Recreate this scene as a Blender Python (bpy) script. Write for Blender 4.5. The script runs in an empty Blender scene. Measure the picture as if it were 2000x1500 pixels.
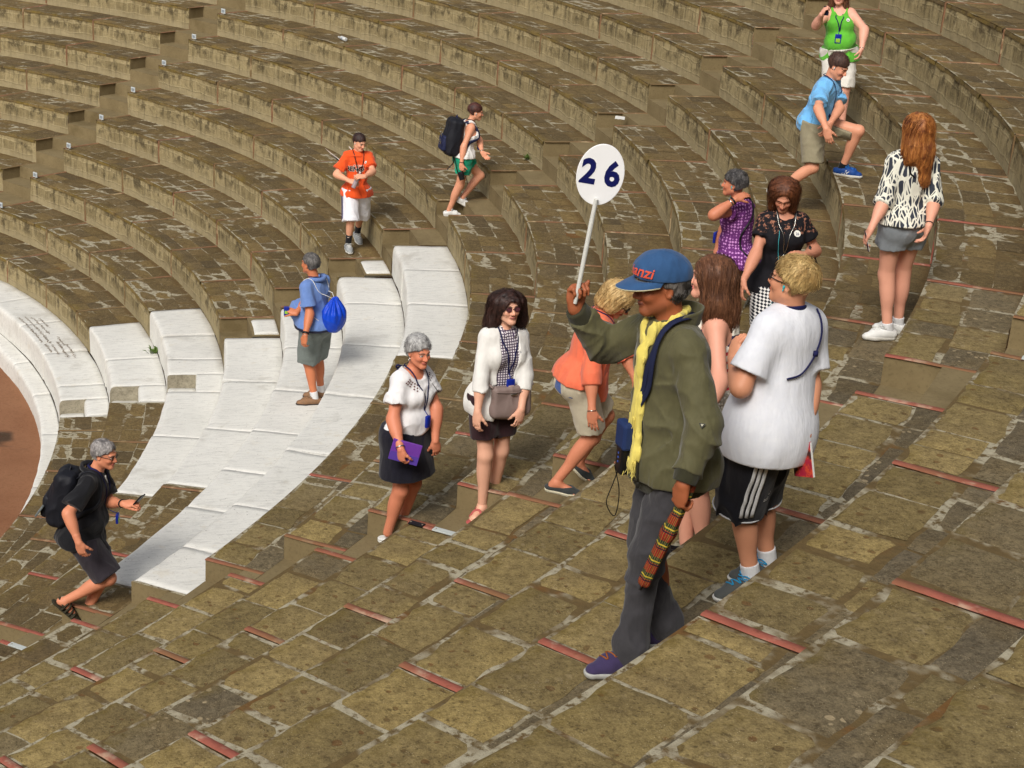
import bpy, bmesh, math, random
import numpy as np
from mathutils import Vector, Matrix
from mathutils.bvhtree import BVHTree

# ------------------------------------------------------------------ camera, sky, sun, exposure
scene = bpy.context.scene
COL = scene.collection
CAM_POS = Vector((10.3377, -21.6536, 7.7799))
CAM_F = Vector((0.277229, 0.893351, -0.353649))
CAM_R = Vector((0.960018, -0.272436, 0.064370))
CAM_U = Vector((0.038842, 0.357355, 0.933161))
cam = bpy.data.cameras.new('camera')
cam.sensor_width = 36.0
cam.lens = 36.0 * 3316.5 / 2000.0
cam.clip_start = 0.1
cam.clip_end = 2000.0
cam_o = bpy.data.objects.new('camera', cam)
COL.objects.link(cam_o)
m3 = Matrix((CAM_R, CAM_U, -CAM_F)).transposed()
cam_o.matrix_world = Matrix.Translation(CAM_POS) @ m3.to_4x4()
scene.camera = cam_o

SUN_EL, SUN_AZ = math.radians(43), math.radians(233)      # direction towards the sun, azimuth from +X
world = bpy.data.worlds.new('World')
scene.world = world
world.use_nodes = True
wn, wl = world.node_tree.nodes, world.node_tree.links
sky = wn.new('ShaderNodeTexSky')
sky.sky_type = 'NISHITA'
sky.sun_disc = False
sky.sun_elevation = SUN_EL
sky.sun_rotation = math.pi / 2 - SUN_AZ
sky.dust_density = 4.0
sky.ozone_density = 0.6
hsv = wn.new('ShaderNodeHueSaturation')
hsv.inputs['Saturation'].default_value = 0.45            # a white, hazy sky
wl.new(sky.outputs[0], hsv.inputs['Color'])
wl.new(hsv.outputs[0], wn['Background'].inputs['Color'])
wn['Background'].inputs['Strength'].default_value = 0.095
sun = bpy.data.lights.new('sun', 'SUN')
sun.energy = 1.95
sun.angle = math.radians(20)
sun.color = (1.0, 0.965, 0.91)
sun_o = bpy.data.objects.new('sun', sun)
COL.objects.link(sun_o)
sd = Vector((math.cos(SUN_EL) * math.cos(SUN_AZ), math.cos(SUN_EL) * math.sin(SUN_AZ), math.sin(SUN_EL)))
sun_o.rotation_euler = sd.to_track_quat('Z', 'Y').to_euler()
scene.view_settings.view_transform = 'Standard'
scene.view_settings.look = 'None'
scene.view_settings.gamma = 1.0
scene.view_settings.use_curve_mapping = False
scene.view_settings.exposure = 0.32
scene.cycles.max_bounces = 6
scene.cycles.diffuse_bounces = 3
scene.cycles.use_denoising = True

# ------------------------------------------------------------------ small helpers
def tag(o, label=None, cat=None, group=None, kind=None):
    if label: o['label'] = label
    if cat: o['category'] = cat
    if group: o['group'] = group
    if kind: o['kind'] = kind
    return o

def empty(name, loc=(0, 0, 0)):
    o = bpy.data.objects.new(name, None)
    o.empty_display_size = 0.1
    o.location = loc
    COL.objects.link(o)
    return o

def link_mesh(name, me, parent=None, mats=()):
    o = bpy.data.objects.new(name, me)
    COL.objects.link(o)
    for m in mats: me.materials.append(m)
    if parent is not None: o.parent = parent
    return o

def mesh_np(name, V, F, smooth=True):
    """V: n x 3 array, F: list of index tuples or m x 4 array"""
    me = bpy.data.meshes.new(name)
    if isinstance(F, np.ndarray):
        n, k = F.shape
        me.vertices.add(len(V)); me.vertices.foreach_set('co', np.asarray(V, np.float32).ravel())
        me.loops.add(n * k); me.loops.foreach_set('vertex_index', F.astype(np.int32).ravel())
        me.polygons.add(n)
        me.polygons.foreach_set('loop_start', np.arange(0, n * k, k, dtype=np.int32))
        me.update(calc_edges=True)
    else:
        me.from_pydata([tuple(v) for v in V], [], [tuple(f) for f in F]); me.update()
    if smooth and len(me.polygons):
        me.polygons.foreach_set('use_smooth', np.ones(len(me.polygons), bool))
    return me

class NG:
    """tiny node-graph writer"""
    def __init__(self, name):
        self.m = bpy.data.materials.new(name); self.m.use_nodes = True
        self.t = self.m.node_tree; self.n = self.t.nodes
        self.b = self.n['Principled BSDF']
        self.b.inputs['Specular IOR Level'].default_value = 0.25
    def _set(self, sock, v):
        if isinstance(v, bpy.types.NodeSocket): self.t.links.new(v, sock)
        elif v is not None:
            if sock.type == 'RGBA' and isinstance(v, (tuple, list)) and len(v) == 3: v = (*v, 1)
            sock.default_value = v
    def new(self, typ, ins={}, **attrs):
        nd = self.n.new(typ)
        for k, v in attrs.items(): setattr(nd, k, v)
        for k, v in ins.items(): self._set(nd.inputs[k], v)
        return nd
    def pos(self): return self.new('ShaderNodeTexCoord').outputs['Object']
    def uv(self): return self.new('ShaderNodeTexCoord').outputs['UV']
    def attr(self, name): return self.new('ShaderNodeAttribute', attribute_name=name)
    def map(self, v, scale=(1, 1, 1), rot=(0, 0, 0), loc=(0, 0, 0)):
        return self.new('ShaderNodeMapping', {'Vector': v, 'Scale': scale, 'Rotation': rot, 'Location': loc}).outputs[0]
    def noise(self, v, scale, detail=3, rough=0.6, dist=0.0):
        return self.new('ShaderNodeTexNoise', {'Vector': v, 'Scale': scale, 'Detail': detail, 'Roughness': rough, 'Distortion': dist}).outputs['Fac']
    def vor(self, v, scale, rand=1.0, feature='F1', out='Distance'):
        return self.new('ShaderNodeTexVoronoi', {'Vector': v, 'Scale': scale, 'Randomness': rand}, feature=feature).outputs[out]
    def rng(self, v, a, b, c=0.0, d=1.0, smooth=True):
        return self.new('ShaderNodeMapRange', {'Value': v, 'From Min': a, 'From Max': b, 'To Min': c, 'To Max': d},
                        interpolation_type='SMOOTHSTEP' if smooth else 'LINEAR').outputs[0]
    def math(self, op, a, b=None, c=None):
        nd = self.new('ShaderNodeMath', operation=op)
        for i, v in enumerate((a, b, c)):
            if v is not None: self._set(nd.inputs[i], v)
        return nd.outputs[0]
    def mix(self, f, a, b, mode='MIX'):
        nd = self.new('ShaderNodeMix', data_type='RGBA', blend_type=mode)
        self._set(nd.inputs['Factor'], f); self._set(nd.inputs[6], a); self._set(nd.inputs[7], b)
        return nd.outputs[2]
    def sep(self, v): return self.new('ShaderNodeSeparateXYZ', {0: v}).outputs
    def sepc(self, c): return self.new('ShaderNodeSeparateColor', {0: c}).outputs
    def bump(self, h, strength=0.5, dist=0.01, normal=None):
        return self.new('ShaderNodeBump', {'Height': h, 'Strength': strength, 'Distance': dist, 'Normal': normal}).outputs[0]
    def out(self, color=None, rough=None, normal=None, **kw):
        if color is not None: self._set(self.b.inputs['Base Color'], color)
        if rough is not None: self._set(self.b.inputs['Roughness'], rough)
        if normal is not None: self._set(self.b.inputs['Normal'], normal)
        for k, v in kw.items(): self._set(self.b.inputs[k.replace('_', ' ')], v)
        return self.m

def srgb(r, g, b):
    f = lambda c: (c / 255 / 12.92) if c / 255 <= 0.04045 else ((c / 255 + 0.055) / 1.055) ** 2.4
    return (f(r), f(g), f(b))
# ------------------------------------------------------------------ the theatre: circular tiers about the origin
S = 0.72                         # depth of one tier in metres
RISE = 0.55013 * S               # height of one tier
R_A = 16.9014 * S                # front radius of tier 0
NT = 21
def TR(k):                       # front radius of tier k
    return R_A + S * {-2: -1.89, -3: -2.24}.get(k, k)
def TZ(k): return k * RISE
TH0, TH1 = math.radians(-104), math.radians(66)
FLOOR_Z = -3.75 * RISE
# the three stairways: direction of the axis, offsets (metres) of their two sides
STAIRS = [(0.65685, -0.97209 * S, 0.10033 * S), (0.0, -1.35569 * S, -0.28572 * S), (-0.70937, -0.48488 * S, 0.57892 * S)]
def stair_angles(r):
    """[(low angle, high angle)] of the stairways at radius r"""
    return [(a + math.asin(o1 / r), a + math.asin(o2 / r)) for a, o1, o2 in STAIRS]
D2 = math.pi / 180
rnd = random.Random(7)

# ---- materials
def mat_block():
    g = NG('tuff_block')
    p = g.pos(); a = g.attr('blk'); ch = g.sepc(a.outputs['Color']); tone, typ, pale = ch[0], ch[1], ch[2]
    uv = g.sep(g.uv()); v = uv[1]
    n1 = g.noise(p, 2.3, 4, .65); n2 = g.noise(p, 14, 5, .7); n3 = g.noise(p, 70, 3, .7)
    n4 = g.noise(p, 38, 4, .75)
    n5 = g.noise(p, 130, 3, .75)
    nn = g.math('ADD', g.math('ADD', g.math('MULTIPLY', n2, .30), g.math('MULTIPLY', n4, .38)), g.math('MULTIPLY', n5, .32))
    nn = g.rng(nn, .36, .64, 0, 1, False)
    grey = g.mix(nn, srgb(58, 51, 39), srgb(124, 112, 90))
    ochre = g.mix(nn, srgb(88, 72, 40), srgb(168, 148, 96))
    brown = g.mix(nn, srgb(70, 58, 38), srgb(134, 116, 80))
    base = g.mix(typ, grey, ochre)
    base = g.mix(g.rng(n1, .42, .68, 0, .55), base, brown)
    base = g.mix(1.0, base, g.mix(tone, (.74, .74, .74), (1.18, 1.17, 1.14)), 'MULTIPLY')
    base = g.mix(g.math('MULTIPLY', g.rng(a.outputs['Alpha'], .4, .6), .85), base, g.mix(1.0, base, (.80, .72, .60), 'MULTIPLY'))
    # scoria: round dark brown inclusions in the ochre tuff
    warp = g.new('ShaderNodeVectorMath', {0: p, 1: g.new('ShaderNodeVectorMath', {0: g.new('ShaderNodeTexNoise', {'Vector': p, 'Scale': 9.0}).outputs['Color'], 'Scale': .06}, operation='SCALE').outputs[0]}, operation='ADD').outputs[0]
    sc = g.new('ShaderNodeTexVoronoi', {'Vector': warp, 'Scale': 17.0})
    pick = g.sepc(sc.outputs['Color'])[0]
    rad = g.rng(pick, .60, 1.0, .0, .36, False)
    spot = g.math('MULTIPLY', g.rng(g.math('SUBTRACT', rad, sc.outputs['Distance']), -.05, .06), g.math('MULTIPLY', g.rng(typ, .3, .8), .6))
    base = g.mix(spot, base, g.mix(g.sepc(sc.outputs['Color'])[1], srgb(74, 56, 30), srgb(96, 58, 26)))
    sp2 = g.new('ShaderNodeTexVoronoi', {'Vector': warp, 'Scale': 58.0})
    r2 = g.rng(g.sepc(sp2.outputs['Color'])[1], .5, 1.0, .0, .42, False)
    base = g.mix(g.math('MULTIPLY', g.rng(g.math('SUBTRACT', r2, sp2.outputs['Distance']), -.05, .1), .55), base, srgb(66, 52, 30))
    # pale lichen rosettes on the grey stone
    lw = g.new('ShaderNodeTexVoronoi', {'Vector': warp, 'Scale': 26.0})
    lr = g.rng(g.sepc(lw.outputs['Color'])[0], .55, 1.0, .0, .5, False)
    lm = g.math('MULTIPLY', g.rng(g.math('SUBTRACT', lr, lw.outputs['Distance']), -.04, .07),
                g.math('MULTIPLY', g.rng(g.noise(p, 1.3, 3), .40, .68), g.math('SUBTRACT', 1.0, g.math('MULTIPLY', typ, .75))))
    base = g.mix(g.math('MULTIPLY', lm, g.rng(pale, 0, 1, .15, .85, False)), base, srgb(176, 158, 124))
    # tiny pale grains
    fr = g.vor(p, 95)
    base = g.mix(g.math('MULTIPLY', g.rng(fr, .20, .06), g.rng(g.noise(p, 6, 2), .42, .66, 0, .85)), base, srgb(200, 186, 150))
    dk = g.rng(g.noise(p, 45, 2, .5), .60, .74)
    base = g.mix(g.math('MULTIPLY', dk, .55), base, srgb(58, 46, 26))
    # moss along the front edge
    moss = g.math('MULTIPLY', g.rng(g.math('ADD', v, g.math('MULTIPLY', n2, .22)), .24, .06), g.rng(g.noise(p, 3.1, 4, .7), .38, .66))
    base = g.mix(g.math('MULTIPLY', moss, .6), base, g.mix(n3, srgb(84, 72, 18), srgb(142, 118, 44)))
    # darker brown towards the foot of the next riser
    rear_brown = g.math('MULTIPLY', g.rng(g.math('ADD', v, g.math('MULTIPLY', n2, .10)), .66, .75), .55)
    base = g.mix(rear_brown, base, srgb(84, 62, 32))
    h = g.math('ADD', g.math('MULTIPLY', n2, .6), g.math('MULTIPLY', n3, .4))
    h = g.math('SUBTRACT', h, g.math('MULTIPLY', spot, .3))
    return g.out(base, .92, g.bump(h, .9, .012))

def mat_mortar():
    g = NG('mortar'); p = g.pos()
    n1 = g.noise(p, 1.7, 4, .7); n2 = g.noise(p, 20, 4, .7); n3 = g.noise(p, 80, 2)
    dark = g.mix(n2, srgb(74, 60, 36), srgb(118, 98, 62))
    pale = g.mix(n2, srgb(132, 124, 102), srgb(184, 176, 152))
    rust = srgb(112, 72, 30)
    c = g.mix(g.rng(g.noise(p, 2.6, 3), .58, .70, 0, .6), dark, rust)
    c = g.mix(g.math('MULTIPLY', g.rng(n1, .45, .55), g.rng(n2, .36, .52)), c, pale)
    c = g.mix(g.rng(n3, .55, .8, 0, .35), c, srgb(80, 70, 50))
    return g.out(c, .95, g.bump(n2, .8, .012))

def mat_riser():
    g = NG('riser_stone'); p = g.pos(); uv = g.uv(); w = g.sep(uv)
    nz = g.new('ShaderNodeTexNoise', {'Vector': p, 'Scale': 3.0}).outputs['Color']
    wv = g.new('ShaderNodeVectorMath', {0: uv, 1: g.new('ShaderNodeVectorMath', {0: nz, 'Scale': .10}, operation='SCALE').outputs[0]}, operation='ADD').outputs[0]
    br = g.new('ShaderNodeTexBrick', {'Vector': wv, 'Color1': (0, 0, 0, 1), 'Color2': (1, 1, 1, 1), 'Mortar': (.5, .5, .5, 1), 'Scale': 1.0,
                                      'Mortar Size': .011, 'Mortar Smooth': .4, 'Bias': 0.0, 'Brick Width': .31, 'Row Height': .17})
    n1 = g.noise(p, 2.0, 4, .7); n2 = g.noise(p, 11, 5, .72); n3 = g.noise(p, 60, 3, .7)
    st = g.noise(g.map(uv, (13, 1.6, 1)), 1.0, 4, .65)              # streaks that run down the face
    c = g.mix(n2, srgb(106, 94, 66), srgb(184, 167, 124))
    c = g.mix(g.math('MULTIPLY', g.rng(g.sepc(br.outputs['Color'])[0], .2, 1), .5), c, g.mix(n2, srgb(74, 64, 42), srgb(116, 100, 64)))
    c = g.mix(g.math('MULTIPLY', br.outputs['Fac'], g.rng(n1, .4, .6, .15, .65)), c, srgb(168, 154, 116))
    c = g.mix(g.rng(st, .48, .70, 0, .7), c, srgb(70, 62, 42))
    c = g.mix(g.rng(st, .46, .26, 0, .6), c, srgb(172, 158, 122))
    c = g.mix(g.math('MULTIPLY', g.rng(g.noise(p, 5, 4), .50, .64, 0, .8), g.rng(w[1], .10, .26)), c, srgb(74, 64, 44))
    c = g.mix(g.math('MULTIPLY', g.rng(g.vor(p, 33), .22, .08), .5), c, srgb(196, 182, 140))
    # smoother grey rendering along the foot
    foot = g.rng(g.math('ADD', w[1], g.math('MULTIPLY', n2, .16)), .27, .13)
    c = g.mix(g.math('MULTIPLY', foot, .7), c, g.mix(g.noise(p, 7, 4), srgb(128, 115, 86), srgb(174, 160, 126)))
    mo = g.rng(g.math('ADD', w[1], g.math('MULTIPLY', n2, .10)), .385, .44)
    c = g.mix(g.math('MULTIPLY', mo, .75), c, g.mix(n3, srgb(78, 66, 20), srgb(132, 110, 44)))
    h = g.math('ADD', g.math('MULTIPLY', n2, .7), g.math('MULTIPLY', br.outputs['Fac'], -.25))
    return g.out(c, .95, g.bump(g.math('ADD', h, g.math('MULTIPLY', n3, .3)), .9, .02))

def mat_brick():
    g = NG('red_brick'); p = g.pos()
    n = g.noise(p, 12, 4, .7)
    c = g.mix(n, srgb(122, 66, 52), srgb(168, 98, 82))
    c = g.mix(g.rng(g.noise(p, 5, 4), .54, .68, 0, .75), c, srgb(186, 160, 136))
    c = g.mix(g.rng(g.noise(p, 30, 3), .58, .75, 0, .6), c, srgb(110, 66, 46))
    c = g.mix(g.rng(g.noise(p, .9, 2), .42, .60, 0, .7), c, srgb(118, 94, 60))
    return g.out(c, .9, g.bump(n, .5, .006))

def mat_concrete():
    g = NG('grey_concrete'); p = g.pos()
    n = g.noise(p, 3, 5, .65); n2 = g.noise(p, 40, 3, .6)
    c = g.mix(n, srgb(98, 84, 56), srgb(142, 126, 92))
    c = g.mix(g.rng(n2, .5, .75, 0, .5), c, srgb(90, 78, 54))
    c = g.mix(g.rng(g.noise(p, 1.4, 3), .55, .7, 0, .5), c, srgb(86, 72, 42))
    return g.out(c, .95, g.bump(n2, .4, .006))

def mat_marble():
    g = NG('weathered_marble'); p = g.pos()
    n1 = g.noise(p, 1.6, 5, .6); n2 = g.noise(g.map(p, (1, 5, 2), (0, 0, .5)), 7, 5, .7, .6); n3 = g.noise(p, 55, 4, .7)
    c = g.mix(n1, (.74, .725, .67), (.64, .63, .58))
    c = g.mix(g.rng(n2, .46, .68, 0, .55), c, (.44, .43, .40))
    c = g.mix(g.rng(n3, .57, .70, 0, .6), c, (.40, .38, .33))
    c = g.mix(g.rng(g.noise(p, 4.5, 4, .7), .60, .70, 0, .35), c, (.60, .54, .42))
    pit = g.math('MULTIPLY', g.rng(g.vor(p, 15), .13, .04), g.rng(g.noise(p, 2.2, 2), .44, .6))
    c = g.mix(g.math('MULTIPLY', pit, .75), c, (.22, .2, .17))
    st = g.noise(g.map(p, (1.5, 1.5, 1.5)), 1.0, 5, .7, .4)
    c = g.mix(g.rng(st, .54, .70, 0, .42), c, g.mix(n3, (.46, .43, .36), (.30, .28, .24)))
    hh = g.math('SUBTRACT', g.math('ADD', n1, g.math('MULTIPLY', n3, .3)), pit)
    return g.out(c, .75, g.bump(hh, .45, .012))

def mat_rough_marble():
    g = NG('broken_marble'); p = g.pos()
    n = g.noise(p, 9, 5, .75); n2 = g.noise(p, 40, 3, .7)
    c = g.mix(n, srgb(92, 84, 66), srgb(190, 182, 160))
    c = g.mix(g.rng(n2, .5, .7, 0, .6), c, srgb(96, 88, 70))
    return g.out(c, .95, g.bump(n, 1.0, .03))

def mat_dusty_brick():
    g = NG('dusty_brick'); p = g.pos(); n = g.noise(p, 12, 4, .7)
    c = g.mix(n, srgb(98, 72, 50), srgb(150, 108, 80)); c = g.mix(g.rng(g.noise(p, 1.3, 3), .42, .58, 0, .85), c, srgb(116, 98, 66)); c = g.mix(g.rng(g.noise(p, 6, 3), .55, .68, 0, .6), c, srgb(178, 160, 124))
    return g.out(c, .95, g.bump(n, .5, .006))
M_BLOCK, M_MORTAR, M_RISER, M_BRICK, M_CONC, M_MARBLE, M_ROUGH = mat_block(), mat_mortar(), mat_riser(), mat_brick(), mat_concrete(), mat_marble(), mat_rough_marble()
M_DUSTY = mat_dusty_brick()
TIER_MATS = [M_BLOCK, M_MORTAR, M_RISER, M_BRICK, M_CONC, M_DUSTY]

# ---- value noise for geometry
def vnoise(P, seed=0):
    P = np.asarray(P, float); I = np.floor(P).astype(np.int64); f = P - I; f = f * f * (3 - 2 * f)
    def hsh(i, j, k):
        n = (i * 374761393 + j * 668265263 + k * 1274126177 + seed * 974634777) & 0xffffffff
        n = ((n ^ (n >> 13)) * 1103515245 + 12345) & 0xffffffff
        n = ((n ^ (n >> 15)) * 2246822519) & 0xffffffff
        return ((n ^ (n >> 16)) & 0xffff) / 65535.0
    r = 0
    for dx in (0, 1):
        wx = f[..., 0] if dx else 1 - f[..., 0]
        for dy in (0, 1):
            wy = f[..., 1] if dy else 1 - f[..., 1]
            for dz in (0, 1):
                wz = f[..., 2] if dz else 1 - f[..., 2]
                r = r + wx * wy * wz * hsh(I[..., 0] + dx, I[..., 1] + dy, I[..., 2] + dz)
    return r * 2 - 1

class TM:
    """collects one tier's mesh: quads with material, uv and block attribute"""
    def __init__(self): self.V = []; self.F = []; self.M = []; self.UV = []; self.A = []; self.n = 0
    def grid(self, P, uv, mat, blk=(.5, 0, 0), flip=False):
        P = np.asarray(P, float); nu, nv = P.shape[:2]
        idx = np.arange(nu * nv).reshape(nu, nv) + self.n
        q = np.stack([idx[:-1, :-1], idx[1:, :-1], idx[1:, 1:], idx[:-1, 1:]], -1).reshape(-1, 4)
        if flip: q = q[:, ::-1]
        self.V.append(P.reshape(-1, 3)); self.F.append(q); self.M.append(np.full(len(q), mat)); self.n += nu * nv
        self.UV.append(np.asarray(uv, float).reshape(-1, 2)); self.A.append(np.tile(np.array([*blk, 1.0] if len(blk) == 3 else blk), (nu * nv, 1)))
    def build(self, name, mats, parent):
        V = np.concatenate(self.V); F = np.concatenate(self.F)
        me = mesh_np(name, V, F)
        me.polygons.foreach_set('material_index', np.concatenate(self.M).astype(np.int32))
        uvl = me.uv_layers.new(name='UVMap')
        uvl.data.foreach_set('uv', np.concatenate(self.UV)[F.ravel()].astype(np.float32).ravel())
        at = me.color_attributes.new('blk', 'FLOAT_COLOR', 'POINT')
        at.data.foreach_set('color', np.concatenate(self.A).astype(np.float32).ravel())
        return link_mesh(name, me, parent, mats)

def pol(r, t, z):
    r, t, z = np.broadcast_arrays(np.asarray(r, float), np.asarray(t, float), np.asarray(z, float))
    return np.stack([r * np.cos(t), r * np.sin(t), z], -1)

# marble: angular ranges (degrees) per tier in which the old cladding survives
MARBLE = {-3: [(-14, 66)], -2: [(-2.6, 66)], -1: [(-5.2, 9.4)], 0: [(-22.6, 6.2)], 1: [(-24.6, -4.5)], 2: [(-36.8, -4.4)], 3: [(-38.9, -4.1)], 4: [(-19.4, -3.75)]}
def split(lo, hi, cuts):
    """parts of (lo, hi) outside the cuts"""
    out = [(lo, hi)]
    for a, b in cuts:
        nx = []
        for l, h in out:
            if b <= l or a >= h: nx.append((l, h)); continue
            if a > l: nx.append((l, a))
            if b < h: nx.append((b, h))
        out = nx
    return [(l, h) for l, h in out if h - l > 1e-4]

def near_region(t, k): return t < -0.52 and k >= 4

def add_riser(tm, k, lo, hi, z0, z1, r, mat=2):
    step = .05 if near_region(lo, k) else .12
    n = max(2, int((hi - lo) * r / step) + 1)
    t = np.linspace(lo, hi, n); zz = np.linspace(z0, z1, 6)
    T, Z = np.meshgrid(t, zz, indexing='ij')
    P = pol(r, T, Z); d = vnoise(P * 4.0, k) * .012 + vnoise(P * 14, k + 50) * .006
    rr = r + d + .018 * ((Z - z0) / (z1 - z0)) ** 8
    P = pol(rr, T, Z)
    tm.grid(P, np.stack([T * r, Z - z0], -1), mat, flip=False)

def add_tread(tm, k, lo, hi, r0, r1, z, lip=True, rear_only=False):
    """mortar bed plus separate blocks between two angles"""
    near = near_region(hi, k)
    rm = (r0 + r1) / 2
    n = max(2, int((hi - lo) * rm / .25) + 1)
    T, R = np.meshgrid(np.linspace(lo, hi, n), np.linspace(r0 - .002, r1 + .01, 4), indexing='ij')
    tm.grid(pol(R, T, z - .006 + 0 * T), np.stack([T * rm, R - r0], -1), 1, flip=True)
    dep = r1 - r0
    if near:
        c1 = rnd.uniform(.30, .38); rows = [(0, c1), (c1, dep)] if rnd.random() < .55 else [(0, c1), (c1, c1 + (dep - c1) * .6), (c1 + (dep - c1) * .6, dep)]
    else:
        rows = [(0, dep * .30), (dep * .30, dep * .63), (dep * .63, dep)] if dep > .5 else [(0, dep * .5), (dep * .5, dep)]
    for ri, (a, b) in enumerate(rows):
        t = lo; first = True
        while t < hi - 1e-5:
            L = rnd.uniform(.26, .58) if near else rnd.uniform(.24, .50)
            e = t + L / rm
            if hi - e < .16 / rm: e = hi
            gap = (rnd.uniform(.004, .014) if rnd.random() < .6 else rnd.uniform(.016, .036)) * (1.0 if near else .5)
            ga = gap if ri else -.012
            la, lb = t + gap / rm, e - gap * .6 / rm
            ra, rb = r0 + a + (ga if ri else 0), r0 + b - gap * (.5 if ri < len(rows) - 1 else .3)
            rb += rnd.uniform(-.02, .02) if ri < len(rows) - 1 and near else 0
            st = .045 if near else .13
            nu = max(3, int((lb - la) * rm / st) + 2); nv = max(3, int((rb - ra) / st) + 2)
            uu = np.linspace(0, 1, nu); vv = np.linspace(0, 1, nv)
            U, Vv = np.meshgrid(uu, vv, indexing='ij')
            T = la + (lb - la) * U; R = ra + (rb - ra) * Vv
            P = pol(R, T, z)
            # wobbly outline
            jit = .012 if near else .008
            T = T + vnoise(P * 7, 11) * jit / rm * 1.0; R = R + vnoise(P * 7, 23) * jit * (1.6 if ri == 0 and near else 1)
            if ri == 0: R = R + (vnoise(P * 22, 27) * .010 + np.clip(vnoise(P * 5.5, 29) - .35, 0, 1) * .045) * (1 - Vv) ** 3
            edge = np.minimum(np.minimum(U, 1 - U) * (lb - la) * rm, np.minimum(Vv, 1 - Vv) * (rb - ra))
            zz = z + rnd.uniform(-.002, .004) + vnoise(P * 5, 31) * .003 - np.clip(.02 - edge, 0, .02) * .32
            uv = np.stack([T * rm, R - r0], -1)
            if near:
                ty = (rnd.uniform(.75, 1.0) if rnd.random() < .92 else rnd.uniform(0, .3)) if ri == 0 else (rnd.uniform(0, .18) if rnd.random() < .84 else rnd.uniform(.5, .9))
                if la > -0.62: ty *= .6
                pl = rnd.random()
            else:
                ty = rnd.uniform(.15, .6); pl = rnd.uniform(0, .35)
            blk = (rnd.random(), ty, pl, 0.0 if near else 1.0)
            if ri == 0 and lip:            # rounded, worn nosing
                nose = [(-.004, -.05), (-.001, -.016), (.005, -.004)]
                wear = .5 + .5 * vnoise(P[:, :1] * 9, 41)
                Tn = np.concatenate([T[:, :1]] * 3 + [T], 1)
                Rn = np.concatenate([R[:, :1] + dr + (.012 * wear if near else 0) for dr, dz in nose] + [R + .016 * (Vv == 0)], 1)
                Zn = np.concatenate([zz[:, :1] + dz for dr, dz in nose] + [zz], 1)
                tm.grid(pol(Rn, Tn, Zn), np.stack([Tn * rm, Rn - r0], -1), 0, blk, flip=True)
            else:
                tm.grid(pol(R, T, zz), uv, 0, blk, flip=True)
            t = e

def add_strip(tm, k, ang, r0, r1, z0, z, riser=True):
    """red brick band across the tread and down the riser"""
    w = .025; mb = 3 if ang < -.50 else 5
    n = 7
    R = np.linspace(r0 + .003, r1 - .004, n)
    T, RR = np.meshgrid(np.array([-1, -.8, .8, 1]), R, indexing='ij')
    P = pol(RR, ang + T * w / RR, 0)
    Z = z + .0035 - .006 * (np.abs(T) == 1) + vnoise(P * 6, 5) * .002
    tm.grid(pol(RR, ang + T * w / RR + vnoise(P * 5, 9) * .004 / RR, Z), np.stack([T * w, RR], -1), mb, flip=True)
    if riser and rnd.random() < .8 and not near_region(ang, k):
        T, ZZ = np.meshgrid(np.array([-1, -.8, .8, 1]), np.linspace(z0 + .02, z - .006, 6), indexing='ij')
        P = pol(r0, ang + T * w / r0, ZZ)
        tm.grid(pol(r0 - .007 + .012 * (np.abs(T) == 1) + vnoise(P * 9, 3) * .004, ang + T * w * .8 / r0, ZZ), np.stack([T * w, ZZ], -1), mb)

theatre = tag(empty('stone_theatre'), 'curved tiers of weathered brown tuff seating with red brick bands rising round the orchestra', 'theatre')

def wedge_n(k): return 5 if k <= 4 else (6 if k <= 9 else 7)
def strip_angles(k, r):
    out = []
    st = sorted(stair_angles(r))
    for (a0, a1), (b0, b1) in zip(st[:-1], st[1:]):
        n = wedge_n(k); out += [a1 + (b0 - a1) * i / n for i in range(n + 1)]
    for a0, sg in ((st[0][0], -1), (st[-1][1], 1)):
        w = (st[1][0] - st[0][1]) / wedge_n(k)
        out += [a0 + sg * w * i for i in range(0, 14)]
    return [a for a in out if TH0 + .02 < a < TH1 - .02]

def end_face(tm, t, r0, r1, z0, z1, side):
    R, Z = np.meshgrid(np.linspace(r0, r1, 4), np.linspace(z0, z1, 3), indexing='ij')
    P = pol(R, t, Z)
    tm.grid(P, np.stack([R, Z], -1), 4, flip=side < 0)

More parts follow.
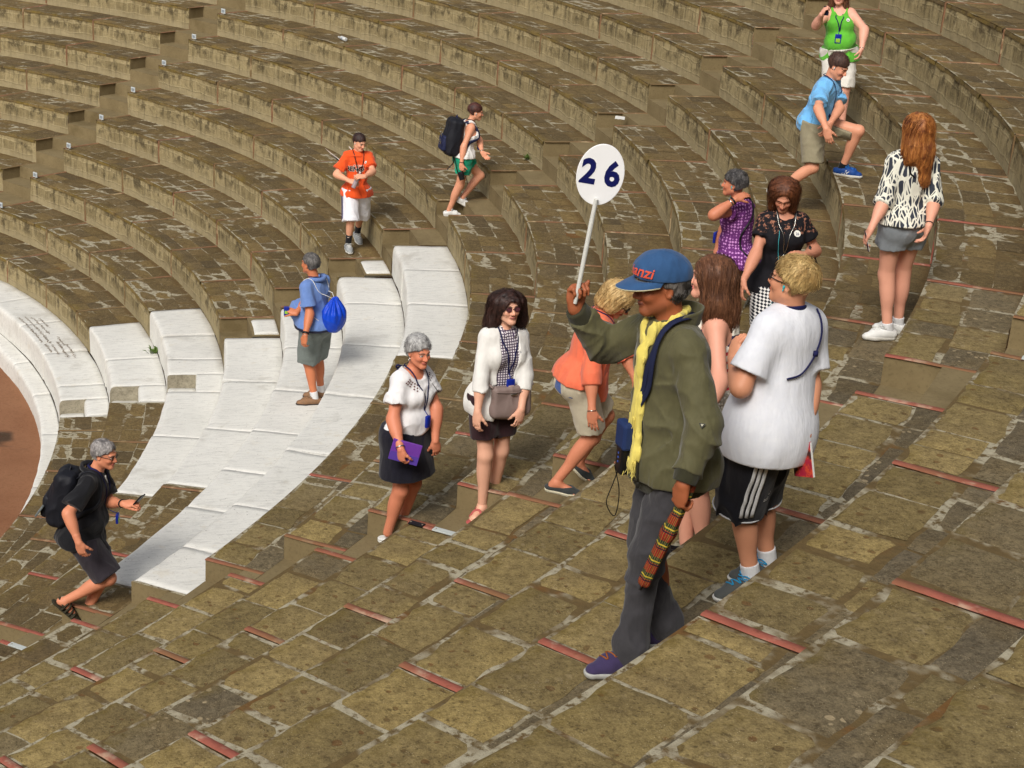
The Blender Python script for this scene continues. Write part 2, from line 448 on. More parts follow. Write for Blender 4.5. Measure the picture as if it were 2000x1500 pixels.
for k in range(-2, NT):
    r0, r1, z, zl = TR(k), TR(k + 1), TZ(k), TZ(k - 1)
    tm = TM()
    mar = [(a * D2, b * D2) for a, b in MARBLE.get(k, [])]
    st = [(a, b) for a, b in stair_angles((r0 + r1) / 2)] if k >= -1 else [stair_angles(r0)[0], stair_angles(r0)[2]]
    if k <= 0: st = [s for i, s in enumerate(st) if not (s[0] < 0 < s[1] + .05 and abs(s[0]) < .2)]
    # full tread and riser outside stairs and marble
    for lo, hi in split(TH0, TH1, mar + st):
        add_riser(tm, k, lo, hi, zl - .02, z - .009, r0)
        pieces = sorted([a for a in strip_angles(k, r0) if lo + .004 < a < hi - .004])
        cuts = [lo] + pieces + [hi]
        for a, b in zip(cuts[:-1], cuts[1:]):
            gp = .03 / r0
            add_tread(tm, k, a + (gp if a != lo else gp), b - gp, r0, r1, z)
    for a in strip_angles(k, r0):
        if any(l - .006 < a < h + .004 for l, h in mar): continue
        add_strip(tm, k, a, r0, r1, zl, z, not any(abs(a - s[0]) < .003 or abs(a - s[1]) < .003 for s in st))
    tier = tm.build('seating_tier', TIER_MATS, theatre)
    # stair cuts: the front half of the tier is lowered by half a rise
    for lo, hi in st:
        if any(l <= lo and hi <= h for l, h in mar): continue
        sm = TM(); rm = (r0 + r1) / 2; zm = (z + zl) / 2
        n = 8
        T, Z = np.meshgrid(np.linspace(lo, hi, n), np.linspace(zl - .02, zm, 4), indexing='ij')
        P = pol(r0, T, Z); sm.grid(pol(r0 + vnoise(P * 4, 2) * .006, T, Z), np.stack([T * r0, Z], -1), 4)
        for ra, rb, zt in ((r0, rm, zm), (rm, r1 + .01, z)):
            T, R = np.meshgrid(np.linspace(lo, hi, n), np.linspace(ra, rb, 5), indexing='ij')
            P = pol(R, T, zt); sm.grid(pol(R, T, zt + vnoise(P * 5, 3) * .003), np.stack([T * r0, R], -1), 4, flip=True)
        T, Z = np.meshgrid(np.linspace(lo, hi, n), np.linspace(zm, z, 3), indexing='ij')
        sm.grid(pol(rm, T, Z), np.stack([T * r0, Z], -1), 4)
        end_face(sm, lo, r0, rm, zm - .02, z, 1); end_face(sm, hi, r0, rm, zm - .02, z, -1)
        sm.build('stair_step', TIER_MATS, tier)

# ---- marble slabs
def marble_slab(k, lo, hi, r0, r1, z0, z1, notch_lo=False, name='marble_slab', rough_front=0.0):
    """a block with a rounded nosing; angles lo..hi"""
    rm = (r0 + r1) / 2; g = rnd.uniform(.003, .008) / rm
    lo, hi = lo + g, hi - g
    dz = rnd.uniform(-.006, .006)
    bv = rnd.uniform(.02, .05)
    prof = [(0, z0 - z1), (0, -bv * 2.2), (bv * .12, -bv), (bv * .45, -bv * .35), (bv, -bv * .08), (bv * 2, 0)]
    rr = np.array([r0 + a for a, b in prof] + list(np.linspace(r0 + bv * 3, r1 - .012, 7)) + [r1 - .004, r1 - .004])
    zz = np.array([z1 + b for a, b in prof] + [z1] * 7 + [z1 - .012, z0])
    n = max(4, int((hi - lo) * rm / .07))
    tt = np.linspace(lo, hi, n + 1)
    tt = np.concatenate([[tt[0]], tt, [tt[-1]]])
    T = np.repeat(tt[:, None], len(rr), 1); R = np.repeat(rr[None], len(tt), 0).copy(); Z = np.repeat(zz[None], len(tt), 0).copy()
    topm = Z > z1 - bv * 2
    P = pol(R, T, Z)
    sd = rnd.randint(0, 99)
    Z = Z + topm * (vnoise(P * 1.6, sd) * .012 + vnoise(P * 6, sd + 1) * .004 + dz)
    R = R + (np.arange(len(rr)) < 5)[None] * (vnoise(P * 3, sd + 2) * .008 + vnoise(P * 11, sd + 3) * .005)
    # ends: bevelled edge, then the end face drawn in to the bottom
    for i, s in ((0, 1), (-1, -1)):
        Z[i] = Z[i] - .008 * topm[i]
        T[i] = T[i] - s * .004 / rm
    P = pol(R, T, Z).reshape(-1, 3); nu, nv = T.shape
    idx = np.arange(nu * nv).reshape(nu, nv)
    F = [tuple(q[::-1]) for q in np.stack([idx[:-1, :-1], idx[1:, :-1], idx[1:, 1:], idx[:-1, 1:]], -1).reshape(-1, 4)]
    F.append(tuple(idx[0])); F.append(tuple(idx[-1][::-1]))
    me = mesh_np(name, P, F)
    o = link_mesh(name, me, theatre, [M_MARBLE, M_ROUGH])
    me.polygons[len(F) - 1].use_smooth = False; me.polygons[len(F) - 2].use_smooth = False
    if notch_lo: me.polygons[len(F) - 2].material_index = 1
    return o

for k, rngs in MARBLE.items():
    for a, b in rngs:
        lo, hi = a * D2, b * D2
        r0, r1 = TR(k), TR(k + 1)
        z0, z1 = (FLOOR_Z - .1 if k == -3 else TZ(k - 1)), TZ(k)
        cuts = []
        if k in (-2, -1, 0):       # half-height steps of the old stair
            nl = {-2: -2.6, -1: -5.2, 0: -8.4}[k] * D2; nh = {-2: .4, -1: -2.5, 0: -5.5}[k] * D2
            rm_ = (r0 + r1) / 2; zm = (z0 + z1) / 2
            marble_slab(k, nl, nh, r0, rm_ - .002, z0, zm, name='marble_step')
            marble_slab(k, nl, nh, rm_, r1, z0, z1, name='marble_step')
            cuts = [(nl, nh)]
        for l, h in split(lo, hi, cuts):
            t = h
            while t > l + 1e-5:
                L = rnd.uniform(.85, 1.7) / r0
                e = t - L
                if e - l < .5 / r0: e = l
                marble_slab(k, e, t, r0, r1, z0, z1, notch_lo=(e == l))
                t = e
# small marble steps lying in the rear half of the stair
for k in (1, 3):
    lo, hi = stair_angles(TR(k) + S * .75)[1]
    marble_slab(k, lo + .004, hi - .012, TR(k) + S * .52, TR(k) + S * .99, TZ(k) - .02, TZ(k) + .022, name='marble_step')
# low marble kerb with a broken, pieced run on the near side
for a, b, w in ((-20.5, -14.2, .22), (-27, -20.8, .20), (-34, -27.2, .16), (-42, -34.2, .15)):
    marble_slab(-3, a * D2, b * D2, TR(-3) + .02, TR(-3) + .02 + w, FLOOR_Z - .1, TZ(-3) - .02, name='marble_kerb')

# ---- orchestra floor
def mat_earth():
    g = NG('orchestra_earth'); p = g.pos()
    n1 = g.noise(p, 1.1, 4, .6); n2 = g.noise(p, 30, 4, .7)
    c = g.mix(n1, srgb(116, 74, 48), srgb(152, 110, 80))
    c = g.mix(g.rng(n2, .45, .75, 0, .5), c, srgb(104, 66, 40))
    c = g.mix(g.rng(g.noise(p, .8, 3, .6, .5), .57, .63), c, srgb(66, 44, 24))
    c = g.mix(g.math('MULTIPLY', g.rng(g.noise(p, .8, 3, .6, .5), .60, .66), g.rng(g.noise(p, 2.3, 3), .50, .58)), c, srgb(178, 62, 12))
    return g.out(c, g.rng(g.noise(p, .8, 3, .6, .5), .55, .62, .9, .35), g.bump(n2, .4, .01))
me = mesh_np('ground', np.array([[-900, -900, FLOOR_Z], [900, -900, FLOOR_Z], [900, 900, FLOOR_Z], [-900, 900, FLOOR_Z]], float), [(0, 1, 2, 3)], False)
tag(link_mesh('ground', me, None, [mat_earth()]), kind='structure')

# ---- outer wall that closes the top tier
tm = TM()
T, Z = np.meshgrid(np.linspace(TH0, TH1, 120), np.linspace(TZ(NT - 1) - .05, TZ(NT - 1) + 3.2, 10), indexing='ij')
tm.grid(pol(TR(NT), T, Z), np.stack([T * TR(NT), Z], -1), 2)
T, R = np.meshgrid(np.linspace(TH0, TH1, 120), np.linspace(TR(NT), TR(NT) + .9, 3), indexing='ij')
tm.grid(pol(R, T, TZ(NT - 1) + 3.2 + 0 * R), np.stack([T * TR(NT), R], -1), 1, flip=True)
tm.build('outer_wall', TIER_MATS, theatre)

# ---- pits where bronze letters were once set into the marble
def pits():
    rg = np.random.default_rng(5); parts = []; z = TZ(-2) + .012; rows = [(.10, 12.6, 18.9), (.19, 12.2, 18.6), (.28, 14.2, 18.3), (.36, 11.4, 13.4), (.36, 15.6, 17.9), (.20, 9.6, 11.8), (.30, 8.9, 12.2), (.40, 8.6, 11.6), (.12, 10.2, 12.0)]
    for dr, a0, a1 in rows:
        a = a0
        while a < a1:
            r = TR(-2) + dr + rg.normal(0, .006); t = math.radians(a); c = np.array([r * math.cos(t), r * math.sin(t), z])
            L, w, ph = rg.uniform(.012, .034), rg.uniform(.004, .008), t + rg.choice([0, 1.57, .7, -.7]) + rg.normal(0, .15)
            d = np.array([math.cos(ph), math.sin(ph), 0]) * L; n = np.array([-math.sin(ph), math.cos(ph), 0]) * w
            k = len(parts) * 6; parts.append(np.array([c - d, c - d * .5 + n, c + d * .6 + n * .8, c + d, c + d * .5 - n, c - d * .5 - n * .9]))
            a += rg.uniform(.10, .22)
    V = np.concatenate(parts); F = [tuple(range(i * 6, i * 6 + 6))[::-1] for i in range(len(parts))]
    g = NG('letter_socket'); p = g.pos(); c = g.mix(g.noise(p, 30, 3), srgb(84, 66, 46), srgb(140, 116, 88))
    link_mesh('inscription_pits', mesh_np('inscription_pits', V, F, False), theatre, [g.out(c, .95)])
pits()
# ------------------------------------------------------------------ surfaces from distance fields (bodies, clothes, hair)
def V3(*a): return np.array(a if len(a) > 1 else a[0], float)
def nrm(v): v = np.asarray(v, float); return v / (np.linalg.norm(v) + 1e-12)
def perp(v, ref):
    """ref made perpendicular to v, unit"""
    v = nrm(v); return nrm(ref - v * np.dot(v, ref))
def lerp(a, b, t): return a + (b - a) * t

class Field:
    """a distance field: smoothly joined cones, ellipsoids and boxes, then clipped by planes"""
    def __init__(self): self.p = []; self.clips = []; self.disp = None
    def cone(self, a, b, r1, r2, k=.02, flat=None, clip=(), op='u'):
        self.p.append(('c', V3(a), V3(b), r1, r2, k, flat, clip, op)); return self
    def ell(self, c, ax, r, k=.02, clip=(), op='u'):
        self.p.append(('e', V3(c), np.array(ax, float), V3(r), None, k, None, clip, op)); return self
    def box(self, c, ax, r, rad=.01, k=.005, clip=(), op='u'):
        self.p.append(('b', V3(c), np.array(ax, float), V3(r), rad, k, None, clip, op)); return self
    def clip(self, pt, n): self.clips.append((V3(pt), nrm(n))); return self
    def one(self, q, P):
        t = q[0]
        if t == 'c':
            a, b, r1, r2 = q[1], q[2], q[3], q[4]
            A = P - a; ab = b - a
            if q[6] is not None:
                ax, ratio = q[6]; u = A @ ax; A = A - ax * (u * (1 - 1 / ratio))[..., None]
                ab = ab - ax * (ab @ ax) * (1 - 1 / ratio)
            h = np.clip(A @ ab / (ab @ ab + 1e-12), 0, 1)
            d = np.linalg.norm(A - h[..., None] * ab, axis=-1) - (r1 + (r2 - r1) * h)
            if q[6] is not None: d = d * min(1.0, q[6][1])
        else:
            L = (P - q[1]) @ q[2].T
            if t == 'e':
                k0 = np.linalg.norm(L / q[3], axis=-1); k1 = np.linalg.norm(L / q[3] ** 2, axis=-1)
                d = k0 * (k0 - 1) / (k1 + 1e-9)
            else:
                w = np.abs(L) - (q[3] - q[4])
                d = np.linalg.norm(np.maximum(w, 0), axis=-1) + np.minimum(w.max(-1), 0) - q[4]
        for pt, n in q[7]: d = np.maximum(d, (P - pt) @ n)
        return d
    @staticmethod
    def comb(d, e, q):
        k, op = q[5], q[8]
        if op == 's': e = -e
        if k > 0:
            h = np.maximum(k - np.abs(d - e), 0) / k
            return (np.minimum(d, e) - h * h * k * .25) if op == 'u' else (np.maximum(d, e) + h * h * k * .25)
        return np.minimum(d, e) if op == 'u' else np.maximum(d, e)
    def __call__(self, P, disp=True):
        d = np.full(P.shape[:-1], 9.0)
        for q in self.p: d = self.comb(d, self.one(q, P), q)
        if disp and self.disp is not None: d = d + self.disp(P)
        for pt, n in self.clips: d = np.maximum(d, (P - pt) @ n)
        return d
    def grad(self, P, e=.002):
        g = np.stack([self(P + np.eye(3)[i] * e, False) - self(P - np.eye(3)[i] * e, False) for i in range(3)], -1) / (2 * e)
        return g
    def stick(self, P, off=.003, it=6):
        """move points onto the surface, off metres outside it"""
        P = np.array(P, float)
        for _ in range(it):
            d = self(P, False) - off; g = self.grad(P)
            P = P - (d / np.maximum((g * g).sum(-1), .2))[..., None] * g
        return P
    def trace(self, P, d, off=.003, far=.35):
        """slide points against direction d until they lie off metres above the surface"""
        P = np.array(P, float) + d * far
        for _ in range(40): P = P - d * np.clip((self(P, True) - off) * .8, -.02, .05)[..., None]
        return P
    def bounds(self):
        lo, hi = [], []
        for q in self.p:
            if q[8] != 'u': continue
            if q[0] == 'c':
                r = max(q[3], q[4]) * (max(1, q[6][1]) if q[6] is not None else 1)
                lo.append(np.minimum(q[1], q[2]) - r); hi.append(np.maximum(q[1], q[2]) + r)
            else:
                e = np.abs(q[2].T) @ q[3]; lo.append(q[1] - e); hi.append(q[1] + e)
        return np.min(lo, 0) - .03, np.max(hi, 0) + .03
    def mesh(self, h=.007, smooth=1):
        """sparse surface nets; returns vertices, quads"""
        lo, hi = self.bounds(); B = 8; bs = B * h
        nb = np.ceil((hi - lo) / bs).astype(int)
        I = np.stack(np.meshgrid(*[np.arange(n) for n in nb], indexing='ij'), -1).reshape(-1, 3)
        C = lo + (I + .5) * bs
        dq = [self.one(q, C) for q in self.p]
        d = np.full(len(C), 9.0)
        for q, e in zip(self.p, dq): d = self.comb(d, e, q)
        rad = bs * .87
        act = np.abs(d) < rad * 1.6 + .02
        for pt, n in self.clips: act &= ((C - pt) @ n) < rad * 1.2
        I = I[act]; C = C[act]; d = d[act]; dq = [e[act] for e in dq]
        g = np.arange(B + 1) * h
        off = np.stack(np.meshgrid(g, g, g, indexing='ij'), -1)
        P = (lo + I * bs)[:, None, None, None, :] + off
        D = np.full(P.shape[:-1], 9.0)
        for q, e in zip(self.p, dq):
            if q[8] == 'u': m = e < d + 2.6 * rad + q[5]
            else: m = (e < rad * 1.5 + q[5]) if q[8] == 's' else np.ones(len(e), bool)
            if m.any(): D[m] = self.comb(D[m], self.one(q, P[m]), q)
        if self.disp is not None: D = D + self.disp(P)
        for pt, n in self.clips: D = np.maximum(D, (P - pt) @ n)
        ins = D < 0
        corners = [(i, j, k) for i in (0, 1) for j in (0, 1) for k in (0, 1)]
        cnt = sum(ins[:, i:B + i, j:B + j, k:B + k].astype(int) for i, j, k in corners)
        cell = (cnt > 0) & (cnt < 8)
        ci = np.argwhere(cell)
        acc = np.zeros((len(ci), 3)); num = np.zeros(len(ci))
        b, x, y, z = ci.T
        for a in corners:
            for ax in range(3):
                if a[ax]: continue
                c = list(a); c[ax] = 1
                v0 = D[b, x + a[0], y + a[1], z + a[2]]; v1 = D[b, x + c[0], y + c[1], z + c[2]]
                m = (v0 < 0) != (v1 < 0)
                t = np.where(m, v0 / np.where(m, v0 - v1, 1), 0)
                pt = np.array(a, float)[None] + np.eye(3)[ax] * t[:, None]
                acc += pt * m[:, None]; num += m
        Vt = (acc / num[:, None] + ci[:, 1:]) * h + (lo + I * bs)[b]
        dims = nb * B + 2
        def key(G): return (G[..., 0] * dims[1] + G[..., 1]) * dims[2] + G[..., 2]
        G = I[b] * B + ci[:, 1:]
        kk = key(G); order = np.argsort(kk); ks = kk[order]
        def look(Q):
            q = key(Q); pos = np.clip(np.searchsorted(ks, q), 0, len(ks) - 1)
            ok = (ks[pos] == q) & (Q >= 0).all(-1)
            return np.where(ok, order[pos], -1)
        F = []
        for ax in range(3):
            sl0 = [slice(0, B)] * 3; sl1 = [slice(0, B)] * 3; sl1[ax] = slice(1, B + 1)
            a = ins[:, sl0[0], sl0[1], sl0[2]]; c = ins[:, sl1[0], sl1[1], sl1[2]]
            e = np.argwhere(a != c)
            if not len(e): continue
            g0 = I[e[:, 0]] * B + e[:, 1:]
            u, w = [(1, 2), (2, 0), (0, 1)][ax]
            du = np.eye(3, dtype=int)[u]; dw = np.eye(3, dtype=int)[w]
            q = np.stack([look(g0), look(g0 - du), look(g0 - du - dw), look(g0 - dw)], -1)
            fl = a[tuple(e.T)]
            q[~fl] = q[~fl][:, ::-1]
            F.append(q[(q >= 0).all(-1)])
        F = np.concatenate(F)
        for _ in range(smooth):          # relax, then put back on the surface
            s = np.zeros_like(Vt); n = np.zeros(len(Vt))
            for i in range(4):
                np.add.at(s, F[:, i], Vt[F[:, (i + 1) % 4]]); np.add.at(n, F[:, i], 1)
                np.add.at(s, F[:, i], Vt[F[:, (i + 3) % 4]]); np.add.at(n, F[:, i], 1)
            Vt = lerp(Vt, s / np.maximum(n, 1)[:, None], .6)
        return Vt, F

def obj_mesh(name, VF, mats, parent, col=None, smooth=True):
    if isinstance(VF, list):
        n = 0; Vs, Fs = [], []
        for v, f in VF: Vs.append(v); Fs.append(f + n); n += len(v)
        VF = (np.concatenate(Vs), np.concatenate(Fs))
    me = mesh_np(name, VF[0], VF[1], smooth)
    if col is not None:
        c = col(VF[0]) if callable(col) else col
        at = me.color_attributes.new('tint', 'FLOAT_COLOR', 'POINT')
        at.data.foreach_set('color', np.concatenate([c, np.ones((len(c), 1))], 1).astype(np.float32).ravel())
    return link_mesh(name, me, parent, mats if isinstance(mats, (list, tuple)) else [mats])

def tube(P, r, n=6, closed=False, flat=None):
    """a swept tube through points; r may vary; flat=(normals, thickness ratio) gives a strap"""
    P = np.asarray(P, float); m = len(P)
    r = np.broadcast_to(np.asarray(r, float), (m,))
    T = np.gradient(P, axis=0) if not closed else np.roll(P, -1, 0) - np.roll(P, 1, 0)
    T /= np.linalg.norm(T, axis=1, keepdims=True) + 1e-9
    if flat is not None: N = np.asarray(flat[0], float); N = N - T * (N * T).sum(1, keepdims=True)
    else:
        N = np.zeros_like(P); ref = V3(0, 0, 1) if abs(T[0, 2]) < .9 else V3(1, 0, 0)
        v = perp(T[0], ref)
        for i in range(m): v = perp(T[i], v); N[i] = v
    N /= np.linalg.norm(N, axis=1, keepdims=True) + 1e-9
    Bn = np.cross(T, N); a = np.arange(n) * 2 * np.pi / n
    rt = flat[1] if flat is not None else 1.0
    R = P[:, None] + (N[:, None] * (np.sin(a) * rt)[None, :, None] + Bn[:, None] * np.cos(a)[None, :, None]) * r[:, None, None]
    idx = np.arange(m * n).reshape(m, n); j = np.roll(idx, -1, 1)
    if closed: F = np.stack([idx, j, np.roll(j, -1, 0), np.roll(idx, -1, 0)], -1).reshape(-1, 4)
    else: F = np.stack([idx[:-1], j[:-1], j[1:], idx[1:]], -1).reshape(-1, 4)
    V = R.reshape(-1, 3)
    if not closed:
        V = np.concatenate([V, P[:1], P[-1:]]); c0, c1 = m * n, m * n + 1
        F = np.concatenate([F, np.stack([j[0], idx[0], np.full(n, c0), np.full(n, c0)], -1), np.stack([idx[-1], j[-1], np.full(n, c1), np.full(n, c1)], -1)])
    return V, F

def curve_pts(P, n=24):
    """Catmull-Rom through control points"""
    P = np.asarray(P, float); Q = np.concatenate([[2 * P[0] - P[1]], P, [2 * P[-1] - P[-2]]]); out = []
    seg = len(P) - 1; per = max(2, n // seg)
    for i in range(seg):
        a, b, c, d = Q[i:i + 4]
        for t in np.arange(per) / per:
            out.append(.5 * ((2 * b) + (c - a) * t + (2 * a - 5 * b + 4 * c - d) * t * t + (3 * b - a - 3 * c + d) * t ** 3))
    out.append(P[-1]); return np.array(out)

def tris_ok(F):
    """quads with a doubled corner become triangles in python lists"""
    return [tuple(dict.fromkeys(map(int, f))) for f in F]

def obj_list(name, parts, mats, parent, smooth=True):
    """parts: [(V, F, material index)] joined as one mesh; handles triangles"""
    Vs, Fs, Ms, n = [], [], [], 0
    for p in parts:
        v, f, mi = (*p, 0)[:3] if len(p) == 2 else p
        Vs.append(np.asarray(v, float))
        for q in f:
            q = tuple(dict.fromkeys(int(i) + n for i in q))
            if len(q) > 2: Fs.append(q); Ms.append(mi)
        n += len(v)
    me = mesh_np(name, np.concatenate(Vs), Fs, smooth)
    me.polygons.foreach_set('material_index', np.array(Ms, np.int32))
    return link_mesh(name, me, parent, mats if isinstance(mats, (list, tuple)) else [mats])

def rbox(c, ax, r, bev=.004):
    """bevelled box as V, F (ax rows = axes, r half sizes)"""
    bm = bmesh.new(); bmesh.ops.create_cube(bm, size=2)
    for v in bm.verts: v.co = Vector((v.co.x * r[0], v.co.y * r[1], v.co.z * r[2]))
    if bev: bmesh.ops.bevel(bm, geom=bm.edges[:], offset=bev, segments=2, profile=.5, affect='EDGES')
    bm.verts.index_update()
    Vv = np.array([v.co[:] for v in bm.verts]) @ np.array(ax) + V3(c)
    F = [tuple(v.index for v in f.verts) for f in bm.faces]; bm.free()
    return Vv, F

def text_mesh(s, size, depth=.0015, bold=0.0):
    cu = bpy.data.curves.new('lettering', 'FONT'); cu.body = s; cu.size = size; cu.align_x = 'CENTER'; cu.align_y = 'CENTER'
    cu.offset = bold; cu.resolution_u = 3
    o = bpy.data.objects.new('lettering', cu); COL.objects.link(o)
    dg = bpy.context.evaluated_depsgraph_get(); me = bpy.data.meshes.new_from_object(o.evaluated_get(dg))
    V = np.array([v.co[:] for v in me.vertices]); F = [tuple(p.vertices) for p in me.polygons]
    bpy.data.objects.remove(o); bpy.data.curves.remove(cu); bpy.data.meshes.remove(me)
    return V, F

# ------------------------------------------------------------------ materials for people
def mat_skin():
    g = NG('skin'); a = g.attr('tint'); p = g.pos()
    c = g.mix(g.math('MULTIPLY', g.noise(p, 60, 3), .35), a.outputs['Color'], g.mix(1.0, a.outputs['Color'], (.88, .80, .76), 'MULTIPLY'))
    return g.out(c, .52, g.bump(g.noise(p, 180, 2), .12, .002), Specular_IOR_Level=.35, Subsurface_Weight=.0)

def mat_cloth(name, c, c2=None, rough=.9, scale=350, bump=.25, fold=.35):
    g = NG(name); p = g.pos()
    n = g.noise(p, 26, 4, .6); w = g.noise(p, scale, 2)
    c2 = c2 or tuple(x * .80 for x in c)
    col = g.mix(n, c, c2)
    f = g.noise(g.map(p, (6, 6, 2.0)), 2.2, 3, .5, .15)
    b = g.bump(f, fold, .03); b = g.bump(w, bump, .001, b)
    return g.out(col, rough, b, Sheen_Weight=.15)

def mat_plain(name, c, rough=.5, metal=0.0, c2=None, scale=30):
    g = NG(name); p = g.pos()
    col = g.mix(g.noise(p, scale, 3), c, c2 or tuple(x * .82 for x in c))
    return g.out(col, rough, None, Metallic=metal)

def mat_hair(name, c1, c2, c3=None, axis=(70, 70, 9), rough=.55):
    g = NG(name); p = g.pos()
    s = g.noise(g.map(p, axis), 1.0, 4, .7, .5); l = g.noise(p, 16, 3)
    c = g.mix(g.rng(s, .3, .7), c1, c2)
    if c3: c = g.mix(g.rng(l, .45, .7), c, c3)
    return g.out(c, rough, g.bump(s, .8, .006), Specular_IOR_Level=.4)

M_SKIN = mat_skin()
_MC = {}
def MC(name, rgb, **kw):
    k = (name, rgb, tuple(sorted(kw.items())))
    if k not in _MC: _MC[k] = mat_cloth(name, srgb(*rgb), **kw)
    return _MC[k]
def MP(name, rgb, **kw):
    k = ('p', name, rgb, tuple(sorted(kw.items())))
    if k not in _MC: _MC[k] = mat_plain(name, srgb(*rgb), **kw)
    return _MC[k]

# ------------------------------------------------------------------ anatomy
class Body:
    """joints (dict of 3-vectors in the person's own frame: x right, y away, z up) and body measures"""
    def __init__(s, J, h, g=1.0, fem=False, belly=0.0, bust=0.0, arm=1.0, leg=1.0, skin=(205, 150, 120), fc=None, fp=None, fh=None):
        s.J = {}
        for k, v in J.items():
            if len(v) == 2: s.J[k + 'L'], s.J[k + 'R'] = V3(v[0]), V3(v[1])
            else: s.J[k] = V3(v)
        s.s = h / 1.75; s.g = g; s.fem = fem; s.belly = belly; s.bust = bust; s.arm = arm; s.leg = leg
        s.skin = np.array(srgb(*skin)); J = s.J
        s.pel = J['Pel']; s.nk = J['Nk']; s.up = nrm(s.nk - s.pel)
        s.lc = perp(s.up, J['ShL'] - J['ShR']); s.fc = nrm(np.cross(s.lc, s.up))          # chest: left, forward
        s.lp = perp(s.up * .5 + V3(0, 0, 1), J['HipL'] - J['HipR']); s.fp = nrm(np.cross(s.lp, V3(0, 0, 1) * .5 + s.up * .5))
        s.hd = J['Hd']; f = nrm(fh); s.hu0 = nrm(s.hd - s.nk + V3(0, 0, .1))
        s.hf = f; up = V3(0, 0, 1) if fh is not None else s.hu0
        s.hl = nrm(np.cross(up, f)); s.hu = nrm(np.cross(f, s.hl))
    def torso(s, F, t=0.0, k=.05, lower=True, tight=1.0):
        sc, g = s.s, s.g; axp = np.array([s.lp, s.fp, nrm(np.cross(s.lp, s.fp))]); axc = np.array([s.lc, s.fc, s.up]); w = .94 if s.fem else 1.0
        axm = np.array([nrm(s.lp + s.lc), nrm(s.fp + s.fc), s.up])
        L = np.linalg.norm(s.nk - s.pel); at = lambda f: s.pel + s.up * (L * f)
        hw = 1.08 if s.fem else .98
        if lower:
            F.ell(s.pel + V3(0, 0, .01) - s.fp * .012, axp, (.168 * sc * g * hw + t, .118 * sc * g + t, .125 * sc + t), k)
            F.ell(s.pel - s.fp * .045 * sc - V3(0, 0, .045 * sc), axp, (.145 * sc * g * hw + t, .085 * sc * g + t, .095 * sc + t), k)
        F.ell(at(.33) + s.fc * .01, axm, (.140 * sc * g * (.95 if s.fem else 1) + t, .108 * sc * g + t, .15 * sc + t), k)
        if s.belly: F.ell(at(.26) + s.fc * (.05 + .05 * s.belly) * sc, axm, ((.135 + .02 * s.belly) * sc * g + t, (.085 + .055 * s.belly) * sc + t, .135 * sc + t), k)
        F.ell(at(.66), axc, (.163 * sc * w * (.5 + .5 * g) + t, .112 * sc * (.5 + .5 * g) + t, .175 * sc + t), k)
        F.ell(at(.80), axc, (.165 * sc * w + t, .090 * sc + t, .10 * sc + t), k)
        if s.bust:
            for q in (-1, 1): F.ell(at(.64) + s.lc * q * .075 * sc + s.fc * .085 * sc, axc, (.068 * sc + t, (.045 + .03 * s.bust) * sc + t, .068 * sc + t), k)
        for q in ('ShL', 'ShR'):
            F.cone(s.nk - s.up * .035 * sc, lerp(s.nk, s.J[q], .86), .050 * sc + t, .052 * sc + t, k * .9)
        return F
    def neck(s, F, t=0.0):
        sc = s.s; F.cone(s.nk - s.up * .05 * sc, s.hd - s.hu * .05 * sc - s.hf * .022 * sc, (.060 if not s.fem else .052) * sc + t, (.054 if not s.fem else .046) * sc + t, .03); return F
    def upper_arm(s, F, q, t=0.0, f=1.0, k=.035, flare=0.0, clip=False):
        sc, a = s.s, s.arm; S, E = s.J['Sh' + q], s.J['El' + q]; e = lerp(S, E, f)
        cl = [(e, nrm(E - S))] if clip else ()
        if clip: e = lerp(S, E, f + .12)
        F.cone(S - s.up * .008 * sc, e, .047 * sc * a + t * .85, lerp(.049, .041, f) * sc * a + t + flare, k, None, cl); return F
    def forearm(s, F, q, t=0.0, f=1.0, k=.03, clip=False, flare=0.0):
        sc, a = s.s, s.arm; E, W = s.J['El' + q], s.J['Wr' + q]; e = lerp(E, W, f)
        cl = [(e, nrm(W - E))] if clip else ()
        if clip: e = lerp(E, W, f + .12)
        F.cone(E, e, .041 * sc * a + t, lerp(.041, .027, f) * sc * a + t + flare, k, None, cl)
        F.ell(lerp(E, W, .24), np.array([nrm(W - E), perp(W - E, V3(0, 0, 1)), nrm(np.cross(W - E, perp(W - E, V3(0, 0, 1))))]), (.10 * sc, .044 * sc * a + t, .044 * sc * a + t), k, cl)
        return F
    def leg_prims(s, F, q, t=0.0, f0=0.0, f1=2.0, k=.035, flare=0.0, clip=True, back=0.0):
        """leg from the hip down to f1 (1 = knee, 2 = ankle)"""
        sc, a = s.s, s.leg; H, K, A = s.J['Hip' + q], s.J['Kn' + q], s.J['An' + q]
        if 1 < f1 <= 1.3: K = lerp(H, K, f1); f1 = 1.0
        cut = lerp(H, K, f1) if f1 <= 1 else lerp(K, A, f1 - 1); dn = nrm(K - H) if f1 <= 1 else nrm(A - K)
        cl = [(cut, dn)] if (clip and f1 < 2) else ()
        if clip and f1 <= 1:
            e = lerp(H, K, f1 + .22); F.cone(H, e, .088 * sc * a * (.6 + .4 * s.g) + t, lerp(.088, .056, f1) * sc * a + t + flare * 1.15, k, None, cl)
        else: F.cone(H, K, .088 * sc * a * (.6 + .4 * s.g) + t, .056 * sc * a + t + flare * min(1, 1 / max(f1, .3)), k)
        if f1 > 1:
            F.cone(K, A, .055 * sc * a + t + flare * .5, .037 * sc * a + t + flare * .9, k, None, cl)
            bk = perp(A - K, -s.fp)
            F.ell(lerp(K, A, .28) + bk * .020 * sc, np.array([nrm(A - K), bk, nrm(np.cross(A - K, bk))]), (.135 * sc, .047 * sc * a + t, .050 * sc * a + t), k, cl)
        return F
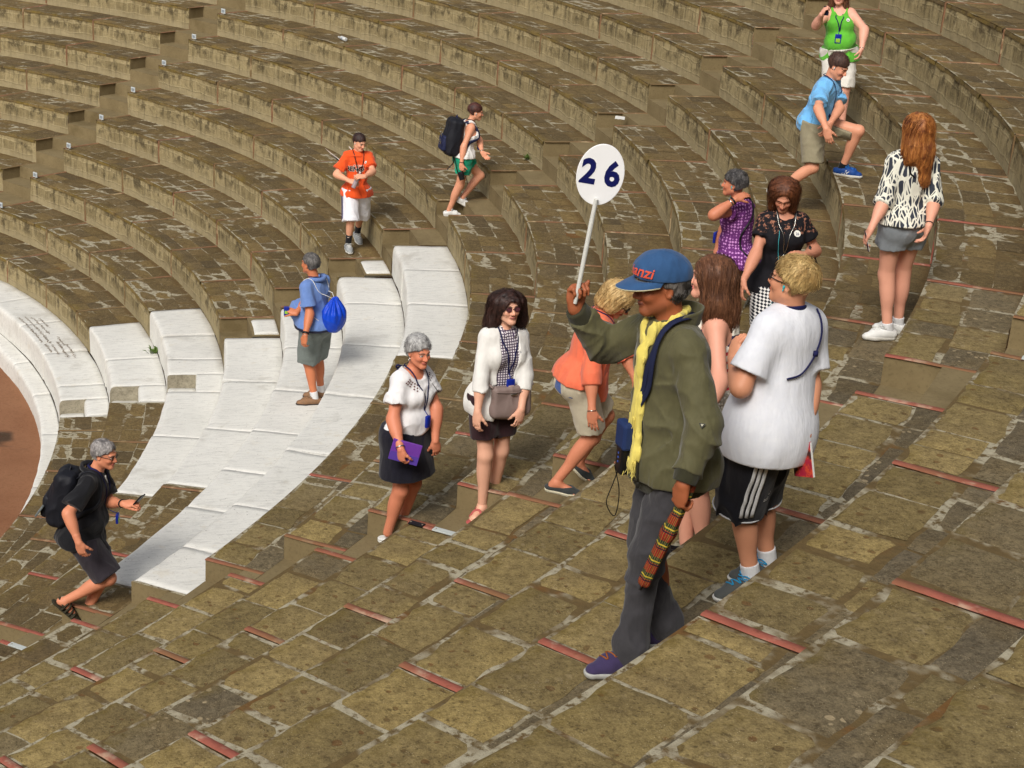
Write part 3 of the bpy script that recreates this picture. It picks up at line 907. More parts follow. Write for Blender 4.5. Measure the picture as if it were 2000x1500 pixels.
    def head(s, F):
        sc = s.s * .96; o = s.hd; ax = np.array([s.hf, s.hl, s.hu])
        q = lambda f, l, u: o + (s.hf * f + s.hl * l + s.hu * u) * sc
        R = lambda *a: tuple(x * sc for x in a)
        jw = .9 if s.fem else 1.0
        F.ell(q(-.016, 0, .036), ax, R(.100, .076, .088), .02)
        F.ell(q(.026, 0, -.02), ax, R(.066, .063, .086), .03)
        for e in (-1, 1):
            F.cone(q(.0, e * .052, -.055), q(.066, e * .014, -.098), .020 * sc * jw, .017 * sc * jw, .03)
            F.cone(q(.082, e * .040, .026), q(.093, e * .010, .024), .010 * sc, .010 * sc, .014)
            F.ell(q(.066, e * .036, -.022), ax, R(.026, .024, .024), .02)
        F.ell(q(.074, 0, -.093), ax, R(.022, .024, .019), .02)
        F.cone(q(.090, 0, .014), q(.114, 0, -.028), .0085 * sc, .0115 * sc, .012)
        for e in (-1, 1): F.ell(q(.100, e * .013, -.033), ax, R(.012, .009, .009), .008)
        for e in (-1, 1): F.ell(q(.101, e * .031, .005), ax, R(.016, .019, .012), .012, (), 's')
        for e in (-1, 1): F.ell(q(.0795, e * .031, .004), ax, R(.0135, .0135, .0125), .002)
        F.ell(q(.091, 0, -.056), ax, R(.013, .024, .0065), .008); F.ell(q(.089, 0, -.067), ax, R(.013, .021, .0075), .008)
        for e in (-1, 1):
            ea = np.array([nrm(s.hf * .95 - s.hu * .25 + s.hl * e * .35), nrm(s.hl * e - s.hf * .35 * 0), s.hu])
            F.ell(q(-.012, e * .077, -.002), ax, R(.019, .008, .031), .006); F.ell(q(-.008, e * .083, .0), ax, R(.010, .006, .018), .004, (), 's')
        return F
    def head_tint(s, P, brow=(60, 45, 35), lip=None, eye=(70, 55, 40), beard=None, open_eyes=True):
        """skin colours of the face: lips, brows, eyes, flush"""
        sc = s.s * .96; L = (P - s.hd) / sc; f, l, u = L @ s.hf, L @ s.hl, L @ s.hu
        c = np.tile(s.skin, (len(P), 1))
        def put(m, col, a=1.0):
            m = (np.clip(m, 0, 1) * a)[:, None]; c[:] = c * (1 - m) + np.asarray(col) * m
        front = (f > .03)
        al = np.abs(l)
        flush = np.exp(-(((al - .040) / .022) ** 2 + ((u + .024) / .022) ** 2)) * front
        put(flush, s.skin * V3(1.04, .78, .74), .5)
        put(np.exp(-((l / .016) ** 2 + ((u + .03) / .014) ** 2)) * (f > .09), s.skin * V3(1.05, .74, .68), .5)
        if beard is not None: put(np.exp(-(((u + .082) / .030) ** 2)) * (f > .0), np.array(srgb(*beard)), .35)
        lp = np.array(srgb(*lip)) if lip else s.skin * V3(.92, .52, .48)
        put(((np.abs(l) < .024) & (np.abs(u + .061 - .10 * np.abs(l)) < .0115 - .16 * np.abs(l)) & (f > .07)).astype(float), lp, .8)
        put(((np.abs(l) < .022) & (np.abs(u + .0612 - .10 * np.abs(l)) < .0022) & (f > .07)).astype(float), lp * .3, .9)
        put(((np.abs(al - .031) < .022) & (np.abs(u - .0275 + (al - .031) ** 2 * 14) < .0052) & (f > .06)).astype(float), np.array(srgb(*brow)), .85)
        ey = ((al - .031) / .0145) ** 2 + ((u - .004) / (.0075 if open_eyes else .004)) ** 2
        put(((ey < 1.9) & (f > .07)).astype(float), s.skin * .38, .75)
        if open_eyes:
            put(((ey < 1.0) & (f > .07)).astype(float), V3(.62, .58, .53))
            put((((al - .031) ** 2 + (u - .004) ** 2 < .0062 ** 2) & (f > .07)).astype(float), np.array(srgb(*eye)) * .5)
        nst = ((np.abs(al - .009) < .005) & (np.abs(u + .0415) < .004) & (f > .09)).astype(float); put(nst, s.skin * .25, .7)
        return c
    def hand(s, F, q, D, N, curl=(.35, .5, .4), thumb=.3, spread=.06, point=0):
        """palm, four fingers of unequal length, thumb. D: along the fingers, N: the way the palm faces"""
        sc = s.s * (.92 if s.fem else 1.0); W = s.J['Wr' + q]; D = nrm(D); N = perp(D, N)
        T = np.cross(D, N) if q == 'R' else np.cross(N, D)
        ax = np.array([D, T, N]); E = s.J['El' + q]
        F.cone(lerp(E, W, .75), W, .032 * sc * s.arm, .026 * sc, .02)
        F.cone(W, W + D * .03 * sc, .025 * sc, .027 * sc, .02, (N, .62))
        F.ell(W + D * .055 * sc, ax, (.052 * sc, .041 * sc, .0155 * sc), .018)
        F.ell(W + D * .035 * sc + T * .024 * sc + N * .006 * sc, ax, (.032 * sc, .017 * sc, .015 * sc), .014)
        lens = [(.040, .025, .021), (.045, .028, .022), (.042, .026, .022), (.033, .020, .019)]
        for i, (o, ll) in enumerate(zip((.030, .0105, -.0095, -.0285), lens)):
            p = W + D * (.092 - .004 * abs(i - 1.2)) * sc + T * o * sc
            d = nrm(D + T * spread * (1.3 - i)); a = 0.0; r = .0092 - (.0012 if i == 3 else 0)
            cs = (.08, .12, .1) if (point and i == 0) else curl
            for j in range(3):
                a += cs[j] * (1 + .06 * i); dj = nrm(d * math.cos(a) + N * math.sin(a))
                e = p + dj * ll[j] * sc
                F.cone(p, e, (r - .0007 * j) * sc, (r - .0007 * (j + 1)) * sc, .004); p = e
        p = W + D * .028 * sc + T * .033 * sc + N * .008 * sc; d = nrm(D * .78 + T * .52 + N * .30) if thumb >= 0 else nrm(D * .95 + T * .12 + N * .38); a = 0
        for j, ln in enumerate((.036, .030, .026)):
            dj = nrm(d * math.cos(a) + (N * .8 - T * .45) * math.sin(a)); e = p + dj * ln * sc
            F.cone(p, e, (.0125 - .0014 * j) * sc, (.0112 - .0014 * j) * sc, .008); p = e; a += max(thumb, 0)
        return F
    def hand_at(s, q, D, N, along=.07, out=.0):
        sc = s.s; D = nrm(D); N = perp(D, N); return s.J['Wr' + q] + D * along * sc + N * out * sc
    def foot_frame(s, q, ang, pitch=0.0):
        """toe direction (angle in the person's frame, pitch down in degrees), its left and up"""
        a = math.radians(ang); p = math.radians(pitch)
        d = V3(math.cos(a) * math.cos(p), math.sin(a) * math.cos(p), -math.sin(p)); l = V3(-math.sin(a), math.cos(a), 0); u = np.cross(d, l)
        return d, l, nrm(u)

def fold_disp(amp=.006, scale=(9, 9, 4), seed=1, amp2=.0025):
    """soft folds for cloth"""
    sc = np.array(scale, float)
    def f(P):
        w = np.stack([vnoise(P * 3.5 + 7 + i * 3, seed + i) for i in range(3)], -1)
        Q = P * sc + w * .9
        a = 1 - np.abs(vnoise(Q, seed + 1)); a2 = 1 - np.abs(vnoise(Q * 1.9 + 3, seed + 4))
        return -(amp * (a ** 4 * 1.3 - .45) + amp * .45 * (a2 ** 4 - .3) + amp2 * vnoise(P * sc * 2.6 + w, seed + 2))
    return f

def strand_mesh(P, r):
    """many thin three sided locks at once; P: n x m x 3, r: m radii"""
    n, m = P.shape[:2]; T = np.gradient(P, axis=1); T /= np.linalg.norm(T, axis=2, keepdims=True) + 1e-9
    N = np.cross(T, np.array([.31, .52, .79])); N /= np.linalg.norm(N, axis=2, keepdims=True) + 1e-9; Bn = np.cross(T, N)
    a = np.array([0, 2.094, 4.189]); R = P[:, :, None] + (N[:, :, None] * np.cos(a)[:, None] + Bn[:, :, None] * np.sin(a)[:, None]) * r[None, :, None, None]
    idx = np.arange(n * m * 3).reshape(n, m, 3); j = np.roll(idx, -1, 2)
    F = np.stack([idx[:, :-1], j[:, :-1], j[:, 1:], idx[:, 1:]], -1).reshape(-1, 4)
    return R.reshape(-1, 3), F

def grow(F, roots, dirs, length, r, seed, n=7, pull=None, wild=.05, curl=0.0, off=.003, follow=1.0):
    """locks that start at roots, run along dirs and keep close to the surface of field F"""
    rg = np.random.default_rng(seed); m = len(roots); L = length * rg.uniform(.55, 1.15, (m, 1)) / n
    v = dirs + rg.normal(0, wild * 2, (m, 3)); v /= np.linalg.norm(v, axis=1, keepdims=True); P = [roots]; ph = rg.uniform(0, 6.28, (m, 1)); ax = rg.normal(0, 1, (m, 3))
    for i in range(n - 1):
        if pull is not None: v = v + pull * .3
        v = v + rg.normal(0, wild, (m, 3)) + curl * ax * np.sin(ph + i * 1.9); v /= np.linalg.norm(v, axis=1, keepdims=True); P.append(P[-1] + v * L)
    P = np.stack(P, 1); k = rg.normal(0, 1, (m, 1)) * off * 1.2 + off * .6
    if follow:
        for _ in range(2):
            d = F(P, False) - k; g = F.grad(P); P = P - follow * (d / np.maximum((g * g).sum(-1), .2))[..., None] * g
    return strand_mesh(P, np.linspace(1, .3, n) * r)
# ------------------------------------------------------------------ the people: where each stands and how each is posed (metres, own frame)
PEOPLE = {
 'guide': {'loc':[12.7302,-15.9888,4.3571],'h':1.647,'fh':[-0.97,-0.213,-0.116],'J':{'Pel':[0.032,0.0,0.894],'Hd':[-0.07,0.0,1.541],'Nk':[-0.013,0.0,1.396],'Sh':[[0.045,-0.147,1.345],[-0.062,0.147,1.335]],'Hip':[[0.067,-0.075,0.875],[-0.003,0.075,0.875]],'El':[[0.121,-0.254,1.1],[-0.249,0.29,1.188]],'Wr':[[0.054,-0.341,0.887],[-0.381,0.2,1.368]],'Kn':[[-0.04,-0.159,0.493],[-0.03,0.01,0.477]],'An':[[-0.066,-0.206,0.1],[0.09,0.016,0.1]]}},
 'boy': {'loc':[13.3058,-15.619,4.3571],'h':1.535,'fh':[-0.838,0.531,0.123],'J':{'Pel':[0.041,0.0,0.833],'Hd':[0.064,0.0,1.436],'Nk':[0.086,0.02,1.294],'Sh':[[-0.023,-0.086,1.256],[0.184,0.121,1.227]],'Hip':[[0.002,-0.067,0.816],[0.079,0.067,0.816]],'El':[[-0.115,-0.159,1.026],[0.198,0.029,0.986]],'Wr':[[-0.13,0.06,1.066],[0.181,-0.12,0.82]],'Kn':[[-0.04,-0.0,0.447],[0.056,0.146,0.448]],'An':[[0.051,-0.011,0.09],[0.143,0.161,0.09]]}},
 'coral': {'loc':[13.7715,-11.9507,3.1688],'h':1.62,'fh':[0.738,-0.226,-0.636],'J':{'Pel':[0.022,0.0,0.805],'Hd':[0.229,-0.03,1.354],'Nk':[0.127,-0.022,1.24],'Sh':[[0.102,0.111,1.195],[0.125,-0.15,1.177]],'Hip':[[0.011,0.081,0.787],[0.033,-0.081,0.787]],'El':[[0.288,0.032,1.011],[0.091,-0.243,0.922]],'Wr':[[0.393,-0.049,0.816],[0.11,-0.33,0.704]],'Kn':[[0.234,0.187,0.475],[0.145,-0.032,0.408]],'An':[[0.089,0.253,0.12],[-0.064,-0.032,0.08]]}},
 'cardigan': {'loc':[13.4908,-10.9865,2.5746],'h':1.673,'fh':[0.426,-0.893,0.142],'J':{'Pel':[0.03,0.0,0.908],'Hd':[0.086,-0.03,1.565],'Nk':[0.074,-0.005,1.409],'Sh':[[0.186,0.064,1.343],[-0.048,-0.072,1.362]],'Hip':[[0.104,0.039,0.889],[-0.044,-0.039,0.889]],'El':[[0.242,-0.035,1.084],[-0.064,-0.173,1.1]],'Wr':[[0.226,-0.16,0.876],[-0.073,-0.264,0.874]],'Kn':[[0.106,0.041,0.475],[-0.002,-0.08,0.481]],'An':[[0.065,0.12,0.08],[-0.003,-0.042,0.08]]}},
 'whitetop': {'loc':[12.9076,-10.5774,2.1785],'h':1.621,'fh':[0.621,-0.782,-0.05],'J':{'Pel':[0.088,0.0,0.88],'Hd':[0.155,-0.03,1.516],'Nk':[0.112,-0.004,1.372],'Sh':[[0.185,0.104,1.314],[0.034,-0.112,1.319]],'Hip':[[0.131,0.069,0.861],[0.045,-0.069,0.861]],'El':[[0.296,0.014,1.08],[0.006,-0.217,1.068]],'Wr':[[0.306,-0.077,0.863],[0.082,-0.371,0.906]],'Kn':[[0.159,0.055,0.464],[0.076,-0.088,0.465]],'An':[[0.07,0.113,0.09],[-0.012,-0.032,0.09]]}},
 'blond': {'loc':[16.232,-11.476,3.961],'h':1.627,'fh':[-0.254,0.966,0.051],'J':{'Pel':[0.02,0.0,0.883],'Hd':[0.01,0.0,1.522],'Nk':[0.016,0.0,1.369],'Sh':[[-0.109,-0.041,1.312],[0.142,0.041,1.314]],'Hip':[[-0.057,-0.028,0.865],[0.097,0.028,0.865]],'El':[[-0.156,-0.096,1.048],[0.197,-0.035,1.056]],'Wr':[[-0.248,-0.224,0.871],[0.14,-0.22,0.919]],'Kn':[[-0.035,0.061,0.476],[0.099,0.16,0.482]],'An':[[0.025,0.047,0.09],[0.132,0.207,0.09]]}},
 'blackdress': {'loc':[15.4328,-11.3538,3.5649],'h':1.549,'fh':[-0.125,-0.832,-0.541],'J':{'Pel':[-0.024,0.0,0.841],'Hd':[-0.059,-0.06,1.449],'Nk':[-0.029,-0.001,1.319],'Sh':[[0.097,0.008,1.267],[-0.154,-0.01,1.264]],'Hip':[[0.054,0.003,0.823],[-0.102,-0.003,0.823]],'El':[[0.223,0.059,1.043],[-0.212,-0.136,1.043]],'Wr':[[0.115,-0.139,1.064],[-0.295,-0.286,0.897]],'Kn':[[0.068,-0.075,0.451],[-0.084,-0.114,0.46]],'An':[[0.075,0.014,0.09],[-0.07,-0.076,0.09]]}},
 'purple': {'loc':[16.0228,-9.5193,3.1688],'h':1.512,'fh':[-0.945,0.325,0.02],'J':{'Pel':[-0.083,0.0,0.821],'Hd':[-0.171,0.03,1.414],'Nk':[-0.111,0.022,1.285],'Sh':[[-0.169,-0.087,1.235],[-0.047,0.126,1.232]],'Hip':[[-0.115,-0.069,0.804],[-0.051,0.069,0.804]],'El':[[-0.342,-0.274,1.23],[-0.198,0.089,1.031]],'Wr':[[-0.173,-0.218,1.36],[-0.255,0.036,0.824]],'Kn':[[-0.116,-0.059,0.432],[-0.132,0.075,0.441]],'An':[[-0.003,-0.103,0.09],[-0.064,0.012,0.09]]}},
 'longhair': {'loc':[13.5702,-14.5082,3.961],'h':1.583,'fh':[-0.981,0.184,0.061],'J':{'Pel':[0.026,0.0,0.859],'Hd':[-0.055,-0.0,1.481],'Nk':[-0.008,0.0,1.339],'Sh':[[-0.022,-0.127,1.284],[0.013,0.127,1.286]],'Hip':[[0.015,-0.079,0.841],[0.037,0.079,0.841]],'El':[[0.003,-0.282,1.068],[-0.038,0.043,1.038]],'Wr':[[-0.073,-0.468,0.955],[-0.085,-0.033,0.826]],'Kn':[[-0.041,-0.062,0.457],[-0.061,0.048,0.466]],'An':[[0.058,-0.068,0.09],[-0.035,-0.0,0.09]]}},
 'backpacker': {'loc':[15.949,-0.3579,1.7824],'h':1.58,'fh':[0.982,0.124,-0.145],'J':{'Pel':[0.105,0.0,0.84],'Hd':[0.233,0.04,1.426],'Nk':[0.161,0.03,1.296],'Sh':[[0.115,0.148,1.239],[0.194,-0.095,1.245]],'Hip':[[0.078,0.075,0.822],[0.132,-0.075,0.822]],'El':[[0.297,0.111,1.048],[0.109,-0.156,1.0]],'Wr':[[0.354,-0.072,0.92],[0.093,-0.211,0.777]],'Kn':[[0.338,0.174,0.551],[0.081,0.009,0.439]],'An':[[0.118,0.1,0.25],[-0.049,0.058,0.08]]}},
 'orange': {'loc':[14.7212,0.2025,1.1883],'h':1.599,'fh':[0.684,-0.664,-0.302],'J':{'Pel':[0.029,0.0,0.85],'Hd':[0.055,-0.06,1.496],'Nk':[0.031,-0.023,1.352],'Sh':[[0.171,0.036,1.299],[-0.11,-0.077,1.295]],'Hip':[[0.105,0.025,0.831],[-0.048,-0.025,0.831]],'El':[[0.255,-0.164,1.139],[-0.226,-0.149,1.062]],'Wr':[[0.17,-0.38,1.117],[-0.041,-0.284,1.023]],'Kn':[[0.077,0.177,0.45],[-0.014,-0.157,0.463]],'An':[[0.022,0.402,0.12],[-0.05,-0.074,0.09]]}},
 'bluepolo': {'loc':[13.4084,-4.3272,0.7922],'h':1.704,'fh':[-0.824,0.567,0.0],'J':{'Pel':[0.029,0.0,0.925],'Hd':[-0.05,0.02,1.594],'Nk':[0.008,-0.003,1.446],'Sh':[[-0.071,-0.143,1.383],[0.091,0.137,1.391]],'Hip':[[-0.014,-0.074,0.906],[0.072,0.074,0.906]],'El':[[-0.01,-0.227,1.115],[-0.074,0.042,1.176]],'Wr':[[-0.035,-0.381,0.922],[-0.167,-0.172,1.091]],'Kn':[[-0.043,-0.024,0.491],[0.036,0.15,0.495]],'An':[[0.037,-0.037,0.09],[0.083,0.178,0.09]]}},
 'climber': {'loc':[10.7665,-8.5398,0.5941],'h':1.72,'fh':[0.95,-0.286,-0.123],'J':{'Pel':[0.004,0.0,0.845],'Hd':[0.206,0.0,1.544],'Nk':[0.127,0.0,1.402],'Sh':[[0.115,0.163,1.345],[0.115,-0.163,1.345]],'Hip':[[0.004,0.086,0.826],[0.004,-0.086,0.826]],'El':[[0.218,0.067,1.091],[-0.005,-0.358,1.167]],'Wr':[[0.38,-0.108,1.167],[0.097,-0.44,0.953]],'Kn':[[0.185,0.015,0.45],[0.254,-0.131,0.488]],'An':[[0.016,-0.055,0.08],[-0.097,-0.16,0.273]]}},
 'bluetee': {'loc':[18.1888,-6.7923,3.961],'h':1.72,'fh':[0.741,-0.514,-0.432],'J':{'Pel':[-0.304,0.05,0.531],'Hd':[-0.169,-0.06,1.089],'Nk':[-0.226,-0.021,0.942],'Sh':[[-0.16,0.133,0.896],[-0.313,-0.155,0.875]],'Hip':[[-0.268,0.128,0.511],[-0.341,-0.028,0.511]],'El':[[-0.1,-0.057,0.685],[-0.366,-0.404,0.737]],'Wr':[[-0.206,-0.258,0.579],[-0.296,-0.59,0.584]],'Kn':[[0.116,-0.045,0.478],[-0.297,-0.133,0.104]],'An':[[0.029,0.065,0.09],[-0.595,-0.05,-0.17]]}},
 'greentank': {'loc':[19.1928,-4.6174,3.961],'h':1.565,'fh':[-0.254,-0.967,0.0],'J':{'Pel':[-0.055,0.0,0.849],'Hd':[-0.14,-0.02,1.464],'Nk':[-0.118,-0.003,1.319],'Sh':[[0.014,-0.015,1.282],[-0.236,0.011,1.249]],'Hip':[[0.023,-0.008,0.832],[-0.134,0.008,0.832]],'El':[[0.145,-0.189,1.133],[-0.379,-0.183,1.141]],'Wr':[[0.12,-0.321,0.948],[-0.362,-0.355,1.288]],'Kn':[[0.035,-0.115,0.462],[-0.114,-0.129,0.467]],'An':[[0.062,-0.076,0.09],[-0.085,-0.179,0.09]]}},
}
PEOPLE_YAW = -0.30090
# ------------------------------------------------------------------ clothes, hair and things people wear
def place(o, key):
    o.location = PEOPLE[key]['loc']; o.rotation_euler = (0, 0, PEOPLE_YAW); return o

def person(key, label, skin, hands, fem=False, tint={}, bare=(), hres=.0042, **kw):
    """the body: one continuous skin mesh (head, neck, arms, hands, legs) under an Empty that stands at the feet"""
    D = PEOPLE[key]; root = place(tag(empty('person'), label, 'person'), key)
    B = Body(D['J'], D['h'], skin=skin, fem=fem, fh=D['fh'], **kw); B.root = root; B.key = key
    F = Field(); B.torso(F, -.004)
    for q in 'LR':
        B.upper_arm(F, q); B.forearm(F, q); B.leg_prims(F, q, -.002)
    B.neck(F)
    F.ell(B.hd - B.hf * .01, np.array([B.hf, B.hl, B.hu]), (.07, .06, .07), .02)
    parts = [F.mesh(.0085)]
    H = Field(); B.head(H); B.neck(H); H.clip(B.nk - B.hu * .01, -nrm(B.hd - B.nk)); hv = H.mesh(hres, 1); parts.append(hv)
    tn = [np.tile(B.skin, (len(parts[0][0]), 1)), B.head_tint(hv[0], **tint)]
    for q, a in hands.items():
        G = Field(); B.hand(G, q, *a); v = G.mesh(.0036, 1); parts.append(v)
        c = np.tile(B.skin, (len(v[0]), 1)); k = vnoise(v[0] * 60, 4)[:, None]; c = c * (1 - .10 * np.clip(k, 0, 1) * V3(.3, 1, 1)); tn.append(c)
    for q, ang, pit in bare:
        G = Field(); d, l, u = B.foot_frame(q, ang, pit); A = B.J['An' + q]; s = B.s * (.92 if fem else 1)
        G.cone(lerp(B.J['Kn' + q], A, .8), A, .038 * s, .036 * s, .02); G.cone(A - d * .03 * s - u * .045 * s, A - u * .02 * s, .032 * s, .036 * s, .02)
        G.cone(A - u * .03 * s, A + d * .13 * s - u * .062 * s, .034 * s, .028 * s, .03, (u, .8))
        for i, (o, r, ln) in enumerate(((.026, .013, .19), (.006, .0095, .185), (-.009, .009, .175), (-.022, .0085, .165), (-.034, .008, .15))):
            sg = 1 if q == 'R' else -1
            G.cone(A + d * .12 * s + l * o * sg * s - u * .068 * s, A + d * ln * s + l * o * sg * s - u * .075 * s, r * s, r * .9 * s, .006)
        v = G.mesh(.0045, 1); parts.append(v); tn.append(np.tile(B.skin, (len(v[0]), 1)))
    B.body = obj_mesh('body', parts, M_SKIN, root, np.concatenate(tn))
    # thin clothing is laid over these
    return B

def top(B, mat, t=.012, sleeve=.55, hem=-.10, name='shirt', flare=.012, sflare=.012, disp=(.006, (9, 9, 4)), neck=None, h=.0075, seed=1, low=True, drop=.0, sides='LR', col=None, k=.05, extra=None, ak=.032, hemr=.014, scoop=None, arm_holes=None):
    t = t * .75; F = Field(); B.torso(F, t, k, lower=low)
    if hem < .02:
        c = B.pel + B.up * hem * B.s
        ax = np.array([B.lp, B.fp, nrm(np.cross(B.lp, B.fp))])
        w = 1.08 if B.fem else 1.0
        F.ell(lerp(B.pel, c, .8), ax, (.172 * B.s * B.g * w + t + flare + hemr, .132 * B.s * B.g + t + flare + .03 * B.belly + hemr, .17 * B.s), k)
        F.ell(B.pel - B.fp * .03 - V3(0, 0, .03), ax, (.160 * B.s * B.g * w + t + flare + hemr * .6, .120 * B.s * B.g + t + hemr * .8, .13 * B.s), k)
        F.clip(c, -nrm(V3(0, 0, 1) * .6 + B.up * .4))
    else: F.clip(B.pel + B.up * hem * B.s, -B.up)
    for q in sides:
        if sleeve <= 0: continue
        if sleeve <= 1: B.upper_arm(F, q, t + .006, sleeve, ak, sflare, True)
        else:
            B.upper_arm(F, q, t + .006, 1.0, ak, sflare * .6); B.forearm(F, q, t + .004, sleeve - 1, .03, True, sflare)
    if neck: F.clip(*neck)
    if scoop:
        w_, dn_, fw = scoop; F.ell(B.nk + B.up * .045 * B.s + B.fc * fw * B.s, np.array([B.lc, nrm(B.fc + B.up * .0), B.up]), (w_ * B.s, (.075 + fw) * B.s + .02, (dn_ + .045) * B.s), .006, (), 's')
    if arm_holes:
        for e, q in ((1, 'L'), (-1, 'R')): F.ell(B.J['Sh' + q] + B.lc * e * .012 - B.up * .02, np.array([B.lc, B.fc, B.up]), (arm_holes * B.s, .12 * B.s, .115 * B.s), .006, (), 's')
    if extra: extra(F)
    if disp: F.disp = fold_disp(disp[0], disp[1], seed)
    o = obj_mesh(name, F.mesh(h, 1), mat, B.root); B.top_f = F; return o, F

def stickfield(B, F):
    G = Field(); G.p = [q for q in F.p if q[8] == 'u']; G.clips = []; G.disp = F.disp; B.neck(G, .001); return G

def bottoms(B, mat, f1=.85, t=.014, flare=.02, name='shorts', disp=(.006, (8, 8, 4)), h=.008, seed=3, waist=.02, f1R=None, flR=None):
    F = Field(); B.torso(F, t - .004, .05)
    F.p = F.p[:3 if not B.belly else 4]
    for q in 'LR': B.leg_prims(F, q, t, 0, (f1R if (q == 'R' and f1R) else f1), .04, flare)
    F.clip(B.pel + B.up * waist * B.s, B.up)
    if disp: F.disp = fold_disp(disp[0], disp[1], seed)
    o = obj_mesh(name, F.mesh(h, 1), mat, B.root); B.bot_f = F; return o, F

def skirt(B, mat, length=.36, flare=.05, t=.014, name='skirt', seed=5, waist=.10, dirv=None):
    F = Field(); s = B.s; ax = np.array([B.lp, B.fp, nrm(np.cross(B.lp, B.fp))]); B.torso(F, t, .05); F.p = F.p[:3]
    mid = (B.J['KnL'] + B.J['KnR']) / 2; dn = nrm(mid - B.pel) if dirv is None else nrm(dirv)
    c = B.pel + dn * length * s
    F.cone(B.pel, c + dn * .1, .135 * s * B.g + t, .135 * s * B.g + t + flare, .06, (B.lp, 1.25))
    F.clip(c, nrm(dn + V3(0, 0, -1))); F.clip(B.pel + B.up * waist * s, B.up); F.disp = fold_disp(.006, (10, 10, 2), seed)
    o = obj_mesh(name, F.mesh(.008, 1), mat, B.root); B.bot_f = F; return o, F

def shoe(B, q, ang, upper, sole, pitch=0, name='shoe', low=False, laces=None, toe=None, sole_h=.022, wide=1.0, cut=0.0):
    d, l, u = B.foot_frame(q, ang, pitch); s = B.s * (.93 if B.fem else 1.02); A = B.J['An' + q]
    base = A - u * .095 * B.s; heel = base - d * .045 * s + u * .045 * s
    F = Field()
    F.cone(heel, base + d * .10 * s + u * .040 * s, .038 * s * wide, .044 * s * wide, .02, (u, .92))
    F.cone(base + d * .10 * s + u * .038 * s, base + d * .165 * s + u * .030 * s, .044 * s * wide, .034 * s * wide, .02, (u, .80))
    if not low: F.cone(heel + u * .01, A - u * .022 * s, .040 * s, .044 * s, .03); F.cone(A - u * .035 * s, base + d * .10 * s + u * .055 * s, .042 * s, .034 * s, .03)
    else: F.cone(heel + u * .005, heel + u * .02 * s + d * .01, .039 * s, .037 * s, .02)
    F.clip(base + u * .012, -u)
    if low:
        F.ell(base + d * .045 * s + u * .085 * s, np.array([d, l, u]), (.082 * s, .032 * s, .05 * s), .012, (), 's')
    F.clip(A - u * (.012 if not low else .045) * s, nrm(u - d * .15))
    o = obj_mesh(name, F.mesh(.0045, 1), upper, B.root)
    G = Field()
    G.cone(heel - u * .02, base + d * .10 * s + u * .02, .042 * s * wide, .048 * s * wide, .02, (u, .8)); G.cone(base + d * .10 * s + u * .02, base + d * .168 * s + u * .02, .048 * s * wide, .038 * s * wide, .02, (u, .8))
    G.clip(base, -u); G.clip(base + u * sole_h, u)
    obj_mesh('sole', G.mesh(.0045, 0), sole, o)
    if laces:
        ps = []
        for i in range(5):
            c = base + d * (.045 + .022 * i) * s; a = [c + l * e * .03 * s * sg + u * .09 + d * .008 * e * (1 if i % 2 else -1) for sg in (1,) for e in (-1, -.5, 0, .5, 1)]
            ps.append((*tube(F.stick(np.array(a), .002), .0032, 5), 0))
        c = base + d * .05 * s + u * .10
        for e in (-1, 1):
            P = curve_pts([c, c + l * e * .03 + u * .012, c + l * e * .045 - d * .02 - u * .004, c + l * e * .02 + d * .01, c], 16); ps.append((*tube(P, .0028, 5), 0))
        obj_list('laces', ps, laces, o)
    return o

def sock(B, q, mat, f=.72, t=.004):
    F = Field(); K, A = B.J['Kn' + q], B.J['An' + q]; F.cone(lerp(K, A, f), A - nrm(A - K) * -.02, lerp(.050, .037, f) * B.s * B.leg + t, .038 * B.s * B.leg + t, .01, None, [(lerp(K, A, f), nrm(K - A))])
    return obj_mesh('sock', F.mesh(.005, 1), mat, B.root)

def hq(B, f, l, u): return B.hd + (B.hf * f + B.hl * l + B.hu * u) * B.s * .96
def hax(B): return np.array([B.hf, B.hl, B.hu])
def hR(B, *a): return tuple(x * B.s * .96 for x in a)

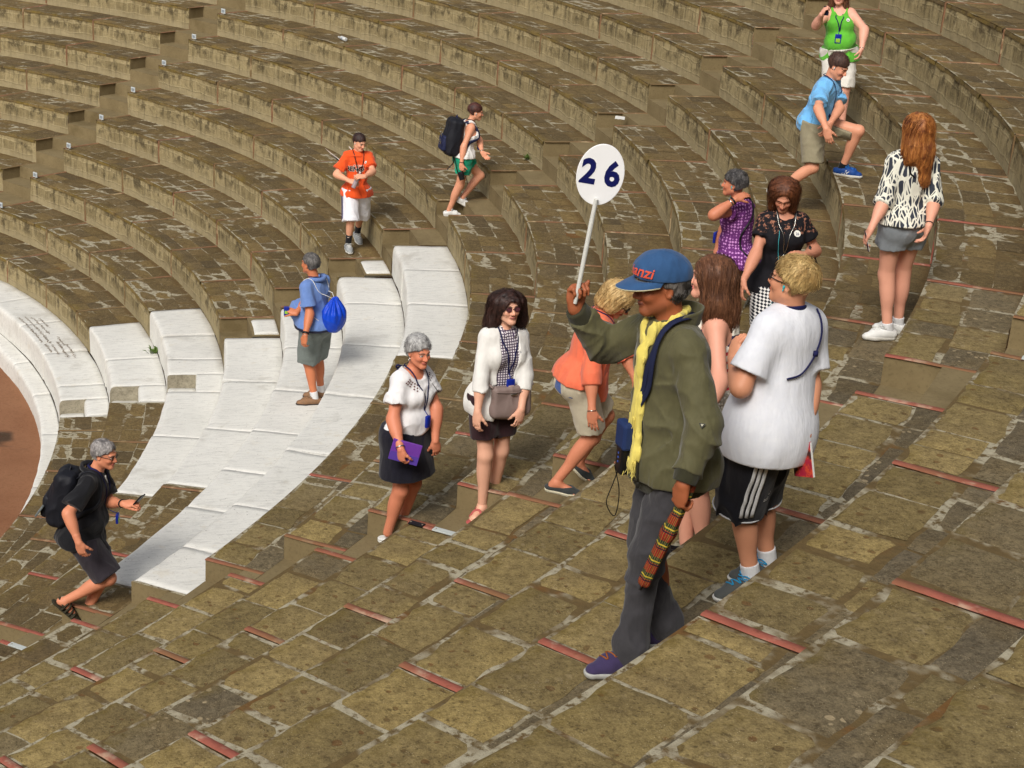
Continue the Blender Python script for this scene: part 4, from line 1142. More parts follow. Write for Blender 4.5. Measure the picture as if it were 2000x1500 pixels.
def hair_short(B, mat, vol=.010, front=.078, nape=-.055, line=.062, side=.0, seed=2, amp=.004, scale=40, h=.0042, tufts=0, tuft_len=.03, tuft_r=.0025, fringe=0.0, lift=.22, tmax=9.0):
    F = Field(); v = vol
    F.ell(hq(B, -.018, 0, .038), hax(B), hR(B, .102 + v, .079 + v, .090 + v * 1.3), .02)
    F.ell(hq(B, -.055, 0, -.015), hax(B), hR(B, .055 + v * .6, .062 + v * .5, .06), .02)
    F.ell(hq(B, .088, 0, line - .105 - fringe), hax(B), hR(B, .075, .085, .098), .012, (), 's')
    for e in (-1, 1):
        F.ell(hq(B, .055, e * .07, -.02 + side), hax(B), hR(B, .058, .05, .062), .01, (), 's')
        F.ell(hq(B, -.005, e * .085, -.018), hax(B), hR(B, .026, .03, .036), .008, (), 's')
    F.clip(hq(B, 0, 0, nape), nrm(-B.hu - B.hf * .5))
    sc = np.array([scale, scale, scale * .35]); amp *= .6
    F.disp = lambda P: amp * vnoise(P * sc, seed) + amp * .5 * vnoise(P * sc * 2.3, seed + 1)
    V, Q = F.mesh(h, 1); parts = [(V, Q, 0)]
    if tufts:
        rg = np.random.default_rng(seed); u = (V - B.hd) @ B.hu; f = (V - B.hd) @ B.hf; ok = np.where(((u > .0) | (f < -.02)) & (u < tmax))[0]; n = int(tufts * 7)
        p = V[rg.choice(ok, n)]; nn = p - hq(B, -.02, 0, .02); nn /= np.linalg.norm(nn, axis=1, keepdims=True)
        fl = (p - hq(B, -.07, .012, .13)) * 7 + B.hf * np.where((p - B.hd) @ B.hf > 0, .5, .1)[:, None] - B.hu * .35 + rg.normal(0, .25, (n, 3))
        fl = fl - nn * (fl * nn).sum(1, keepdims=True); fl /= np.linalg.norm(fl, axis=1, keepdims=True); fl = fl + nn * lift
        parts.append((*grow(F, p - nn * .002, fl, tuft_len * 1.2, tuft_r * .62, seed, 5, None, .06, 0.0, .004, .55), 0))
    B.hair_f = F
    return obj_list('hair', parts, mat, B.root)

def hair_long(B, mat, drops, seed=3, vol=.014, amp=.004, locks=140, lock_len=.25, r=.004, curl=.02, line=.062, part_side=.0, h=.0048, scale=34, face=1.0, down=V3(0, 0, -1), lift=.12):
    """drops: list of (point, point, r1, r2) masses that hang from the crown"""
    F = Field(); v = vol
    F.ell(hq(B, -.018, part_side, .036), hax(B), hR(B, .104 + v, .080 + v, .090 + v), .02)
    for a, b, r1, r2 in drops: F.cone(a, b, r1, r2, .05)
    F.ell(hq(B, .092, 0, line - .115), hax(B), hR(B, .078, .066 * face, .108), .014, (), 's')
    sc = np.array([scale, scale, scale * .16])
    F.disp = lambda P: amp * vnoise(P * sc, seed) + amp * .6 * vnoise(P * sc * 2.2, seed + 1)
    V, Q = F.mesh(h, 1); parts = [(V, Q, 0)]
    rg = np.random.default_rng(seed); n = locks * 5; p = V[rg.choice(len(V), n)]
    nn = p - hq(B, -.02, 0, .02); nn /= np.linalg.norm(nn, axis=1, keepdims=True)
    top_ = np.clip(((p - B.hd) @ B.hu - .02) * 14, 0, 1)[:, None]
    sd = np.sign((p - hq(B, 0, part_side, 0)) @ B.hl)[:, None] * B.hl * .9 - B.hf * .25
    d = down * (1 - top_ * .7) + sd * top_ + rg.normal(0, .06, (n, 3)); d = d - nn * (d * nn).sum(1, keepdims=True) * .8; d = d + nn * lift * .4
    parts.append((*grow(F, p, d, lock_len, r * .42, seed, 8, down, .045, curl, .004, .75), 0))
    B.hair_f = F
    return obj_list('hair', parts, mat, B.root)

def lanyard(B, G, mat, drop=.30, w=.006, side=0.0, device=None, name='lanyard', back=.0, flat=.35, cord=False, hang=.0):
    s = B.s; n = B.nk + B.up * .012 * s
    tip = B.nk - B.up * drop * s + B.fc * .14 * s + B.lc * side * s
    def run(e): return [n - B.fc * .075 * s + B.up * .02 * s, n + B.lc * e * .062 * s - B.fc * .01 * s + B.up * .005 * s, n + B.lc * e * .06 * s + B.fc * .06 * s - B.up * .06 * s, lerp(n + B.lc * e * .06 * s + B.fc * .06 * s - B.up * .06 * s, tip, .5) + B.fc * .03, tip]
    ps = []
    for e in (-1, 1):
        P = G.stick(curve_pts(run(e), 30), .009)
        ps.append((*tube(P, w, 6, False, None if cord else (G.grad(P), flat)), 0))
    tipP = G.stick(tip[None], .010)[0]
    o = obj_list(name, ps, mat, B.root); B.tip = tipP
    if device:
        m, sz, lab = device; fz = nrm(B.fc - V3(0, 0, B.fc[2])); ax = np.array([nrm(np.cross(fz, V3(0, 0, 1))), fz, V3(0, 0, 1)])
        c = tipP - V3(0, 0, sz[1] + .03) + fz * (.012 + hang)
        pp = [(*rbox(c, ax, (sz[0], .011, sz[1]), .005), 0), (*tube(np.array([tipP, c + V3(0, 0, sz[1])]), .003, 5), 0)]
        if lab: pp.append((*rbox(c + fz * .0115 - V3(0, 0, sz[1] * .35), ax, (sz[0] * .7, .0015, sz[1] * .42), .0008), 1))
        obj_list('receiver', pp, [m] + ([lab] if lab else []), o)
    return o

def decal(B, F, V, Fc, c, right, up, mat, name, off=.003, parent=None):
    P = F.trace(V3(c) + V[:, :1] * right + V[:, 1:2] * up, nrm(np.cross(right, up)), off)
    me = mesh_np(name, P, Fc, False)
    return link_mesh(name, me, parent or B.root, [mat])

def disc(n=20, r=1.0):
    a = np.arange(n) * 2 * np.pi / n
    return np.concatenate([np.zeros((1, 3)), np.stack([np.cos(a) * r, np.sin(a) * r, a * 0], -1)]), [(0, i + 1, (i + 1) % n + 1) for i in range(n)]

def badge(B, F, f_up, f_l, txt='26', r=.021, on=None):
    L = np.linalg.norm(B.nk - B.pel); c = B.pel + B.up * L * f_up + B.lc * f_l * B.s + B.fc * .16
    c = F.stick(c[None], .007)[0]; n = nrm(F.grad(c[None])[0]); rt = nrm(np.cross(V3(0, 0, 1), n)); up = nrm(np.cross(n, rt))
    V, Q = disc(20, r); ps = [(c + V[:, :1] * rt + V[:, 1:2] * up + n * .003, Q, 0)]
    T, TF = text_mesh(txt, r * 1.05, 0, .0004); ps.append((c + T[:, :1] * rt + T[:, 1:2] * up - up * r * .15 + n * .0045, TF, 1))
    return obj_list('badge', ps, [MP('badge white', (235, 232, 222), rough=.35), MP('badge blue', (48, 60, 110), rough=.4)], on or B.root, False)

def wristband(B, q, mat, f=.90, r=.0055, name='bracelet', wide=.9):
    E, W = B.J['El' + q], B.J['Wr' + q]; c = lerp(E, W, f); d = nrm(W - E); u = perp(d, V3(0, 0, 1)); v = np.cross(d, u); a = np.linspace(0, 2 * np.pi, 17)[:-1]
    rad = lerp(.041, .027, f) * B.s * B.arm + .004
    P = c + np.cos(a)[:, None] * u * rad + np.sin(a)[:, None] * v * rad
    N = P - c
    return obj_list(name, [(*tube(P, r, 6, True, (N, .4)), 0)], mat, B.root)

def glasses(B, frame, lens=None, name='glasses', dz=.006, w=.024, hh=.016, arms=True):
    ps = []
    for e in (-1, 1):
        a = np.linspace(0, 2 * np.pi, 17)[:-1]
        P = np.array([hq(B, .108 - .012 * abs(math.cos(t) * .5 + .5) * 1, e * .033 + w * math.cos(t) * .98, dz + hh * math.copysign(abs(math.sin(t)) ** .6, math.sin(t))) for t in a])
        ps.append((*tube(P, .0022, 5, True), 0))
        if lens is not None:
            ps.append((np.concatenate([P, P.mean(0)[None]]), [(i, (i + 1) % 16, 16) for i in range(16)], 1))
        if arms: ps.append((*tube(np.array([hq(B, .098, e * (.033 + w), dz + .004), hq(B, .05, e * .074, dz + .005), hq(B, -.012, e * .083, dz + .006), hq(B, -.03, e * .082, dz - .012)]), .0022, 5), 0))
    ps.append((*tube(np.array([hq(B, .110, -.010, dz + .004), hq(B, .114, 0, dz + .006), hq(B, .110, .010, dz + .004)]), .002, 5), 0))
    return obj_list(name, ps, [frame] + ([lens] if lens is not None else []), B.root)

def earbud(B, e, mat, wire=None):
    c = hq(B, .004, e * .082, -.006); ps = []
    F = Field(); F.ell(c, hax(B), hR(B, .007, .008, .009), .003); F.cone(c, c - B.hu * .016 + B.hl * e * .003, .0035, .003, .003)
    o = obj_mesh('earpiece', F.mesh(.002, 0), mat, B.root)
    if wire is not None: obj_list('wire', [(*tube(curve_pts([c - B.hu * .014, *wire], 24), .0016, 4), 0)], mat, o)
    return o

def held(name, label, cat, key, parts, mats, smooth=False, origin=None):
    """a thing carried by a person: its own top-level object, built in the person's frame"""
    r = place(tag(empty(name), label, cat), key)
    if origin is not None:
        L = r.matrix_basis; r.location = L @ Vector(origin)
    for pn, ps, ms in parts:
        ps = [(np.asarray(p[0]) - (V3(origin) if origin is not None else 0), *p[1:]) for p in ps]
        obj_list(pn, ps, ms, r, smooth)
    return r

def collar_mesh(B, mat, parent, r0=.075, r1=.088, h=.055, gap=.6, base=.0, th=.004, name='collar', fall=0.0, front=1.1):
    """a standing (fall 0) or turned-down collar round the neck, open at the front"""
    n0 = B.nk + B.up * base * B.s; nu, nv = 30, 6; P = np.zeros((2, nu, nv, 3))
    for i in range(nu):
        a = lerp(gap, 2 * math.pi - gap, i / (nu - 1)); c, sn = math.cos(a), math.sin(a); fr = max(0, c)
        for j in range(nv):
            t = j / (nv - 1); r = lerp(r0, r1, t) + (fall * math.sin(t * math.pi) * .012); z = h * (t if not fall else (1.6 * t if t < .5 else .8 - (t - .5) * 2.2 * fall))
            for k in (0, 1):
                rr = r + th * k
                P[k, i, j] = n0 + (B.fc * c * rr * front + B.lc * sn * rr) - B.fc * .012 - B.up * (fr * .055) + B.up * z * (1 - .25 * fr)
    idx = np.arange(nu * nv).reshape(nu, nv); q = np.stack([idx[:-1, :-1], idx[1:, :-1], idx[1:, 1:], idx[:-1, 1:]], -1).reshape(-1, 4); N = nu * nv
    loop = np.concatenate([idx[:-1, -1], idx[-1, ::-1][:-1], idx[::-1, 0][:-1], idx[0][:-1]])
    lf = [(loop[i], loop[(i + 1) % len(loop)], loop[(i + 1) % len(loop)] + N, loop[i] + N) for i in range(len(loop))]
    return obj_list(name, [(P.reshape(-1, 3), [tuple(x) for x in q] + [tuple(x[::-1] + N) for x in q] + lf, 0)], mat, parent)
# ------------------------------------------------------------------ the guide with the number paddle
def ribbon(P, N, w, th, n=6):
    return tube(P, w, n, False, (N, th))

def build_guide():
    B = person('guide', 'man in blue cap and olive jacket raising one arm, nearest of the visitors', (166, 96, 62),
               {'R': ((-.12, .02, 1), (.62, -.75, -.05), (1.15, 1.25, .7), -1, .02), 'L': ((-.12, .10, -1), (.75, .55, .1), (.75, 1.0, .7), .55, .03)},
               g=1.02, arm=1.0, tint=dict(brow=(40, 32, 28), lip=(112, 62, 50), beard=(90, 60, 45), open_eyes=True), hres=.0034)
    s = B.s
    # shirt front, then the jacket over it
    mj = mat_cloth('olive jacket cloth', srgb(98, 94, 64), srgb(76, 73, 48), rough=.75, bump=.1, fold=.75)
    mr = mat_cloth('dark knit rib', srgb(58, 56, 38), srgb(44, 43, 28), rough=.95, scale=500, bump=.6)
    def fill(F):
        c = B.pel - B.up * .09 * s
        ax = np.array([nrm(B.lp + B.lc), nrm(B.fp + B.fc), B.up])
        F.ell(lerp(B.pel, B.nk, .22) - B.fc * .005, ax, (.180 * s, .148 * s, .24 * s), .06)
        F.ell(lerp(B.pel, B.nk, .02), ax, (.186 * s, .152 * s, .13 * s), .06)
    mj_o, F = top(B, mj, t=.030, sleeve=1.80, hem=-.11, name='jacket', flare=.02, sflare=.002, disp=(.014, (6.5, 6.5, 5.5)), seed=11, h=.0062, extra=fill)
    # open front: a wedge between the two edges shows the shirt
    # collar
    collar_mesh(B, mj, mj_o, .080, .094, .060, .75, .004, .006)
    # ribbed hem and cuffs
    R = Field(); R.p = list(F.p); R.ell(lerp(B.pel, B.nk, -.16), np.array([nrm(B.lp + B.lc), nrm(B.fp + B.fc), B.up]), (.195 * s, .150 * s, .13 * s), .03)
    R.clip(B.pel - B.up * .185 * s, -B.up); R.clip(B.pel - B.up * .118 * s, B.up)
    for q in 'LR': R.p = [x for x in R.p if not (x[7] and len(x[7]))]
    H = Field(); ax = np.array([nrm(B.lp + B.lc), nrm(B.fp + B.fc), B.up]); H.ell(lerp(B.pel, B.nk, -.14), ax, (.205 * s, .168 * s, .20 * s), .0)
    H.clip(B.pel - B.up * .165 * s, -B.up); H.clip(B.pel - B.up * .095 * s, B.up)
    H.disp = lambda P: .0022 * np.sin(np.arctan2((P - B.pel) @ B.fp, (P - B.pel) @ B.lp) * 90)
    obj_mesh('hem_band', H.mesh(.006, 0), mr, mj_o)
    for q in 'LR':
        E, W = B.J['El' + q], B.J['Wr' + q]; d = nrm(W - E); K = Field()
        K.cone(lerp(E, W, .66), lerp(E, W, 1.02), .058 * s, .046 * s, .0, None, [(lerp(E, W, .97), d), (lerp(E, W, .74), -d)])
        obj_mesh('cuff', K.mesh(.005, 0), mr, mj_o)
    # zip edge, pocket zip and badge on the sleeve
    zp = [lerp(B.pel, B.nk, f) + B.fc * .2 + B.lc * (.045 + .035 * (1 - f)) for f in (-.18, .1, .4, .7, .92)]
    zp = F.stick(curve_pts(zp, 24), .007); obj_list('zip', [(*tube(zp, .004, 5), 0), (*rbox(zp[0] - B.up * .012, np.eye(3), (.006, .004, .012), .002), 0)], MP('dark zip', (40, 38, 32)), mj_o)
    pz = F.stick(curve_pts([lerp(B.pel, B.nk, .62) + B.fc * .2 + B.lc * .10, lerp(B.pel, B.nk, .70) + B.fc * .2 + B.lc * .105], 6), .008)
    obj_list('pocket_zip', [(*tube(pz, .0035, 5), 0)], MP('zip metal', (120, 116, 100), rough=.4), mj_o)
    bc = F.stick((lerp(B.J['ShL'], B.J['ElL'], .72) + V3(-.02, -.2, 0))[None], .008)[0]; n = nrm(F.grad(bc[None])[0]); rt = nrm(np.cross(V3(0, 0, 1), n)); up = np.cross(n, rt)
    tri = np.array([bc + rt * .013 + up * .008, bc - rt * .013 + up * .008, bc - up * .011]) + n * .002
    tri2 = np.array([bc + rt * .006 + up * .005, bc - rt * .006 + up * .005, bc - up * .004]) + n * .004
    obj_list('sleeve_patch', [(tri, [(0, 1, 2)], 0), (tri2, [(0, 1, 2)], 1)], [MP('patch dark', (34, 36, 30)), MP('patch pale', (190, 186, 160))], mj_o, False)
    fp_ = F.trace(curve_pts([lerp(B.pel, B.nk, f) + B.lc * .035 for f in (-.10, .0, .12, .24)], 16), B.fc, .004); obj_list('shirt_front', [(*ribbon(fp_, np.tile(B.fc, (len(fp_), 1)), .022, .1), 0)], MC('white shirt cloth', (222, 220, 212)), B.root)
    # scarf: knot at the throat and two fringed tails down the front
    my = mat_cloth('yellow scarf cloth', srgb(238, 222, 120), srgb(206, 186, 84), rough=.9, scale=200, fold=.7)
    G = stickfield(B, F); S = Field()
    kn = G.stick((lerp(B.pel, B.nk, .84) + B.fc * .2 + B.lc * .02)[None], .012)[0]
    for e in (-1, 1):
        w0 = B.nk + B.lc * e * .060 + B.up * .045; w1 = G.stick((B.nk + B.lc * e * .040 + B.fc * .10 - B.up * .0)[None], .008)[0]
        S.cone(w0, w1, .016, .022, .012, (nrm(B.fc * .6 + B.lc * e), .5)); S.cone(w1, kn, .024, .015, .012, (B.fc, .5))
    S.cone(B.nk + B.lc * .055 + B.up * .045, B.nk - B.fc * .06 + B.up * .05, .014, .014, .01); S.cone(B.nk - B.lc * .055 + B.up * .045, B.nk - B.fc * .06 + B.up * .05, .014, .014, .01)
    S.ell(kn, np.array([B.lc, B.fc, B.up]), (.020, .018, .022), .02)
    for e, (l1, l0, ln) in enumerate(((.055, .035, -.03), (.02, .015, .30))):
        pts = [kn]
        for f in np.linspace(.80, ln, 9): pts.append(G.stick((lerp(B.pel, B.nk, f) + B.fc * .22 + B.lc * (lerp(l0, l1, (.8 - f)) + .012 * math.sin(f * 17 + e)))[None], .014)[0])
        w = np.linspace(.014, .027 if e == 0 else .021, 10)
        for i in range(9): S.cone(pts[i], pts[i + 1], w[i], w[i + 1], .012, (nrm(G.grad(pts[i][None])[0]), 0.5))
        if e == 0: end = pts[-1]
        else: end2 = pts[-1]
    S.disp = lambda P: .0045 * vnoise(P * V3(70, 70, 6), 8) + .003 * vnoise(P * V3(120, 120, 14), 9)
    sc = obj_mesh('scarf', S.mesh(.0036), my, B.root)
    fr = []; rg = np.random.default_rng(4)
    for en, nn in ((end, 22), (end2, 16)):
        for i in range(nn):
            o = en + B.lc * rg.uniform(-.036, .036) + B.fc * rg.uniform(-.008, .014)
            fr.append((*tube(curve_pts([o + V3(0, 0, .02), o - V3(0, 0, .02) + rg.normal(0, .004, 3), o - V3(0, 0, rg.uniform(.035, .06)) + rg.normal(0, .008, 3)], 6), .0016, 4), 0))
    obj_list('fringe', fr, my, sc)
    # neck strap with a bag of audio gear
    ms = MP('navy strap webbing', (30, 36, 66), rough=.8)
    for off in (.0, .035):
        P = [B.nk - B.fc * .09 * s + B.up * .02, B.nk + B.lc * .085 * s - B.fc * .02 + B.up * .03, B.nk + B.lc * .085 * s + B.fc * .06 - B.up * .06, lerp(B.pel, B.nk, .62) + B.fc * .2 + B.lc * (.075 + off), lerp(B.pel, B.nk, .40) + B.fc * .24 + B.lc * (.035 + off * .4)]
        P = curve_pts(P, 28); P = G.stick(P, .019); obj_list('neck_strap', [(*ribbon(P, G.grad(P), .014, .25), 0)], ms, B.root)
    # cap
    mc = mat_cloth('blue cap cloth', srgb(52, 90, 134), srgb(40, 72, 112), rough=.85, fold=.25)
    K = Field(); K.ell(hq(B, -.012, 0, .052), hax(B), hR(B, .122, .098, .104), .02); K.ell(hq(B, .025, 0, .085), hax(B), hR(B, .09, .085, .07), .03); K.clip(hq(B, 0, 0, .046), nrm(-B.hu + B.hf * .12))
    K.disp = fold_disp(.002, (16, 16, 12), 9)
    cap = obj_mesh('cap', K.mesh(.0042), mc, B.root)
    Vb, Fb = [], []; nu, nv = 17, 7
    for i in range(nu):
        a = lerp(-1.42, 1.42, i / (nu - 1)); ca, sa = math.cos(a), math.sin(a)
        for j in range(nv):
            t = j / (nv - 1)
            Vb.append(hq(B, -.012 + .116 * ca + .088 * t * ca ** .75 + .004, .095 * sa * (1 + .05 * t * (1 - sa * sa)), .060 - .014 * ca - .016 * t * t * ca - .022 * t * sa * sa - .006 * t))
    Vb = np.array(Vb); idx = np.arange(nu * nv).reshape(nu, nv); q = np.stack([idx[:-1, :-1], idx[1:, :-1], idx[1:, 1:], idx[:-1, 1:]], -1).reshape(-1, 4)
    V2 = Vb - B.hu * .005
    rim = [idx[:, -1], idx[-1, ::-1], idx[:, 0][::-1], idx[0]]
    loop = np.concatenate([idx[:, -1][:-1], idx[-1, ::-1][:-1], idx[::-1, 0][:-1], idx[0][:-1]]); lf = [(loop[i], loop[(i + 1) % len(loop)], loop[(i + 1) % len(loop)] + nu * nv, loop[i] + nu * nv) for i in range(len(loop))]
    obj_list('peak', [(np.concatenate([Vb, V2]), [tuple(x) for x in q] + [tuple(x[::-1] + nu * nv) for x in q] + lf, 0), (*tube(Vb[idx[:, -1]] - B.hu * .002, .0028, 5), 1)], [mc, MP('peak piping', (186, 176, 140))], cap)
    obj_list('cap_button', [(*tube(np.array([hq(B, -.012, 0, .156), hq(B, -.012, 0, .162)]), .010, 8), 0)], mc, cap)
    T, TF = text_mesh('hanzi', .068, 0, .0012); T[:, 0] += T[:, 1] * .35
    T[:, 1] += -.10 * T[:, 0]
    P = hq(B, .115, .056, .098) + T[:, :1] * nrm(B.hl * -.70 * -1 - B.hf * .62) + T[:, 1:2] * B.hu
    P = K.stick(P, .0055, 5); link_mesh('cap_lettering', mesh_np('cap_lettering', P, TF, False), cap, [MP('orange embroidery', (226, 92, 66), rough=.8)])
    hair_cap = hair_short(B, mat_hair('grey curled hair', srgb(62, 58, 55), srgb(128, 122, 116), srgb(40, 37, 35)), vol=.012, nape=-.075, line=.03, amp=.008, scale=52, tufts=120, tuft_len=.028, tuft_r=.003, seed=6, lift=.35, tmax=.0)
    # trousers
    mt = mat_cloth('charcoal trouser cloth', srgb(66, 64, 66), srgb(48, 47, 50), rough=.92, scale=420, fold=.6)
    T_ = Field(); B.torso(T_, .012, .05); T_.p = T_.p[:3]
    for q in 'LR':
        H_, K_, A_ = B.J['Hip' + q], B.J['Kn' + q], B.J['An' + q]; lo = A_ - nrm(A_ - K_) * .0 - V3(0, 0, .045)
        T_.cone(H_, K_, .096 * s, .068 * s, .035); T_.cone(K_, lo - V3(0, 0, .04), .068 * s, .066 * s, .05, None, [(lo, V3(0, 0, -1))])
        T_.ell(lerp(K_, A_, .92), np.eye(3), (.074 * s, .074 * s, .06 * s), .04, [(lo, V3(0, 0, -1))])
    T_.clip(B.pel + B.up * .1, B.up); T_.disp = fold_disp(.013, (7, 7, 7), 21, .003)
    obj_mesh('trousers', T_.mesh(.0068), mt, B.root)
    mu = mat_cloth('purple canvas', srgb(66, 54, 92), srgb(50, 42, 72), rough=.9, fold=.2); so = MP('grey rubber', (178, 178, 172), rough=.7)
    shoe(B, 'L', 205, mu, so, laces=MP('orange brown lace', (152, 86, 34)), sole_h=.026); shoe(B, 'R', 185, mu, so, laces=MP('orange brown lace', (152, 86, 34)), sole_h=.026)
    # things he carries
    W = B.hand_at('R', (-.15, -.05, 1), (.5, -.8, -.05), .085, .030)
    dirn = nrm(V3(.108, -.04, .985)); b0 = W - dirn * .02; L = .485
    face = nrm(V3(.10, -1, -.18)); face = nrm(face - dirn * (face @ dirn)); rt = nrm(np.cross(dirn, face))
    cen = b0 + dirn * (L + .005) + face * -.008; a = np.arange(48) * 2 * np.pi / 48; ra, rb = .091, .120
    ring = np.stack([np.cos(a) * ra, np.sin(a) * rb], -1); V = []; 
    for dz, k in ((-.003, .985), (-.002, 1), (.002, 1), (.003, .985)): V += [cen + rt * x * k + dirn * y * k + face * dz for x, y in ring]
    Vp = np.array(V); Fp = [tuple(range(48))[::-1], tuple(range(144, 192))] + [(j * 48 + i, j * 48 + (i + 1) % 48, j * 48 + 48 + (i + 1) % 48, j * 48 + 48 + i) for j in range(3) for i in range(48)]
    nums = []
    for ch, (ox, oy), rz in (('2', (-.047, .004), -.02), ('6', (.044, .004), .10)):
        T, TF = text_mesh(ch, 0.130, 0, .0050); T[:, 0] *= .92; c_, s_ = math.cos(rz), math.sin(rz); X = T[:, 0] * c_ - T[:, 1] * s_ + ox; Y = T[:, 0] * s_ + T[:, 1] * c_ + oy
        nums.append((cen + X[:, None] * rt + Y[:, None] * dirn + face * .0042, TF, 0))
    stick = tube(np.array([b0 - dirn * .03, b0, b0 + dirn * L * .6, b0 + dirn * L * .82]) + face * .006, np.array([.0075, .0085, .0095, .0085]), 10)
    held('number_paddle', 'round white paddle with dark blue number 26 held up by the man in the cap', 'sign', 'guide',
         [('stick', [(*stick, 0)], [MP('white stick plastic', (225, 225, 218), rough=.35)]), ('disc', [(Vp, Fp, 0)], [MP('white board', (250, 250, 250), rough=.45, c2=(.93, .93, .93))]), ('number', nums, [MP('navy number', (20, 26, 92), rough=.5)])], None, False, b0)
    # folded plaid umbrella
    g = NG('tartan'); p = g.pos(); w = g.sep(p)
    def bands(v, sc, ph, lo): return g.math('GREATER_THAN', g.math('FRACT', g.math('MULTIPLY_ADD', v, sc * 1.5, ph)), lo)
    u = g.math('MULTIPLY', g.new('ShaderNodeMath', {0: w[0], 1: w[1]}, operation='ARCTAN2').outputs[0], .16)
    c = g.mix(bands(w[2], 9, .1, .60), srgb(140, 30, 28), srgb(36, 54, 40)); c = g.mix(g.math('MULTIPLY', bands(u, 13, .2, .62), .7), c, srgb(36, 50, 40))
    c = g.mix(bands(w[2], 9, .32, .93), c, srgb(190, 164, 52)); c = g.mix(bands(u, 13, .45, .90), c, srgb(178, 150, 48)); c = g.mix(bands(w[2], 9, .55, .93), c, srgb(20, 24, 40))
    mtar = g.out(c, .9, g.bump(g.noise(p, 40, 3), .5, .01))
    Wl = B.hand_at('L', (-.12, .10, -1), (.75, .55, .1), .075, .028)
    d = nrm(V3(-.30, .05, -.95)); top_ = Wl - d * .05; r0 = place(tag(empty('folded_umbrella'), 'folded red and green tartan umbrella held point down by the man in the cap', 'umbrella'), 'guide')
    zc = -d; xc = perp(zc, V3(1, 0, 0)); yc = np.cross(zc, xc); Rm = np.stack([xc, yc, zc], -1)
    Mw = r0.matrix_basis @ Matrix.Translation(Vector(top_)) @ Matrix([list(x) for x in Rm]).to_4x4(); r0.matrix_world = Mw
    U = Field(); U.cone(V3(0, 0, .02), V3(0, 0, -.20), .017, .027, .02); U.cone(V3(0, 0, -.20), V3(0, 0, -.43), .027, .024, .02); U.disp = lambda P: .0025 * np.sin(np.arctan2(P[..., 1], P[..., 0]) * 5 + P[..., 2] * 9)
    obj_mesh('canopy', U.mesh(.004), mtar, r0)
    obj_list('handle', [(*tube(np.array([V3(0, 0, .015), V3(0, 0, .03), V3(0, 0, .085), V3(0, 0, .09)]), np.array([.012, .014, .014, .010]), 10), 0), (*tube(np.array([V3(0, 0, -.44), V3(0, 0, -.47)]), .006, 8), 0)], MP('umbrella black', (26, 24, 24), rough=.35), r0)
    # audio transmitter hanging from the strap, with its wire
    tc = G.stick((lerp(B.pel, B.nk, .10) + B.fc * .3 + B.lc * -.02)[None], .03)[0]; fz = nrm(B.fc - V3(0, 0, B.fc[2])); ax = np.array([nrm(np.cross(fz, V3(0, 0, 1))), fz, V3(0, 0, 1)])
    wire = curve_pts([tc - V3(0, 0, .06), tc - V3(0, 0, .16) + fz * .03, tc - V3(0, 0, .24) + fz * .05, tc - V3(0, 0, .30) + fz * .01, tc - V3(0, 0, .20) - fz * .0, tc - V3(0, 0, .08) + fz * .03], 40)
    held('audio_transmitter', 'dark blue pouch and black transmitter with dangling wire on the chest of the capped man', 'transmitter', 'guide',
         [('pouch', [(*rbox(tc + V3(0, 0, .045), ax, (.045, .022, .055), .012), 0)], [MP('navy pouch', (34, 52, 96), rough=.7)]), ('unit', [(*rbox(tc - V3(0, 0, .05), ax, (.030, .018, .065), .008), 0)] + [(*rbox(tc - V3(0, 0, .03 + .018 * i) + fz * .018, ax, (.004, .002, .004), .001), 1) for i in range(3)], [MP('black plastic', (24, 24, 26), rough=.35), MP('blue key', (60, 90, 170), rough=.3)]), ('wire', [(*tube(wire, .0022, 5), 0)], [MP('black wire', (20, 20, 20))])], None, False, tc)
build_guide()
# ------------------------------------------------------------------ the visitors
NAVY = MP('navy lanyard cord', (26, 28, 74), rough=.8); BLACKP = MP('black plastic', (24, 24, 26), rough=.35); BLUEP = MP('blue receiver plastic', (24, 44, 148), rough=.3)
GREENL = MP('green label', (150, 200, 60), rough=.5); WHITEP = MP('white plastic', (225, 225, 220), rough=.4); SILVER = MP('silver', (190, 188, 180), rough=.25, metal=1.0)
WHITESHOE = MP('white shoe leather', (226, 226, 222), rough=.55); WHITESOLE = MP('white sole rubber', (214, 212, 204), rough=.7)
MBLACK = MC('black cloth', (22, 22, 28))

